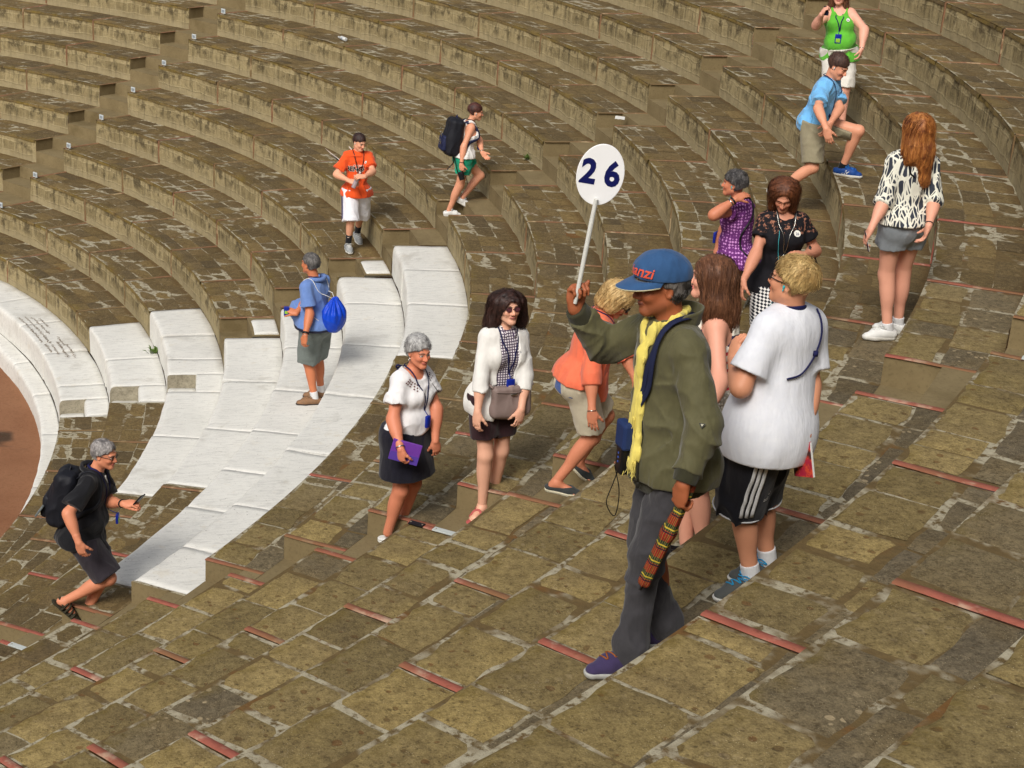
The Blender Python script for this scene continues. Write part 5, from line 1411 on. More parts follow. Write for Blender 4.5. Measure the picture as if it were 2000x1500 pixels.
def build_boy():
    B = person('boy', 'fair haired boy in white t-shirt and black striped shorts, seen from the back', (214, 150, 116),
               {'L': ((.10, .30, 1), (.8, .5, 0), (.7, .9, .6), .3, .03), 'R': ((-.05, -.1, -1), (-.8, .5, 0), (.7, .8, .5), .3, .03)}, g=1.04, arm=1.08, leg=1.10)
    s = B.s
    mt = mat_cloth('white jersey', srgb(232, 233, 236), srgb(214, 217, 226), fold=.5)
    def fill(F):
        ax = np.array([nrm(B.lp + B.lc), nrm(B.fp + B.fc), B.up]); F.ell(lerp(B.pel, B.nk, .10), ax, (.200 * s, .172 * s, .28 * s), .10); F.ell(lerp(B.pel, B.nk, -.2), ax, (.208 * s, .196 * s, .24 * s), .10)
    to, F = top(B, mt, t=.018, sleeve=.74, hem=-.165, sflare=.026, flare=.012, disp=None, seed=31, extra=fill, k=.10, h=.0065, name='t_shirt')
    mb = mat_cloth('black sports cloth', srgb(20, 20, 30), srgb(14, 14, 20), rough=.7, fold=.4)
    bo, Fb = bottoms(B, mb, 1.10, .028, .022, disp=(0.0136, (7, 7, 3)), seed=33)
    # three white stripes and hem piping down the side of the left leg
    H, K = B.J['HipL'], B.J['KnL']; sd = nrm(B.lp * .75 - B.fp * .65)
    st = []
    for i in (-1, 0, 1):
        P = np.array([lerp(H, K, f) + np.cross(sd, V3(0, 0, 1)) * i * .024 for f in np.linspace(.12, 1.07, 14)]); P = Fb.trace(P, sd, .004)
        st.append((*ribbon(P, np.tile(sd, (14, 1)), .0085, .22), 0))
    obj_list('stripe', st, MP('white stripe', (224, 224, 224), rough=.7), bo)
    for q in 'LR':
        c = lerp(B.J['Hip' + q], B.J['Kn' + q], 1.085); d = nrm(B.J['Kn' + q] - B.J['Hip' + q]); u = perp(d, B.fp); v = np.cross(d, u); a = np.linspace(0, 2 * np.pi, 33)[:-1]
        P = c + (np.cos(a)[:, None] * u + np.sin(a)[:, None] * v) * .13; 
        for _ in range(4): P = Fb.stick(P, .001, 2); P = P - ((P - c) @ d)[:, None] * d
        obj_list('hem_piping', [(*tube(P, .0035, 5, True), 0)], MP('white stripe', (224, 224, 224), rough=.7), bo)
    cc = lerp(H, K, .90) + nrm(sd + np.cross(sd, V3(0, 0, 1)) * -1.25) * .2; cc = Fb.stick(cc[None], .002, 8)[0]; n = nrm(Fb.grad(cc[None])[0]); rt = nrm(np.cross(V3(0, 0, 1), n)); up = nrm(np.cross(n, rt))
    ps = []
    T, TF = text_mesh('adidas', .030, 0, .0005); ps.append((Fb.stick(cc + T[:, :1] * rt + T[:, 1:2] * up, .003, 4), TF, 0))
    for i, hgt in enumerate((.011, .019, .027)):
        x = -.018 + .014 * i; q4 = np.array([(x, .018), (x + .011, .018), (x + .011 + .0, .018 + hgt * .72), (x + .003, .018 + hgt)]); q4[2:, 0] -= hgt * .42; q4[:, 0] += .008
        ps.append((Fb.stick(cc + q4[:, :1] * rt + q4[:, 1:2] * up, .003, 4), [(0, 1, 2, 3)], 0))
    obj_list('emblem', ps, MP('white stripe', (224, 224, 224), rough=.7), bo, False)
    hair_short(B, mat_hair('fair hair', srgb(150, 118, 66), srgb(214, 184, 124), srgb(176, 142, 86)), vol=.013, nape=-.048, line=.078, amp=.006, scale=36, tufts=260, tuft_len=.030, tuft_r=.0022, fringe=.0, seed=8, lift=.16)
    glasses(B, MP('dark frame', (40, 28, 26), rough=.3)); earbud(B, 1, MP('turquoise', (70, 180, 190), rough=.3), [B.nk + B.lc * .03 + B.fc * .09 + B.up * .03, B.nk + B.lc * .02 + B.fc * .13 - B.up * .06])
    G = stickfield(B, F); n0 = B.nk + B.up * .035 * s; a = np.linspace(0, 2 * np.pi, 37)[:-1]
    N = Field(); B.neck(N); P = n0 + B.fc * .0 + (np.cos(a)[:, None] * B.lc + np.sin(a)[:, None] * B.fc) * .08 - B.up * (.018 * np.sin(a))[:, None]
    P = N.stick(P, .006, 5); l = obj_list('lanyard', [(*tube(P, .013, 6, True, (N.grad(P), .2)), 0)], NAVY, B.root)
    P = curve_pts([n0 - B.lc * .055 - B.fc * .06, lerp(B.pel, B.nk, .90) - B.lc * .06 - B.fc * .2, lerp(B.pel, B.nk, .72) - B.lc * .02 - B.fc * .2, lerp(B.pel, B.nk, .58) + B.lc * .06 - B.fc * .2, lerp(B.pel, B.nk, .52) + B.lc * .14 - B.fc * .16], 30)
    P = F.stick(P, .010); k = P[13]; obj_list('cord', [(*tube(P, .0042, 6), 0), (*tube(np.array([k - V3(0, 0, .010), k + V3(0, 0, .010)]), .011, 8), 0)], NAVY, l)
    for q in 'LR': sock(B, q, MC('white sock', (222, 222, 222)), .80)
    mg = mat_cloth('grey canvas', srgb(86, 88, 86), srgb(70, 72, 70), fold=.2); tq = MP('turquoise lace', (40, 150, 200), rough=.6)
    shoe(B, 'L', 205, mg, WHITESOLE, laces=tq); shoe(B, 'R', 195, mg, WHITESOLE, laces=tq)
    W = B.hand_at('R', (-.05, -.1, -1), (-.8, .5, 0), .10, .02); ax = np.array([nrm(V3(.55, -.75, .3)), nrm(V3(.8, .6, 0)), nrm(V3(-.2, .25, 1))])
    ax[1] = perp(ax[0], ax[1]); ax[2] = np.cross(ax[0], ax[1])
    g = NG('booklet cover'); p = g.pos(); n = g.noise(p, 26, 3); c = g.mix(g.rng(n, .44, .56), srgb(166, 40, 62), srgb(206, 78, 52)); c = g.mix(g.rng(g.noise(p, 14, 2), .52, .62), c, srgb(74, 44, 40)); mcov = g.out(c, .35)
    held('booklet', 'small booklet with a red picture cover held by the boy in the white t-shirt', 'booklet', 'boy', [('cover', [(*rbox(W + V3(.02, 0, -.02), ax, (.055, .0055, .075), .001), 0)], [mcov]), ('pages', [(*rbox(W + V3(.02, 0, -.02) + ax[0] * .0035, ax, (.054, .0042, .0735), .0), 0)], [WHITEP])], None, False, W)
build_boy()

def build_coral():
    B = person('coral', 'blonde woman in coral cardigan and beige shorts bending forward as she climbs the stairs', (206, 132, 100),
               {'R': ((.12, -.05, -1), (.2, .9, .1), (.25, .35, .3), .25, .06), 'L': ((.3, -.2, -1), (.2, -.9, .1), (.3, .4, .3), .3, .03)}, fem=True, g=1.05, bust=.5, leg=1.0,
               tint=dict(lip=(170, 80, 72), open_eyes=False), bare=[('R', -8, 4), ('L', -25, 30)])
    s = B.s
    mc = mat_cloth('coral knit', srgb(238, 122, 88), srgb(220, 104, 72), fold=.4)
    def fill(F): F.ell(lerp(B.pel, B.nk, .25) + B.fc * .05, np.array([B.lc, B.fc, B.up]), (.150 * s, .128 * s, .20 * s), .06)
    top(B, mat_cloth('blue print cloth', srgb(38, 64, 130), srgb(84, 112, 168), fold=.2), t=.002, sleeve=0, hem=-.10, name='blouse', disp=None, neck=(B.pel - B.fc * .02, B.fc), hemr=-.01, flare=.0)
    to, F = top(B, mc, t=.018, sleeve=1.30, hem=-.01, flare=.0, hemr=-.005, sflare=.010, disp=(0.0136, (7, 7, 4)), seed=41, extra=fill, name='cardigan')
    tl = Field(); tl.cone(lerp(B.pel, B.nk, .15) + B.fc * .10 * s, B.pel + B.fc * .16 * s - B.up * .10, .09, .075, .05, (B.lc, 1.5)); tl.clip(B.pel - B.up * .10 + B.fc * .16, nrm(-B.up + B.fc * .3)); tl.disp = fold_disp(.007, (9, 9, 4), 44); obj_mesh('cardigan_front', tl.mesh(.007), mc, to)
    bottoms(B, mat_cloth('beige cotton', srgb(206, 196, 172), srgb(184, 174, 150), fold=.45), .86, .022, .018, disp=(0.0119, (8, 8, 3)), seed=43)
    hm = mat_hair('blonde bob hair', srgb(172, 136, 82), srgb(228, 198, 140), srgb(196, 160, 104))
    hair_long(B, hm, [(hq(B, -.05, e * .045, .02), hq(B, -.06, e * .062, -.09), .050, .030) for e in (-1, 1)] + [(hq(B, .0, e * .062, .03), hq(B, .012, e * .074, -.065), .032, .024) for e in (-1, 1)] + [(hq(B, -.07, 0, .0), hq(B, -.085, 0, -.09), .055, .035)], vol=.016, line=.058, locks=150, lock_len=.10, r=.0036, seed=12, down=-B.hu, face=1.0)
    glasses(B, BLACKP, BLACKP, 'sunglasses', .004, .027, .017)
    G = stickfield(B, F); lanyard(B, G, NAVY, .22, .005)
    wristband(B, 'R', SILVER, 1.0, .003, 'ring')
    md = mat_cloth('dark grey shoe', srgb(58, 62, 62), srgb(46, 50, 50), fold=.1)
    shoe(B, 'R', -8, md, MP('pale sole', (206, 198, 170), rough=.7), 4, low=True); shoe(B, 'L', -25, md, MP('pale sole', (206, 198, 170), rough=.7), 30, low=True)
build_coral()

def build_cardigan():
    B = person('cardigan', 'woman with dark curly hair and glasses in an open white cardigan', (226, 172, 144),
               {'R': ((-.05, -.15, -1), (.55, .8, 0), (.35, .5, .4), .3, .03), 'L': ((-.1, -.1, -1), (-.5, .8, 0), (.35, .5, .4), .3, .03)}, fem=True, g=1.02, bust=.35, tint=dict(lip=(168, 92, 88), brow=(50, 36, 30)), bare=[('R', -115, 0), ('L', -75, 0)])
    s = B.s
    g = NG('checked shirt cloth'); p = g.pos(); w = g.sep(p); ang = math.atan2(B.fc[1], B.fc[0])
    u = g.math('ADD', g.math('MULTIPLY', w[0], B.lc[0]), g.math('MULTIPLY', w[1], B.lc[1]))
    def ln(v, k): return g.math('GREATER_THAN', g.math('FRACT', g.math('MULTIPLY', v, 55)), k)
    c = g.mix(ln(u, .62), srgb(222, 216, 220), srgb(70, 56, 82)); c = g.mix(ln(w[2], .62), c, srgb(78, 62, 84)); ms = g.out(c, .9)
    so, Fs = top(B, ms, t=.008, sleeve=0, hem=.05, flare=.0, disp=(0.0051, (8, 8, 4)), name='checked_shirt', seed=51)
    C = Field(); n0 = B.nk + B.up * .02 * s
    for e in (-1, 1): C.cone(n0 + B.lc * e * .052 - B.fc * .02 + B.up * .02, n0 + B.lc * e * .045 + B.fc * .075 - B.up * .045, .020, .024, .01, (nrm(B.fc + B.lc * e * .8), .4))
    obj_mesh('shirt_collar', C.mesh(.005), ms, so)
    mw = mat_cloth('white knit', srgb(232, 230, 224), srgb(214, 212, 206), fold=.5)
    F = Field(); B.torso(F, .018, .05)
    for q in 'LR': B.upper_arm(F, q, .014, 1.0, .022, .004); B.forearm(F, q, .012, .42, .02, True, .006)
    F.ell(B.pel - B.up * .06, np.array([B.lp, B.fp, nrm(np.cross(B.lp, B.fp))]), (.205 * s, .185 * s, .18 * s), .05); F.ell(B.pel - B.fp * .05 - V3(0, 0, .05), np.array([B.lp, B.fp, nrm(np.cross(B.lp, B.fp))]), (.20 * s, .15 * s, .14 * s), .05)
    F.clip(B.pel - B.up * .14 * s, -B.up)
    # opening down the front
    L = np.linalg.norm(B.nk - B.pel); F.box(lerp(B.pel, B.nk, .45) + B.fc * .16, np.array([B.lc, B.fc, B.up]), (.070 * s, .12, .42), .01, .01, (), 's')
    F.disp = fold_disp(.007, (8, 8, 3), 53); obj_mesh('cardigan', F.mesh(.0068), mw, B.root)
    bottoms(B, mat_cloth('dark brown cotton', srgb(54, 30, 34), srgb(40, 22, 26), fold=.3), .66, .020, .016, disp=(0.0085, (8, 8, 3)))
    rg = np.random.default_rng(3); drops = []
    for i in range(26):
        a = rg.uniform(-2.5, 2.5) + math.pi; r = rg.uniform(.06, .085); d = B.hf * math.cos(a) * .9 + B.hl * math.sin(a)
        if math.cos(a) > .05: continue
        p0 = hq(B, -.01, 0, .04) + d * r; drops.append((p0, p0 + d * rg.uniform(.02, .045) - V3(0, 0, rg.uniform(.10, .19)), .036, .030))
    hair_long(B, mat_hair('dark brown curly hair', srgb(38, 22, 18), srgb(66, 40, 32), srgb(30, 18, 16), axis=(40, 40, 26)), drops, vol=.018, amp=.012, scale=26, locks=420, lock_len=.10, r=.0034, curl=.42, line=.074, face=1.08, seed=14, lift=.45)
    glasses(B, MP('purple brown frame', (64, 30, 40), rough=.3), MP('tinted lens', (104, 62, 70), rough=.1))
    G = stickfield(B, Fs); lanyard(B, G, NAVY, .30, .0055, .015, (BLUEP, (.030, .045), MP('pale label', (200, 170, 160))), hang=.02)
    badge(B, Fs, .78, .085, '26', .016)
    mp = MP('pink strap', (186, 92, 88), rough=.6)
    for q, an in (('R', -115), ('L', -75)):
        d, l, u = B.foot_frame(q, an); A = B.J['An' + q]; b = A - u * .095 * s
        Fo = Field(); Fo.cone(b - d * .03 + u * .008, b + d * .16 * s + u * .008, .036, .044, .01, (u, .3)); so_ = obj_mesh('sandal', Fo.mesh(.005), mp, B.root)
        e = 1
        obj_list('sandal_strap', [(*tube(curve_pts([b + d * .10 - l * .045 * e + u * .02, b + d * .075 - l * .02 * e + u * .065, b + d * .07 + l * .02 * e + u * .07, b + d * .10 + l * .045 * e + u * .02], 14), .009, 6), 0), (*tube(curve_pts([b - d * .035 + l * .03 + u * .03, A - u * .035 + l * .044 + d * .01, A - u * .03 + d * .045, A - u * .035 - l * .044 + d * .01, b - d * .035 - l * .03 + u * .03], 16), .007, 6), 0)], mp, so_)
    # shoulder bag
    mbag = mat_plain('taupe leather', srgb(140, 122, 116), .55, 0, srgb(120, 104, 98), 12)
    c = B.pel + B.fp * .17 * s + B.lp * .05 * s + V3(0, 0, .02); ax = np.array([nrm(B.lp), nrm(B.fp), V3(0, 0, 1)])
    Bg = Field(); Bg.box(c, ax, (.150, .038, .115), .03, .01); Bg.ell(c - V3(0, 0, .06), ax, (.15, .052, .075), .04); Bg.disp = fold_disp(.005, (10, 10, 6), 57)
    strap = curve_pts([c + V3(0, 0, .10) - ax[0] * .14, c + V3(0, 0, .14) - ax[0] * .17 - ax[1] * .05, lerp(B.pel, B.nk, .5) - B.lc * .15 + B.fc * .05, B.nk - B.lc * .10, lerp(B.pel, B.nk, .78) + B.lc * .02 - B.fc * .14, lerp(B.pel, B.nk, .3) + B.lc * .20 - B.fc * .05, c + V3(0, 0, .12) + ax[0] * .16, c + V3(0, 0, .10) + ax[0] * .14], 40)
    V, Q = Bg.mesh(.006); rb = [(*rbox(c + V3(0, 0, .062) + ax[1] * .045, ax, (.022, .006, .008), .003), 0)]
    held('shoulder_bag', 'taupe leather shoulder bag hanging in front of the woman in the white cardigan', 'bag', 'cardigan', [('bag_body', [(V, Q, 0)], [mbag]), ('clasp', rb, [SILVER]), ('strap', [(*tube(strap[:9], .010, 6), 0), (*tube(strap[-9:], .010, 6), 0)], [mbag]), ('flap_seam', [(*tube(curve_pts([c + V3(0, 0, .085) + ax[1] * .042 - ax[0] * .13, c + V3(0, 0, .075) + ax[1] * .046, c + V3(0, 0, .085) + ax[1] * .042 + ax[0] * .13], 12), .003, 5), 0)], [mbag])], None, True, c)
build_cardigan()

def build_whitetop():
    B = person('whitetop', 'woman with short grey hair in a white top and black skirt', (212, 134, 102),
               {'R': ((.10, -.10, -1), (.55, .8, 0), (.75, .9, .6), .35, .04), 'L': ((.2, .1, -1), (-.4, .8, 0), (.4, .5, .4), .3, .04)}, fem=True, g=1.16, bust=.85, belly=.35, arm=1.12, leg=1.06, tint=dict(lip=(176, 88, 78), brow=(120, 96, 84)))
    s = B.s
    mt = mat_cloth('white rayon', srgb(236, 234, 232), srgb(216, 215, 216), fold=.45)
    to, F = top(B, mt, t=.016, sleeve=.60, hem=.02, flare=.02, sflare=.028, disp=(0.0119, (8, 8, 3)), seed=61, scoop=(.098, .05, .06), name='blouse')
    # pierced pattern round the neck
    ps = []; n0 = B.nk - B.up * .02
    for r in range(3):
        for i in range(15):
            a = lerp(-1.5, 1.5, i / 14); p = n0 + B.fc * (.05 + math.cos(a) * (.095 + .012 * r)) + B.lc * math.sin(a) * (.108 + .016 * r) - B.up * (.045 + .020 * r) * (.35 + .75 * math.cos(a) ** 2)
            p = F.stick(p[None], .0015, 6)[0]; n = nrm(F.grad(p[None])[0]); rt = nrm(np.cross(B.up, n)); up = np.cross(n, rt)
            V, Q = np.array([-rt * .0062 - up * .0045, rt * .0062 - up * .0045, rt * .0062 + up * .0045, -rt * .0062 + up * .0045]) + p, [(0, 1, 2, 3)]
            ps.append((V, Q, 0))
    obj_list('neck_lattice', ps, MP('pierced gap', (112, 72, 64), rough=.9), to, False)
    skirt(B, mat_cloth('black skirt cloth', srgb(24, 23, 38), srgb(16, 16, 24), fold=.3), .33, .035, .018, waist=.07)
    hair_short(B, mat_hair('short grey hair', srgb(126, 124, 122), srgb(196, 195, 192), srgb(94, 92, 92)), vol=.020, nape=-.055, line=.070, amp=.006, scale=46, tufts=160, tuft_len=.016, tuft_r=.002, seed=16, lift=.15)
    for e in (-1, 1): obj_list('earring', [(*tube(curve_pts([hq(B, -.008, e * .082, -.030), hq(B, .006, e * .086, -.046), hq(B, -.006, e * .086, -.060), hq(B, -.016, e * .084, -.044), hq(B, -.008, e * .082, -.030)], 12), .0036, 5), 0)], SILVER, B.root)
    G = stickfield(B, F); lanyard(B, G, NAVY, .30, .006, -.01, (BLUEP, (.022, .045), None), hang=.02)
    P = curve_pts([B.nk + B.lc * .07, lerp(B.pel, B.nk, .9) + B.lc * .10 + B.fc * .2, lerp(B.pel, B.nk, .66) + B.lc * .12 + B.fc * .25, lerp(B.pel, B.nk, .48) + B.lc * .06 + B.fc * .28], 20); obj_list('glasses_cord', [(*tube(G.stick(P, .004), .0025, 5), 0)], BLACKP, B.root)
    sc = B.nk - B.fc * .085 + B.up * .0; obj_list('ribbon_bow', [(*tube(curve_pts([sc, sc - B.lc * .05 - B.fc * .015 + B.up * .015, sc - B.lc * .03 - B.fc * .03 - B.up * .015, sc], 12), .007, 5), 0), (*tube(curve_pts([sc, sc - B.lc * .04 - B.fc * .03 - B.up * .04, sc - B.lc * .07 - B.fc * .03 - B.up * .09], 8), .006, 5), 0)], NAVY, B.root)
    wristband(B, 'R', SILVER, .93, .005)
    for q, an in (('R', -20), ('L', -15)): shoe(B, q, an, WHITESHOE, WHITESOLE, low=True)
    W = B.hand_at('R', (.10, -.10, -1), (.55, .8, 0), .04, .022); ax = np.array([nrm(V3(.93, .05, -.22)), nrm(V3(-.2, .9, .0)), V3(0, 0, 1)]); ax[1] = perp(ax[0], ax[1]); ax[2] = np.cross(ax[0], ax[1])
    c = W + V3(.015, .012, .01); held('tablet_case', 'purple tablet case held against the black skirt by the grey haired woman', 'tablet', 'whitetop', [('case', [(*rbox(c, ax, (.105, .009, .078), .004), 0)], [MP('purple case', (112, 58, 160), rough=.55)]), ('case_flap', [(*rbox(c - ax[2] * .045 - ax[1] * .0098, ax, (.104, .0016, .032), .001), 0)], [MP('violet flap', (88, 62, 158), rough=.55)])], None, False, c)
build_whitetop()

def build_blond():
    B = person('blond', 'girl with long reddish blond hair in patterned top and denim shorts, seen from behind', (226, 164, 138),
               {'L': ((-.35, .2, -1), (.85, .2, -.2), (.4, .55, .4), .3, .03), 'R': ((-.15, .1, -1), (-.9, .1, 0), (.35, .5, .4), .3, .03)}, fem=True, g=1.0, leg=1.06)
    s = B.s
    g = NG('scribble print cloth'); p = g.pos(); nz = g.new('ShaderNodeTexNoise', {'Vector': p, 'Scale': 4.0}).outputs['Color']
    q1 = g.new('ShaderNodeVectorMath', {0: p, 1: g.new('ShaderNodeVectorMath', {0: nz, 'Scale': .10}, operation='SCALE').outputs[0]}, operation='ADD').outputs[0]
    def lines(rot, sc, th): return g.rng(g.vor(g.map(q1, (sc, sc, sc * .28), rot), 1.0, feature='DISTANCE_TO_EDGE'), th, th + .03)
    m = g.math('MULTIPLY', lines((0, 0, 0), 27, .055), lines((.5, .5, .3), 21, .055))
    c = g.mix(m, srgb(226, 224, 208), srgb(54, 58, 68)); mt = g.out(c, .9, g.bump(g.noise(g.map(p, (6, 6, 2)), 2, 4), .35, .03))
    to, F = top(B, mt, t=.014, sleeve=1.12, hem=.0, flare=.014, sflare=.008, disp=(0.0102, (8, 8, 4)), seed=71, h=.007)
    bottoms(B, mat_cloth('grey denim', srgb(146, 152, 156), srgb(116, 122, 128), scale=500, fold=.35), .40, .016, .016, disp=(0.0085, (10, 10, 5)), seed=73, waist=.08)
    d0 = -B.hf; hm = mat_hair('reddish blond hair', srgb(128, 68, 26), srgb(196, 130, 66), srgb(104, 52, 20), axis=(60, 60, 5))
    hair_long(B, hm, [(hq(B, -.04, e * .035, .04), hq(B, -.085, e * .05, -.15), .062, .058) for e in (-1, 1)] + [(hq(B, -.06, 0, .0), hq(B, -.10, 0, -.17), .06, .055), (hq(B, -.085, -.04, -.12), hq(B, -.125, -.075, -.37), .055, .036), (hq(B, -.10, -.03, -.13), hq(B, -.135, -.035, -.34), .05, .028), (hq(B, -.09, .05, -.10), hq(B, -.11, .085, -.22), .045, .022)], vol=.016, locks=260, lock_len=.30, r=.0038, seed=18, amp=.005, line=.06)
    for q, an in (('L', 190), ('R', 160)):
        d, l, u = B.foot_frame(q, an); shoe(B, q, an, WHITESHOE, WHITESOLE, laces=WHITESHOE, sole_h=.030); sock(B, q, MC('white sock', (222, 222, 222)), .90)
    wristband(B, 'R', BLACKP, .92, .004)
    P = F.stick(curve_pts([B.nk + B.lc * .07 - B.fc * .05, lerp(B.pel, B.nk, .8) + B.lc * .10 - B.fc * .2, lerp(B.pel, B.nk, .7) + B.lc * .05 - B.fc * .2], 10), .006); obj_list('strap', [(*tube(P, .006, 6), 0)], BLACKP, B.root)
    W = B.hand_at('L', (-.35, .2, -1), (.85, .2, -.2), .10, .02); ax = np.array([nrm(V3(.1, 1, 0)), nrm(V3(1, -.1, .3)), V3(0, 0, 1)]); ax[1] = perp(ax[0], ax[1]); ax[2] = np.cross(ax[0], ax[1])
    held('phone', 'dark phone with white edge in the left hand of the girl in the patterned top', 'phone', 'blond', [('phone_body', [(*rbox(W, ax, (.034, .0045, .068), .003), 0)], [MP('phone dark', (60, 36, 44), rough=.3)]), ('phone_back', [(*rbox(W + ax[1] * .0055, ax, (.032, .001, .066), .0005), 0)], [WHITEP])], None, False, W)
build_blond()
def build_blackdress():
    B = person('blackdress', 'woman with a brown bob in a black lace top and checkered skirt, looking down', (206, 142, 114),
               {'R': ((-.15, -.1, -1), (.9, .3, 0), (.3, .45, .4), .3, .03), 'L': ((-.75, -.5, .25), (-.1, .3, -1), (.7, .8, .5), .3, .03)}, fem=True, g=1.0, bust=.7, tint=dict(lip=(176, 76, 74), brow=(60, 36, 28), open_eyes=False))
    s = B.s
    Lc = np.linalg.norm(B.nk - B.pel)
    g = NG('black lace top cloth'); p = g.pos(); w = g.sep(p); z0 = float((B.pel + B.up * Lc * .76)[2])
    lace = g.math('MULTIPLY', g.rng(g.noise(p, 42, 4, .7), .53, .60), g.rng(w[2], z0 - .012, z0))
    c = g.mix(lace, srgb(22, 21, 26), tuple(B.skin * .55)); mt = g.out(c, .85, g.bump(g.noise(g.map(p, (5, 5, 2.5)), 2, 2), .4, .03))
    to, F = top(B, mt, t=.012, sleeve=.52, hem=-.10, flare=.008, sflare=.016, disp=(0.0085, (8, 8, 4)), seed=81, scoop=(.082, .045, .045), name='lace_top')
    g = NG('checkered skirt cloth'); p = g.pos(); w = g.sep(p); u = g.math('ADD', g.math('MULTIPLY', w[0], B.lp[0]), g.math('MULTIPLY', w[1], B.lp[1]))
    ck = g.new('ShaderNodeTexChecker', {'Vector': g.new('ShaderNodeCombineXYZ', {0: g.math('MULTIPLY', g.math('ADD', u, w[2]), .707), 1: g.math('MULTIPLY', g.math('SUBTRACT', w[2], u), .707), 2: .003}).outputs[0], 'Scale': 62.0, 'Color1': (*srgb(226, 224, 220), 1), 'Color2': (*srgb(26, 30, 40), 1)}).outputs[0]
    skirt(B, g.out(ck, .85), .38, .012, .016, waist=-.03)
    hm = mat_hair('brown bob hair', srgb(60, 30, 16), srgb(122, 70, 38), srgb(84, 46, 24), axis=(70, 70, 6))
    dn = -B.hu
    hair_long(B, hm, [(hq(B, .0, e * .060, .05), hq(B, .035, e * .082, -.105), .040, .030) for e in (-1, 1)] + [(hq(B, -.05, e * .05, .03), hq(B, -.05, e * .070, -.10), .055, .042) for e in (-1, 1)] + [(hq(B, -.06, 0, 0), hq(B, -.075, 0, -.10), .06, .045)], vol=.018, locks=170, lock_len=.13, r=.0032, seed=22, amp=.0025, line=.088, face=1.0, down=dn)
    G = stickfield(B, F); lanyard(B, G, SILVER, .30, .0026, .0, None, 'necklace', cord=True)
    k = B.tip + B.fc * .004; a = np.linspace(0, 2 * np.pi, 13)[:-1]
    obj_list('key_pendant', [(*tube(k - V3(0, 0, .012) + np.cos(a)[:, None] * B.lc * .010 + np.sin(a)[:, None] * V3(0, 0, .010), .0028, 5, True), 0), (*tube(np.array([k - V3(0, 0, .022), k - V3(0, 0, .055)]), .0025, 5), 0), (*tube(np.array([k - V3(0, 0, .050), k - V3(0, 0, .050) + B.lc * .010]), .0025, 5), 0)], SILVER, B.root)
    for e in (-1, 1):
        P = G.stick(curve_pts([B.nk + B.lc * e * .058 + B.fc * .03 + B.up * .01, B.nk + B.lc * e * .05 + B.fc * .09 - B.up * .05], 8), .004); obj_list('cord', [(*tube(P, .006, 6), 0)], BLACKP, B.root)
    P = curve_pts([B.nk - B.lc * .05 + B.fc * .12 - B.up * .10, lerp(B.pel, B.nk, .6) - B.lc * .05 + B.fc * .2, lerp(B.pel, B.nk, .3) - B.lc * .045 + B.fc * .2], 16); obj_list('earphone_wire', [(*tube(G.stick(P, .004), .002, 5), 0)], MP('turquoise', (70, 180, 190), rough=.3), B.root)
    badge(B, F, .80, .088, '26', .024)
    obj_list('earring', [(*tube(np.array([hq(B, -.0, .084, -.034), hq(B, .0, .084, -.052)]), .005, 6), 0)], SILVER, B.root)
    for q in 'LR': shoe(B, q, -88, BLACKP, BLACKP, low=True)
    E, W = B.J['ElL'], B.J['WrL']; m = lerp(E, W, .55); c = m + V3(.035, .02, -.20)
    g = NG('snakeskin print'); p = g.pos(); c1 = g.mix(g.rng(g.noise(p, 36, 4, .75), .44, .54), srgb(44, 26, 34), srgb(216, 204, 190)); mb = g.out(c1, .3, g.bump(g.noise(p, 22, 2), .3, .01))
    ax = np.array([nrm(V3(.35, 1, 0)), nrm(V3(1, -.35, 0)), V3(0, 0, 1)]); Bg = Field(); Bg.box(c, ax, (.095, .045, .055), .04, .01); Bg.ell(c - V3(0, 0, .012), ax, (.10, .055, .055), .03)
    ps = []
    for e in (-1, 1): ps.append((*tube(curve_pts([c + ax[0] * .06 + ax[1] * e * .03 + V3(0, 0, .04), c + ax[0] * .045 + ax[1] * e * .02 + V3(0, 0, .12), m + V3(0, 0, .048) + ax[1] * .0, c - ax[0] * .045 + ax[1] * e * .02 + V3(0, 0, .12), c - ax[0] * .06 + ax[1] * e * .03 + V3(0, 0, .04)], 24), .0075, 6), 0))
    V, Q = Bg.mesh(.005); zp = curve_pts([c - ax[0] * .10 + V3(0, 0, .025), c + V3(0, 0, .058), c + ax[0] * .10 + V3(0, 0, .025)], 14)
    held('handbag', 'small snakeskin print handbag hanging from the forearm of the woman in the black lace top', 'bag', 'blackdress', [('bag_body', [(V, Q, 0)], [mb]), ('handle', ps, [BLACKP]), ('zip', [(*tube(zp, .005, 5), 0)], [SILVER])], None, True, c)
build_blackdress()

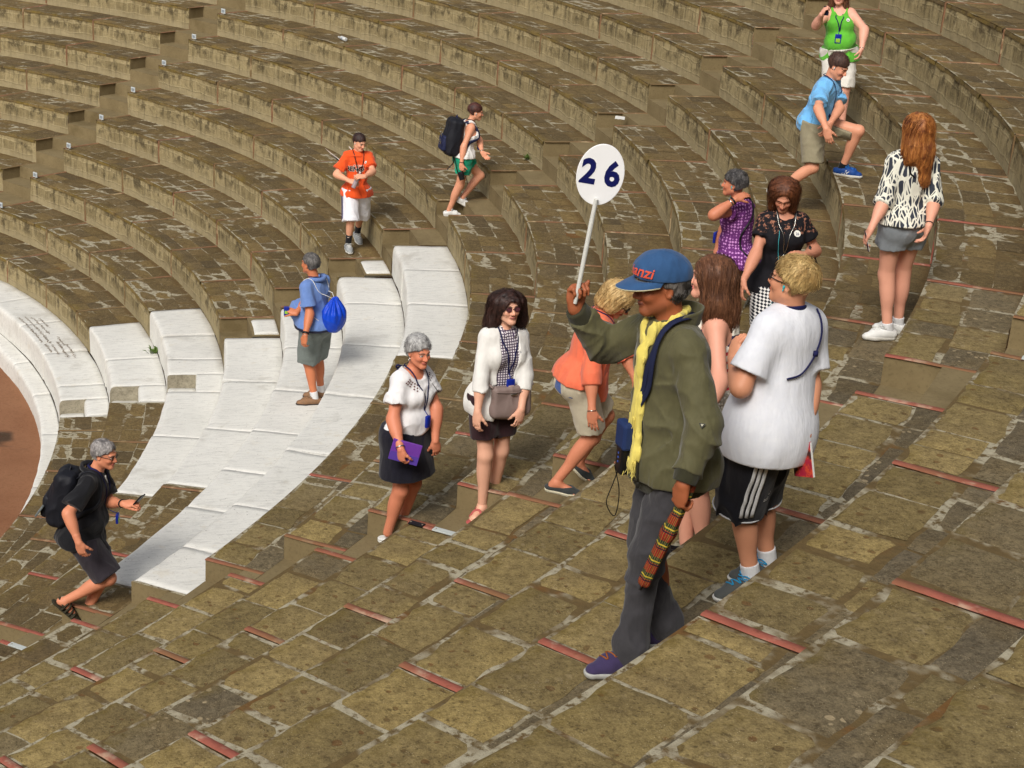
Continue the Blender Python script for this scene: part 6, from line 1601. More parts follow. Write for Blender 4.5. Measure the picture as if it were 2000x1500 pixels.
def build_purple():
    B = person('purple', 'woman in a purple patterned top with one hand at the back of her neck', (202, 128, 96),
               {'L': ((.75, .35, .35), (.3, .6, -.4), (.35, .4, .3), .2, .05), 'R': ((-.1, .1, -1), (.5, -.6, 0), (.4, .5, .4), .3, .03)}, fem=True, g=1.12, bust=.5, belly=.35, arm=1.10, tint=dict(lip=(170, 84, 76)))
    s = B.s
    g = NG('purple print cloth'); p = g.pos(); v = g.new('ShaderNodeTexVoronoi', {'Vector': p, 'Scale': 40.0, 'Randomness': .3}, distance='MANHATTAN').outputs['Distance']
    c = g.mix(g.rng(v, .46, .58), srgb(204, 142, 206), srgb(104, 46, 112)); mt = g.out(c, .85, g.bump(g.noise(g.map(p, (5, 5, 2.5)), 2, 2), .4, .03))
    to, F = top(B, mt, t=.014, sleeve=.28, hem=-.06, flare=.024, sflare=.014, disp=(0.0102, (8, 8, 4)), seed=91)
    bottoms(B, mat_cloth('grey trouser cloth', srgb(112, 110, 104), srgb(92, 90, 86)), .95, .02, .016)
    hair_short(B, mat_hair('dark grey hair', srgb(52, 50, 50), srgb(106, 102, 100), srgb(38, 36, 37)), vol=.020, nape=-.062, line=.074, amp=.005, scale=44, tufts=156, tuft_len=0.020, tuft_r=0.0022, seed=24, lift=.22)
    earbud(B, 1, MP('turquoise', (70, 180, 190), rough=.3), [B.nk + B.lc * .03 + B.fc * .08, B.nk + B.lc * .02 + B.fc * .13 - B.up * .08])
    G = stickfield(B, F); lanyard(B, G, BLACKP, .30, .007, .02, (BLUEP, (.028, .045), None), hang=.03); wristband(B, 'L', BLACKP, .86, .008, 'bracelet'); wristband(B, 'L', SILVER, .76, .006, 'watch')
    for q in 'LR': shoe(B, q, 165, BLACKP, BLACKP, low=True)
    c = lerp(B.pel, B.J['KnL'], .18) + V3(.10, -.13, -.06); Bg = Field(); ax = np.array([nrm(V3(1, -.3, 0)), nrm(V3(.3, 1, 0)), V3(0, 0, 1)]); Bg.box(c, ax, (.10, .045, .115), .035, .01); Bg.disp = fold_disp(.006, (10, 10, 6), 97)
    V, Q = Bg.mesh(.006); st = F.stick(curve_pts([c + V3(0, 0, .11), lerp(B.pel, B.nk, .4) + B.lc * .15 - B.fc * .1, lerp(B.pel, B.nk, .8) - B.fc * .16, B.nk - B.lc * .10], 20), .006)
    held('sling_bag', 'olive grey sling bag at the hip of the woman in the purple patterned top', 'bag', 'purple', [('bag_body', [(V, Q, 0)], [mat_plain('grey green nylon', srgb(96, 94, 82), .7)]), ('strap', [(*tube(st, .008, 6), 0)], [BLACKP])], None, True, c)
build_purple()

def build_longhair():
    B = person('longhair', 'young woman with long brown hair and striped dress, close behind the capped man', (228, 164, 138),
               {'L': ((-.3, -.1, -1), (-.4, .8, 0), (.4, .5, .4), .3, .03), 'R': ((-.2, -.1, -1), (.3, -.9, 0), (.4, .5, .4), .3, .03)}, fem=True, g=1.0, bust=.5, arm=1.0, leg=1.12, tint=dict(lip=(206, 96, 96), brow=(70, 48, 36), eye=(80, 70, 60)), hres=.0034)
    s = B.s
    g = NG('striped dress cloth'); p = g.pos(); w = g.sep(p); z = w[2]; zc = float(lerp(B.pel, B.nk, .86)[2])
    sl = g.math('ADD', z, g.math('MULTIPLY', w[0], -.35)); st = g.math('GREATER_THAN', g.math('FRACT', g.math('MULTIPLY', sl, 20)), .62)
    c = g.mix(st, srgb(226, 220, 206), srgb(196, 52, 66)); c = g.mix(g.math('GREATER_THAN', z, zc - .05), c, srgb(226, 220, 206)); c = g.mix(g.math('MULTIPLY', g.math('GREATER_THAN', z, zc - .08), g.math('LESS_THAN', z, zc - .035)), c, srgb(36, 34, 62)); mt = g.out(c, .9)
    to, F = top(B, mt, t=.012, sleeve=0, hem=.06, flare=.01, disp=(0.0085, (8, 8, 4)), seed=101, scoop=(.075, .05, .04), arm_holes=.075, name='dress_bodice')
    g = NG('white lace cloth'); p = g.pos(); n = g.vor(p, 60); c = g.mix(g.rng(n, .2, .5), srgb(236, 230, 214), srgb(188, 180, 160)); zb = float((B.pel + V3(0, 0, -.33 * s))[2])
    c = g.mix(g.math('LESS_THAN', g.sep(p)[2], zb), c, srgb(180, 30, 40)); ml = g.out(c, .95, g.bump(n, 1.0, .012))
    skirt(B, ml, .40, .03, .022, waist=.11)
    hm = mat_hair('long brown hair', srgb(62, 36, 22), srgb(138, 92, 62), srgb(92, 56, 34), axis=(60, 60, 5))
    dn = V3(.12, -.02, -1)
    hair_long(B, hm, [(hq(B, -.03, .045, .04), hq(B, -.055, .078, -.14), .055, .050), (hq(B, -.05, -.03, .03), hq(B, -.09, -.04, -.15), .06, .055), (hq(B, -.06, .0, .0), hq(B, -.115, .03, -.20), .06, .058), (hq(B, -.035, .066, .02), hq(B, -.045, .082, -.13), .026, .030), (hq(B, -.04, .078, -.10), hq(B, -.05, .085, -.27), .036, .022), (hq(B, -.07, .075, -.12), hq(B, -.125, .075, -.38), .052, .028), (hq(B, -.10, .0, -.14), hq(B, -.165, .02, -.42), .05, .026)], vol=.018, locks=320, lock_len=.30, r=.0036, seed=28, amp=.005, line=.066, face=.9)
    for q in 'LR': shoe(B, q, 195, BLACKP, BLACKP, low=True)
    P = F.stick(curve_pts([B.nk + B.lc * .08 - B.fc * .03, lerp(B.pel, B.nk, .80) + B.lc * .14 + B.fc * .05, lerp(B.pel, B.nk, .5) + B.lc * .12 + B.fc * .1], 12), .005); obj_list('cord', [(*tube(P, .004, 6), 0)], NAVY, B.root)
build_longhair()

def pack(B, key, label, w=.16, d=.11, h=.24, mat=None, trim=None, name='backpack', off=.0):
    c = lerp(B.pel, B.nk, .52) - B.fc * (.125 + d * .62) * B.s - B.up * off; ax = np.array([B.lc, B.fc, B.up])
    F = Field(); F.box(c, ax, (w, d * .8, h), .07, .03); F.ell(c - B.fc * d * .35 - B.up * h * .15, ax, (w * .88, d * .8, h * .72), .05); F.disp = fold_disp(.007, (9, 9, 6), 111)
    V, Q = F.mesh(.007); parts = [('pack_body', [(V, Q, 0)], [mat])]
    P = Field(); P.box(c - B.fc * d * .95 - B.up * h * .38, ax, (w * .66, d * .35, h * .42), .04, .02); P.disp = fold_disp(.004, (12, 12, 8), 112); v, q = P.mesh(.007); parts.append(('pocket', [(v, q, 0)], [trim or mat]))
    sp = []
    for e in (-1, 1):
        pts = [c + B.up * h * .85 + B.lc * e * .06 + B.fc * d * .6, B.nk + B.lc * e * .085 - B.up * .01 - B.fc * .03, B.nk + B.lc * e * .095 + B.fc * .07 - B.up * .06, lerp(B.pel, B.nk, .62) + B.lc * e * .12 + B.fc * .12, lerp(B.pel, B.nk, .42) + B.lc * e * .175 + B.fc * .0, c - B.up * h * .7 + B.lc * e * w * .8 + B.fc * d * .5]
        Pp = curve_pts(pts, 36); mid = B.top_f.stick(Pp[4:-4], .010); Pp = np.concatenate([Pp[:4], mid, Pp[-4:]]); sp.append((*ribbon(Pp, np.concatenate([np.tile(B.up, (4, 1)), B.top_f.grad(mid), np.tile(B.lc, (4, 1))]), .022, .3), 0))
    parts.append(('shoulder_strap', sp, [trim or mat])); hp = curve_pts([c + B.up * h * .95 - B.lc * .03, c + B.up * h * 1.14, c + B.up * h * .95 + B.lc * .03], 10); parts.append(('grab_loop', [(*tube(hp, .008, 6), 0)], [trim or mat]))
    return c, parts

def build_backpacker():
    B = person('backpacker', 'young woman in white top and green shorts stepping up the stairs with a backpack', (222, 156, 124),
               {'R': ((.15, .0, -1), (.3, .9, 0), (.7, .8, .5), .3, .03), 'L': ((.6, -.2, -.6), (.2, -.8, .2), (.4, .4, .4), .3, .03)}, fem=True, g=.98, bust=.4, leg=1.08, tint=dict())
    s = B.s
    to, F = top(B, mat_cloth('white blouse cloth', srgb(230, 228, 222), srgb(206, 204, 200), fold=.4), t=.014, sleeve=0, hem=.0, flare=.014, disp=(0.0102, (8, 8, 4)), seed=121, scoop=(.075, .03, .03), arm_holes=.07, name='blouse')
    bottoms(B, mat_cloth('emerald cotton', srgb(24, 166, 128), srgb(16, 140, 106), fold=.3), .50, .018, .02, disp=(0.0085, (9, 9, 5)), seed=123, waist=.09)
    hm = mat_hair('dark reddish hair', srgb(50, 24, 20), srgb(92, 50, 40), srgb(38, 18, 16)); hair_short(B, hm, vol=.014, nape=-.065, line=.07, amp=.002, scale=30, seed=30, side=-.02)
    earbud(B, -1, WHITEP); G = stickfield(B, F); lanyard(B, G, BLACKP, .26, .006, .0, (BLUEP, (.032, .045), None), hang=.03); wristband(B, 'R', BLACKP, .9, .005); wristband(B, 'L', SILVER, .92, .006, 'watch')
    for q, an, pi_ in (('R', 12, 0), ('L', 12, 28)): shoe(B, q, an, WHITESHOE, WHITESOLE, pi_, laces=WHITESHOE)
    c, parts = pack(B, 'backpacker', '', .165, .125, .25, mat_plain('black nylon', srgb(26, 27, 34), .6), mat_plain('navy nylon', srgb(32, 38, 70), .65))
    sv = [(*rbox(c - B.fc * .20 + B.lc * x + B.up * z, np.array([B.lc, B.fc, B.up]), (.006, .006, .018), .002), 0) for x, z in ((-.09, .04), (-.13, .02), (-.10, -.06), (-.14, -.08), (-.05, .09))]
    parts.append(('zip_pull', sv, [SILVER])); tails = [(*tube(curve_pts([c - B.up * .20 + B.lc * x, c - B.up * .32 + B.lc * x + B.fc * .05, c - B.up * .44 + B.lc * x + B.fc * f], 10), .007, 5), 0) for x, f in ((-.15, .10), (-.05, -.02))]; parts.append(('strap_tail', tails, [BLACKP]))
    held('backpack', 'black and navy hiking backpack on the back of the young woman in green shorts', 'backpack', 'backpacker', parts, None, True, c)
    W = B.hand_at('R', (.15, 0, -1), (.3, .9, 0), .09, .015); ax = np.array([nrm(V3(.9, -.2, .35)), nrm(V3(.2, 1, 0)), V3(0, 0, 1)]); ax[1] = perp(ax[0], ax[1]); ax[2] = np.cross(ax[0], ax[1])
    held('camera_case', 'small black camera case dangling from the hand of the young woman in green shorts', 'case', 'backpacker', [('case_body', [(*rbox(W + V3(-.01, -.01, -.075), ax, (.034, .02, .055), .006), 0)], [BLACKP]), ('wrist_strap', [(*tube(curve_pts([W, W + V3(.02, 0, -.05), W + V3(.06, -.02, -.10), W + V3(.08, -.02, -.18)], 12), .004, 5), 0)], [BLACKP])], None, True, W)
build_backpacker()

def build_orange():
    B = person('orange', 'teenage boy in orange t-shirt and long white shorts walking along a tier', (224, 164, 132),
               {'R': ((.9, -.3, -.15), (.1, .5, -.6), (.5, .6, .5), .3, .03), 'L': ((-.75, -.4, .05), (-.1, .5, -.6), (.5, .6, .5), .3, .03)}, g=1.04, arm=1.08, leg=1.04, tint=dict(lip=(190, 100, 90), brow=(46, 32, 28)))
    s = B.s
    to, F = top(B, mat_cloth('orange jersey', srgb(236, 92, 36), srgb(216, 74, 28), fold=.4), t=.018, sleeve=.72, hem=-.10, flare=.016, hemr=.026, sflare=.024, disp=(0.0136, (7, 7, 4)), seed=131, name='t_shirt')
    L = np.linalg.norm(B.nk - B.pel); rt = B.lc; up = B.up
    for txt, fz, sz, off, m in (('BENGALS', .60, .080, .0024, MP('black print', (30, 24, 26), rough=.8)), ('THE', .48, .040, .0010, MP('black print', (30, 24, 26), rough=.8)), ('TIGERS', .40, .045, .0012, MP('white print', (230, 214, 200), rough=.8)), ('CINCINNATI', .70, .028, .0006, MP('white print', (230, 214, 200), rough=.8))):
        T, TF = text_mesh(txt, sz, 0, off); T[:, 1] *= 1.15
        Ft = Field(); Ft.p = list(F.p[:6]); Ft.disp = F.disp
        if txt == 'BENGALS':
            O, OF = text_mesh(txt, sz, 0, off + .0035); O[:, 1] *= 1.15; decal(B, Ft, O, OF, B.pel + up * L * fz + B.fc * .2, rt, up, MP('white print', (230, 214, 200), rough=.8), 'lettering', .004, to)
        decal(B, Ft, T, TF, B.pel + up * L * fz + B.fc * .2, rt, up, m, 'lettering', .006, to)
    ws = mat_cloth('white sports cloth', srgb(236, 236, 238), srgb(216, 216, 224), fold=.4)
    bo, Fb = bottoms(B, ws, 1.06, .030, .034, disp=(0.0136, (7, 7, 3)), seed=133)
    P = [lerp(B.J['HipR'], B.J['KnR'], f) - B.lp * .2 + B.fp * .02 for f in np.linspace(.0, .98, 12)]; P = Fb.stick(np.array(P), .002, 8); obj_list('side_stripe', [(*ribbon(P, Fb.grad(P), .022, .12), 0)], MP('purple stripe', (84, 76, 128), rough=.8), bo)
    def swoosh(F_, c, sz, parent):
        n = nrm(F_.grad(c[None])[0]); r_ = nrm(np.cross(V3(0, 0, 1), n)); u_ = np.cross(n, r_); a = np.linspace(0, 1, 9)
        lo = np.stack([-.5 + a, -.25 + .9 * (a - .25) ** 2 - .1 * (1 - a)], -1); hi = np.stack([-.5 + a, lo[:, 1] + .28 * (1 - a) * np.minimum(1, a * 5 + .2)], -1)
        Pt = np.concatenate([lo, hi]) * sz; return [(F_.stick(c + Pt[:, :1] * r_ + Pt[:, 1:] * u_, .003, 3), [(i, i + 1, i + 10, i + 9) for i in range(8)], 0)]
    c0 = Fb.stick((lerp(B.J['HipL'], B.J['KnL'], .92) + B.fp * .2 + B.lp * .06)[None], .002, 8)[0]; obj_list('emblem', swoosh(Fb, c0, .035, bo), MP('black print', (30, 24, 26), rough=.8), bo, False)
    hair_short(B, mat_hair('dark brown hair', srgb(32, 20, 18), srgb(62, 40, 34)), vol=.012, nape=-.06, line=.066, amp=.003, scale=46, seed=32, tufts=72, tuft_len=0.014, tuft_r=0.0018)
    G = stickfield(B, F); lanyard(B, G, BLACKP, .38, .006); badge(B, F, .84, .06, '26', .020); earbud(B, -1, WHITEP)
    bs = MC('black sock cloth', (22, 22, 26))
    for q in 'LR':
        so = sock(B, q, bs, .60)
        if q == 'R':
            K, A = B.J['KnR'], B.J['AnR']; Fs = Field(); Fs.cone(K, A, .05 * s * B.leg + .004, .041 * s, .01); c = Fs.stick((lerp(K, A, .70) + B.fp * .1 - B.lp * .03)[None], .002, 6)[0]; obj_list('emblem', swoosh(Fs, c, .045, so), MP('white print', (230, 214, 200), rough=.8), so, False)
    mg = mat_plain('grey and white leather', srgb(178, 180, 178), .6, 0, srgb(112, 116, 118), 16)
    shoe(B, 'R', -72, mg, WHITESOLE, 0, laces=WHITEP, wide=1.1); shoe(B, 'L', -66, mg, WHITESOLE, 18, laces=WHITEP, wide=1.1)
    W = (B.hand_at('R', (.9, -.3, -.15), (.1, .5, -.6), .07, .02) + B.hand_at('L', (-.75, -.4, .05), (-.1, .5, -.6), .07, .02)) / 2; d = nrm(V3(.35, .1, .9)); z = np.array([-.11, -.105, .03, .06, .075, .085, .105]); r = np.array([.026, .031, .031, .026, .013, .012, .012])
    held('water_bottle', 'small clear plastic bottle in the hands of the boy in the orange t-shirt', 'bottle', 'orange', [('bottle_body', [(*tube(W + z[:, None] * d, r, 12), 0)], [MP('clear bottle plastic', (176, 160, 164), rough=.15)]), ('cap', [(*tube(W + np.array([.105, .108, .122, .123])[:, None] * d, np.array([.013, .0145, .0145, .012]), 10), 0)], [WHITEP])], None, True, W)
build_orange()

def build_bluepolo():
    B = person('bluepolo', 'grey haired man in blue polo shirt and grey green shorts standing on the white marble', (202, 124, 86),
               {'L': ((-.15, -.05, -1), (.5, .8, 0), (.5, .6, .4), .3, .03), 'R': ((-.8, .2, .3), (.1, .5, -.8), (.8, .8, .5), .3, .03)}, g=1.18, belly=1.7, arm=1.06, leg=1.06, tint=dict())
    s = B.s
    mt = mat_cloth('blue polo cloth', srgb(112, 142, 198), srgb(92, 120, 178), fold=.4)
    to, F = top(B, mt, t=.016, sleeve=.72, hem=.0, flare=.01, sflare=.026, disp=(0.0119, (7, 7, 4)), seed=141, name='polo_shirt'); collar_mesh(B, mt, to, .070, .100, .045, .45, .008, .004, fall=1.0)
    bo, Fb = bottoms(B, mat_cloth('grey green cotton', srgb(116, 124, 120), srgb(96, 104, 100), fold=.35), .97, .026, .03, disp=(0.0102, (7, 7, 3)), seed=143)
    bt = Field(); ax = np.array([B.lp, B.fp, B.up]); bt.p = list(F.p); bt.ell(lerp(B.pel, B.nk, .06) + B.fp * .025, ax, (.205 * s, .185 * s, .12), .02); bt.clip(lerp(B.pel, B.nk, .02), B.up); bt.clip(lerp(B.pel, B.nk, -.055), -B.up); obj_mesh('belt', bt.mesh(.007), MP('dark belt', (40, 42, 62), rough=.6), B.root)
    hair_short(B, mat_hair('dark grey short hair', srgb(58, 56, 56), srgb(122, 118, 114), srgb(44, 42, 43)), vol=.012, nape=-.075, line=.060, amp=.005, scale=46, seed=34, tufts=96, tuft_len=0.014, tuft_r=0.0020)
    G = stickfield(B, F); lanyard(B, G, NAVY, .32, .005); wristband(B, 'L', BLACKP, .90, .013, 'watch'); wristband(B, 'L', SILVER, 1.0, .002, 'ring')
    for q in 'LR': sock(B, q, MC('white sock', (222, 222, 222)), .84)
    mb = mat_plain('brown trail shoe', srgb(112, 92, 76), .8, 0, srgb(150, 108, 72), 40); shoe(B, 'L', 195, mb, MP('dark sole', (52, 48, 46), rough=.8), laces=MP('tan lace', (150, 120, 90))); shoe(B, 'R', 185, mb, MP('dark sole', (52, 48, 46), rough=.8))
    c = lerp(B.pel, B.nk, .25) - B.fc * .245 * s - B.lc * .02; ax = np.array([B.lc, B.fc, B.up]); Bg = Field(); Bg.ell(c - V3(0, 0, .02), ax, (.15, .105, .165), .03); Bg.cone(c + V3(0, 0, .05), c + V3(0, 0, .19), .10, .03, .08); Bg.disp = lambda P: .012 * np.sin(np.arctan2((P - c) @ B.fc, (P - c) @ B.lc) * 11) * np.clip((P[..., 2] - c[2]) * 6 + .35, 0, 1) + fold_disp(.006, (8, 8, 6), 147)(P)
    V, Q = Bg.mesh(.006); co = []
    for e in (-1, 1):
        P = [c + V3(0, 0, .19), lerp(B.pel, B.nk, .8) + B.lc * e * .09 - B.fc * .13, B.nk + B.lc * e * .10 - B.up * .01, lerp(B.pel, B.nk, .8) + B.lc * e * .15 + B.fc * .05, lerp(B.pel, B.nk, .45) + B.lc * e * .20 - B.fc * .02, c + B.lc * e * .09 - V3(0, 0, .12)]; P = curve_pts(P, 36); P[5:-5] = F.stick(P[5:-5], .005); co.append((*tube(P, .004, 5), 0))
    held('drawstring_bag', 'bright blue drawstring bag on the back of the man in the blue polo shirt', 'bag', 'bluepolo', [('bag_body', [(V, Q, 0)], [mat_plain('bright blue nylon', srgb(22, 76, 206), .35, 0, srgb(14, 58, 176), 14)]), ('cord', co, [WHITEP])], None, True, c)
    W = B.hand_at('R', (-.8, .2, .3), (.1, .5, -.8), .09, .02); held('audio_receiver', 'blue audio receiver held in front of the man in the blue polo shirt', 'receiver', 'bluepolo', [('receiver_body', [(*rbox(W + V3(-.02, -.02, .0), np.eye(3), (.028, .014, .05), .004), 0)], [BLUEP]), ('label', [(*rbox(W + V3(-.02, -.036, -.01), np.eye(3), (.018, .002, .016), .001), 0)], [GREENL])], None, False, W)
build_bluepolo()

def build_climber():
    B = person('climber', 'grey haired man with glasses in black shirt and shorts, climbing the lower steps', (214, 140, 106),
               {'R': ((.25, .0, -1), (.2, .9, 0), (.45, .6, .4), .3, .03), 'L': ((.95, -.15, .2), (.0, .45, -.9), (.6, .75, .5), -1, .05)}, g=1.10, belly=.4, arm=1.06, leg=1.08, tint=dict(lip=(180, 96, 84), brow=(110, 96, 88)), bare=[('R', 5, 42), ('L', 0, 0)])
    s = B.s
    mk = mat_cloth('black polo cloth', srgb(22, 22, 26), srgb(14, 14, 18), fold=.3)
    to, F = top(B, mk, t=.018, sleeve=.78, hem=-.09, flare=.016, sflare=.026, disp=(0.0136, (7, 7, 4)), seed=151, name='polo_shirt'); collar_mesh(B, mk, to, .070, .100, .045, .45, .008, .004, fall=1.0)
    ps = F.stick(curve_pts([B.nk + B.fc * .10 - B.up * .02, B.nk + B.fc * .15 - B.up * .08], 6), .002); obj_list('undershirt', [(*ribbon(ps, F.grad(ps), .020, .2), 0)], MC('white shirt cloth', (222, 220, 212)), to)
    bottoms(B, mat_cloth('dark grey cotton', srgb(52, 46, 52), srgb(40, 36, 42), fold=.35), .93, .026, .028, disp=(0.0119, (7, 7, 4)), seed=153)
    hair_short(B, mat_hair('grey hair', srgb(112, 108, 106), srgb(182, 176, 172), srgb(90, 86, 85)), vol=.012, nape=-.065, line=.082, amp=.005, scale=44, seed=36, tufts=96, tuft_len=0.015, tuft_r=0.0020)
    glasses(B, MP('black frame', (24, 20, 22), rough=.3), None, hh=.013); G = stickfield(B, F); lanyard(B, G, NAVY, .36, .010, .03, (BLUEP, (.030, .042), GREENL), hang=.06); wristband(B, 'L', BLACKP, .93, .011, 'watch')
    md = MP('dark olive sandal', (58, 54, 40), rough=.8)
    for q, an, pi_ in (('R', 5, 42), ('L', 0, 0)):
        d, l, u = B.foot_frame(q, an, pi_); A = B.J['An' + q]; b = A - u * .095 * s; Fo = Field(); Fo.cone(b - d * .05 + u * .010, b + d * .17 * s + u * .010, .040, .050, .01, (u, .32)); so = obj_mesh('sandal', Fo.mesh(.005), md, B.root)
        st = []
        for x, hgt in ((.13, .045), (.095, .055), (.055, .075), (.02, .09)): st.append((*tube(curve_pts([b + d * x - l * .05 + u * .015, b + d * (x + .004) - l * .03 + u * hgt, b + d * x + l * .03 + u * hgt, b + d * x + l * .05 + u * .015], 12), .0095, 6), 0))
        st.append((*tube(curve_pts([b + d * .02 - l * .045 + u * .05, b - d * .055 + u * .07, b + d * .02 + l * .045 + u * .05], 10), .011, 6), 0)); K = Field(); K.cone(b + d * .13 + u * .025, b + d * .185 + u * .020, .046, .030, .02, (u, .6)); obj_list('sandal_strap', st + [(*K.mesh(.006), 0)], md, so)
    c, parts = pack(B, 'climber', '', .155, .12, .25, mat_plain('black nylon', srgb(26, 27, 34), .6), None, off=.03); pc = c - B.fc * .12 - B.up * .13; parts.append(('reflective_band', [(*rbox(pc - B.fc * .035 - B.lc * .08, np.array([B.lc, nrm(B.fc * .4 + B.up), nrm(B.fc - B.up * .4)]), (.06, .055, .008), .004), 0)], [MP('reflective grey', (112, 118, 118), rough=.4)]))
    held('backpack', 'plain black backpack with grey band worn by the man climbing the lower steps', 'backpack', 'climber', parts, None, True, c)
    W = B.hand_at('L', (.95, -.15, .2), (.0, .45, -.9), .10, .025); ax = np.array([nrm(V3(.25, .8, -.1)), nrm(V3(-.65, .35, .55)), nrm(V3(.5, .1, .8))]); ax[1] = perp(ax[0], ax[1]); ax[2] = np.cross(ax[0], ax[1])
    held('phone', 'black phone held out in the hand of the man climbing the lower steps', 'phone', 'climber', [('phone_body', [(*rbox(W + V3(.02, 0, .04), ax, (.036, .005, .072), .003), 0)], [BLACKP]), ('screen', [(*rbox(W + V3(.02, 0, .04) + ax[1] * .0052, ax, (.033, .0006, .066), .0003), 0)], [MP('dark screen', (30, 34, 52), rough=.1)])], None, False, W)
build_climber()

def build_bluetee():
    B = person('bluetee', 'young man in light blue t-shirt and khaki shorts stepping up, one knee raised', (222, 156, 124),
               {'R': ((.35, -.15, -1), (.3, .9, 0), (.35, .5, .4), .3, .035), 'L': ((-.35, -.3, -.8), (-.3, .8, 0), (.4, .5, .4), .3, .03)}, g=.98, leg=1.0, tint=dict(lip=(196, 104, 96), brow=(60, 42, 34), open_eyes=False))
    s = B.s
    to, F = top(B, mat_cloth('light blue jersey', srgb(124, 190, 236), srgb(100, 166, 220), fold=.45), t=.018, sleeve=.74, hem=-.10, flare=.006, hemr=-.004, sflare=.024, disp=(0.0153, (7, 7, 4)), seed=161, name='t_shirt')
    bottoms(B, mat_cloth('khaki cotton', srgb(156, 148, 122), srgb(132, 124, 100), fold=.4), .90, .026, .026, disp=(0.0136, (7, 7, 4)), seed=163)
    hair_short(B, mat_hair('brown short hair', srgb(46, 30, 24), srgb(84, 58, 46)), vol=.014, nape=-.055, line=.066, amp=.004, scale=44, seed=38, tufts=96, tuft_len=0.020, tuft_r=0.0022, lift=.4)
    G = stickfield(B, F); lanyard(B, G, NAVY, .34, .006); t = B.tip; P = G.stick(curve_pts([t - B.lc * .07 + B.up * .04, t - B.up * .01, t + B.lc * .06 + B.up * .03], 12), .012); P2 = G.stick(curve_pts([t, t - B.up * .10 - B.lc * .02, t - B.up * .19 - B.lc * .05], 12), .006); obj_list('sunglasses', [(*ribbon(P, G.grad(P), .016, .5), 0), (*tube(P2, .006, 6), 0)], NAVY, B.root)
    badge(B, F, .84, .07, '26', .016); earbud(B, -1, WHITEP)
    mb = mat_plain('blue running shoe', srgb(22, 42, 96), .6, 0, srgb(24, 82, 160), 26)
    for q, an, pi_ in (('L', -18, 0), ('R', -15, 40)):
        sh = shoe(B, q, an, mb, WHITESOLE, pi_, laces=MP('bright blue lace', (40, 120, 210)), sole_h=.026); sock(B, q, MC('black sock cloth', (22, 22, 26)), .90)
        if q == 'L':
            d, l, u = B.foot_frame(q, an, pi_); b = B.J['AnL'] - u * .095 * s - l * .046; obj_list('side_stripe', [(*tube(curve_pts([b + d * x0 + u * z0, b + d * x1 + u * z1], 5), .0035, 5), 0) for x0, z0, x1, z1 in ((-.02, .075, .04, .028), (.0, .028, .05, .068), (.045, .03, .075, .06), (-.03, .05, .07, .05))], WHITEP, sh)
build_bluetee()

def build_greentank():
    B = person('greentank', 'woman in bright green tank top and white shorts, high on the stairs', (228, 168, 144),
               {'R': ((.25, -.3, .8), (.6, .2, -.2), (.8, .9, .6), .3, .03), 'L': ((-.1, -.1, -1), (-.8, .4, 0), (.4, .5, .4), .3, .03)}, fem=True, g=1.22, bust=.95, belly=.75, arm=1.22, leg=1.12, tint=dict(lip=(186, 90, 86)))
    s = B.s
    to, F = top(B, mat_cloth('green jersey', srgb(104, 190, 62), srgb(84, 168, 46), fold=.4), t=.014, sleeve=0, hem=-.10, flare=.0, hemr=-.002, disp=(0.0102, (8, 8, 4)), seed=171, scoop=(.080, .085, .065), arm_holes=.085, name='tank_top')
    bottoms(B, mat_cloth('white cotton', srgb(226, 222, 212), srgb(206, 202, 192), fold=.35), .97, .022, .016, disp=(0.0102, (8, 8, 4)), seed=173, waist=.06)
    hm = mat_hair('brown wavy hair', srgb(64, 38, 24), srgb(116, 74, 48)); hair_long(B, hm, [(hq(B, -.03, e * .055, .02), hq(B, -.03, e * .09, -.15), .05, .04) for e in (-1, 1)] + [(hq(B, -.06, 0, 0), hq(B, -.08, 0, -.14), .06, .05)], vol=.016, locks=120, lock_len=.14, r=.0034, seed=40, curl=.1)
    G = Field(); G.p = list(F.p); B.neck(G); lanyard(B, G, NAVY, .26, .006, -.02, (BLUEP, (.034, .050), GREENL), hang=.02); badge(B, F, .80, .10, '26', .020)
    wristband(B, 'L', SILVER, 1.0, .002, 'ring')
    for q in 'LR': shoe(B, q, -96, WHITESHOE, WHITESOLE)
    W = B.hand_at('R', (.25, -.3, .8), (.6, .2, -.2), .06, .03); held('phone', 'small dark phone in the raised hand of the woman in the green tank top', 'phone', 'greentank', [('phone_body', [(*rbox(W, np.eye(3), (.03, .006, .05), .003), 0)], [BLACKP]), ('screen', [(*rbox(W + V3(0, -.0062, 0), np.eye(3), (.027, .0006, .045), .0003), 0)], [MP('dark screen', (30, 34, 52), rough=.1)])], None, False, W)
build_greentank()
# ------------------------------------------------------------------ small things lying about or fixed to the steps
def at(r_k, ang, z, k=None):
    r = R_A + S * r_k; return V3(r * math.cos(ang), r * math.sin(ang), z)
def thing(name, label, cat, loc, rz, parts, group=None, smooth=True):
    r = tag(empty(name, loc), label, cat, group); r.rotation_euler = (0, 0, rz)
    for pn, ps, ms in parts: obj_list(pn, ps, ms, r, smooth)
    return r
I3 = np.eye(3)
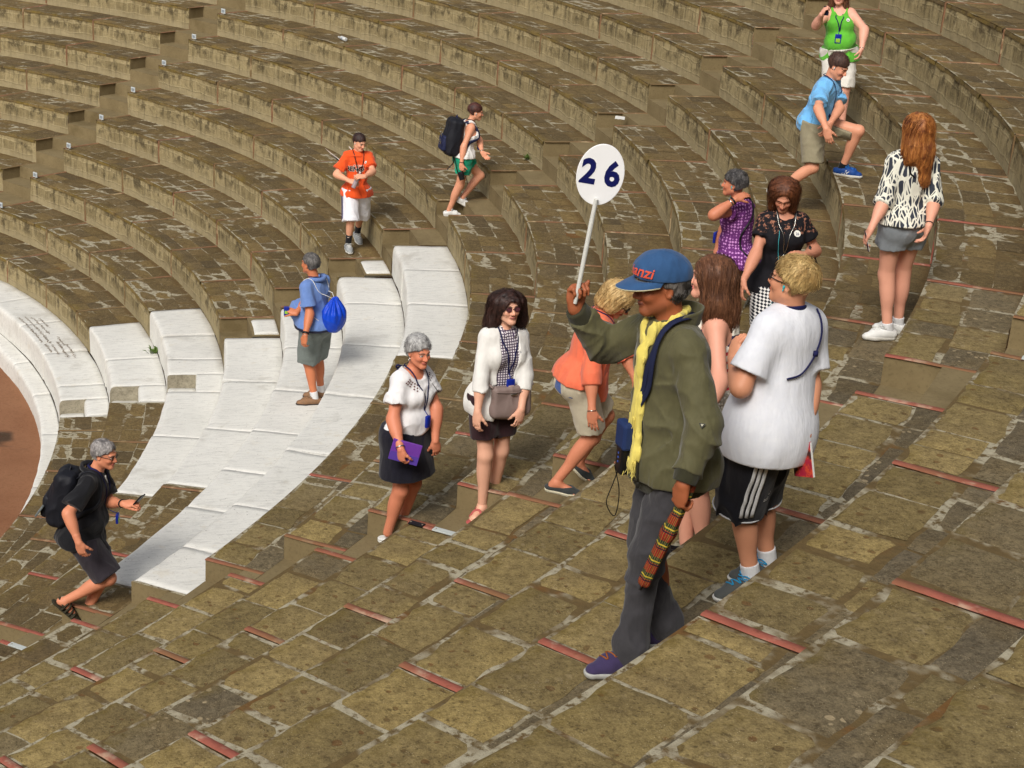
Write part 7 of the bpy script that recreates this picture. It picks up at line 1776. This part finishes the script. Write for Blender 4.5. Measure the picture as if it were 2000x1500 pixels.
# numbered plates on short posts at the tier ends of the far stairway
names = ['lowest', 'second from the bottom', 'third from the bottom', 'fourth from the bottom', 'fifth from the bottom', 'sixth from the bottom', 'seventh from the bottom', 'topmost in view']
MPL, MPO = MP('pale enamel', (196, 204, 206), rough=.4), MP('post metal', (150, 140, 120), rough=.5)
for i, k in enumerate(range(0, 8)):
    a = stair_angles(TR(k))[0][0] - .006; p = at(k + .05, a, TZ(k))
    ax = rbox(V3(0, 0, .062), I3, (.008, .052, .042), .003)
    ln = [(*rbox(V3(-.0095, 0, .062 + z), I3, (.0012, .034, .004), 0), 0) for z in (-.016, 0, .016)]
    thing('number_plate', 'small pale plate on a short post, %s on the far left stairway' % names[i], 'sign', p, a,
          [('plate', [(*ax, 0)], [MPL]), ('post', [(*tube(np.array([V3(0, 0, -.12), V3(0, 0, .03)]), .010, 6), 0)], [MPO]), ('mark', ln, [MP('grey mark', (90, 100, 110))])], 'plates on the far left stairway', False)
# litter
k = 7; a = math.radians(25.0); p = at(k + .42, a, TZ(k) + .034)
thing('plastic_bottle', 'crushed clear plastic bottle lying on an upper tier', 'bottle', p, 1.9,
      [('bottle_body', [(*tube(np.array([[x, 0, .004 * math.sin(x * 60)] for x in (-.13, -.128, -.06, .02, .06, .085, .11)]), np.array([.022, .034, .032, .034, .024, .013, .013]), 12), 0)], [MP('cloudy bottle plastic', (206, 208, 206), rough=.2)]), ('cap', [(*tube(np.array([[.11, 0, 0], [.113, 0, 0], [.13, 0, 0]]), .015, 10), 0)], [WHITEP]), ('label', [(*tube(np.array([[-.05, 0, 0], [-.049, 0, 0], [.0, 0, 0]]), .0345, 12), 0)], [MP('pale wrapper', (170, 180, 190), rough=.5)])])
def scrap(label, k, rk, ang, w, h, seed, rz, cr=.014, lift=.006):
    n = 9; X, Y = np.meshgrid(np.linspace(-1, 1, n), np.linspace(-1, 1, n), indexing='ij'); P = np.stack([X * w, Y * h, 0 * X], -1)
    Z = np.abs(vnoise(P * 22, seed)) * cr + lift; P[..., 2] = Z; idx = np.arange(n * n).reshape(n, n); q = np.stack([idx[:-1, :-1], idx[1:, :-1], idx[1:, 1:], idx[:-1, 1:]], -1).reshape(-1, 4)
    V = P.reshape(-1, 3); V2 = V - V3(0, 0, .002); m = MP('white paper', (228, 226, 218), rough=.8)
    o = obj_list('paper_scrap', [(np.concatenate([V, V2]), [tuple(x) for x in q] + [tuple(x[::-1] + n * n) for x in q], 0)], m, None, False); o.location = at(rk, ang, TZ(k)); o.rotation_euler = (0, 0, rz)
    return tag(o, label, 'paper')
scrap('flat white paper sheet lying beside the middle stairway', 8, 8.30, -.030, .10, .065, 3, 1.2, .006)
scrap('crumpled white tissue near the right edge of the tiers', 12, 12.25, math.radians(-38.0), .055, .045, 5, .3, .05, .02)
scrap('small torn white scrap on the tread above the man in the cap', 9, 9.35, math.radians(-30.5), .05, .025, 7, .5, .02)
# painted end plates let into the brick bands by the near stairway
def band_plate(k, rk, ang, ln, mat, label):
    p = at(rk, ang, TZ(k) + .006); return thing('edge_plate', label, 'plate', p, ang, [('plate_body', [(*rbox(V3(0, 0, .003), I3, (ln, .026, .005), .002), 0)], [mat]), ('screw', [(*tube(np.array([V3(ln * .8 * e, 0, .007), V3(ln * .8 * e, 0, .0105)]), .006, 6), 0) for e in (-1, 1)], [MPO])], None, False)
a7 = stair_angles(TR(7))[2][0]; a3_ = stair_angles(TR(3))[2][0]
band_plate(7, 7.42, a7 - .0008, .10, MP('pale plate', (190, 196, 192)), 'pale rectangular plate on the brick band by the woman in the white cardigan')
band_plate(7, 7.10, a7 - .0008, .055, BLACKP, 'short black plate on the brick band corner by the woman in the white cardigan')
band_plate(2, 2.30, stair_angles(TR(2))[2][0] - .0008, .11, MP('pale plate', (190, 196, 192)), 'pale plate on the brick band at the lower left edge')
band_plate(12, 12.45, stair_angles(TR(12))[2][0] - .0004, .15, MP('pale plate', (190, 196, 192)), 'long pale plate on the brick band at the right edge')
# weeds in the joints
def weed(label, k, rk, ang, n, hgt, seed):
    rg = np.random.default_rng(seed); ps = []
    for i in range(n):
        d = nrm(V3(rg.normal(0, .6), rg.normal(0, .6), 1)); L = hgt * rg.uniform(.5, 1.1); b = V3(rg.normal(0, .03), rg.normal(0, .03), 0); N = nrm(np.cross(d, V3(rg.normal(), rg.normal(), .1)))
        P = np.array([b, b + d * L * .5 + V3(0, 0, .01), b + d * L - V3(0, 0, L * .15)]); ps.append((*tube(P, np.array([.004, .011, .002]), 5, False, (np.tile(N, (3, 1)), .2)), 0))
    r = tag(empty('weed', at(rk, ang, TZ(k))), label, 'plant'); obj_list('leaves', ps, mat_plain('weed leaf', srgb(64, 88, 34), .7, 0, srgb(96, 118, 52), 40), r)
weed('small green weed growing at the foot of an upper riser', 6, 6.96, math.radians(1.4), 26, .13, 4)
weed('small yellow green weed in the joint between two marble blocks', -1, -.06, math.radians(3.3), 30, .12, 6)
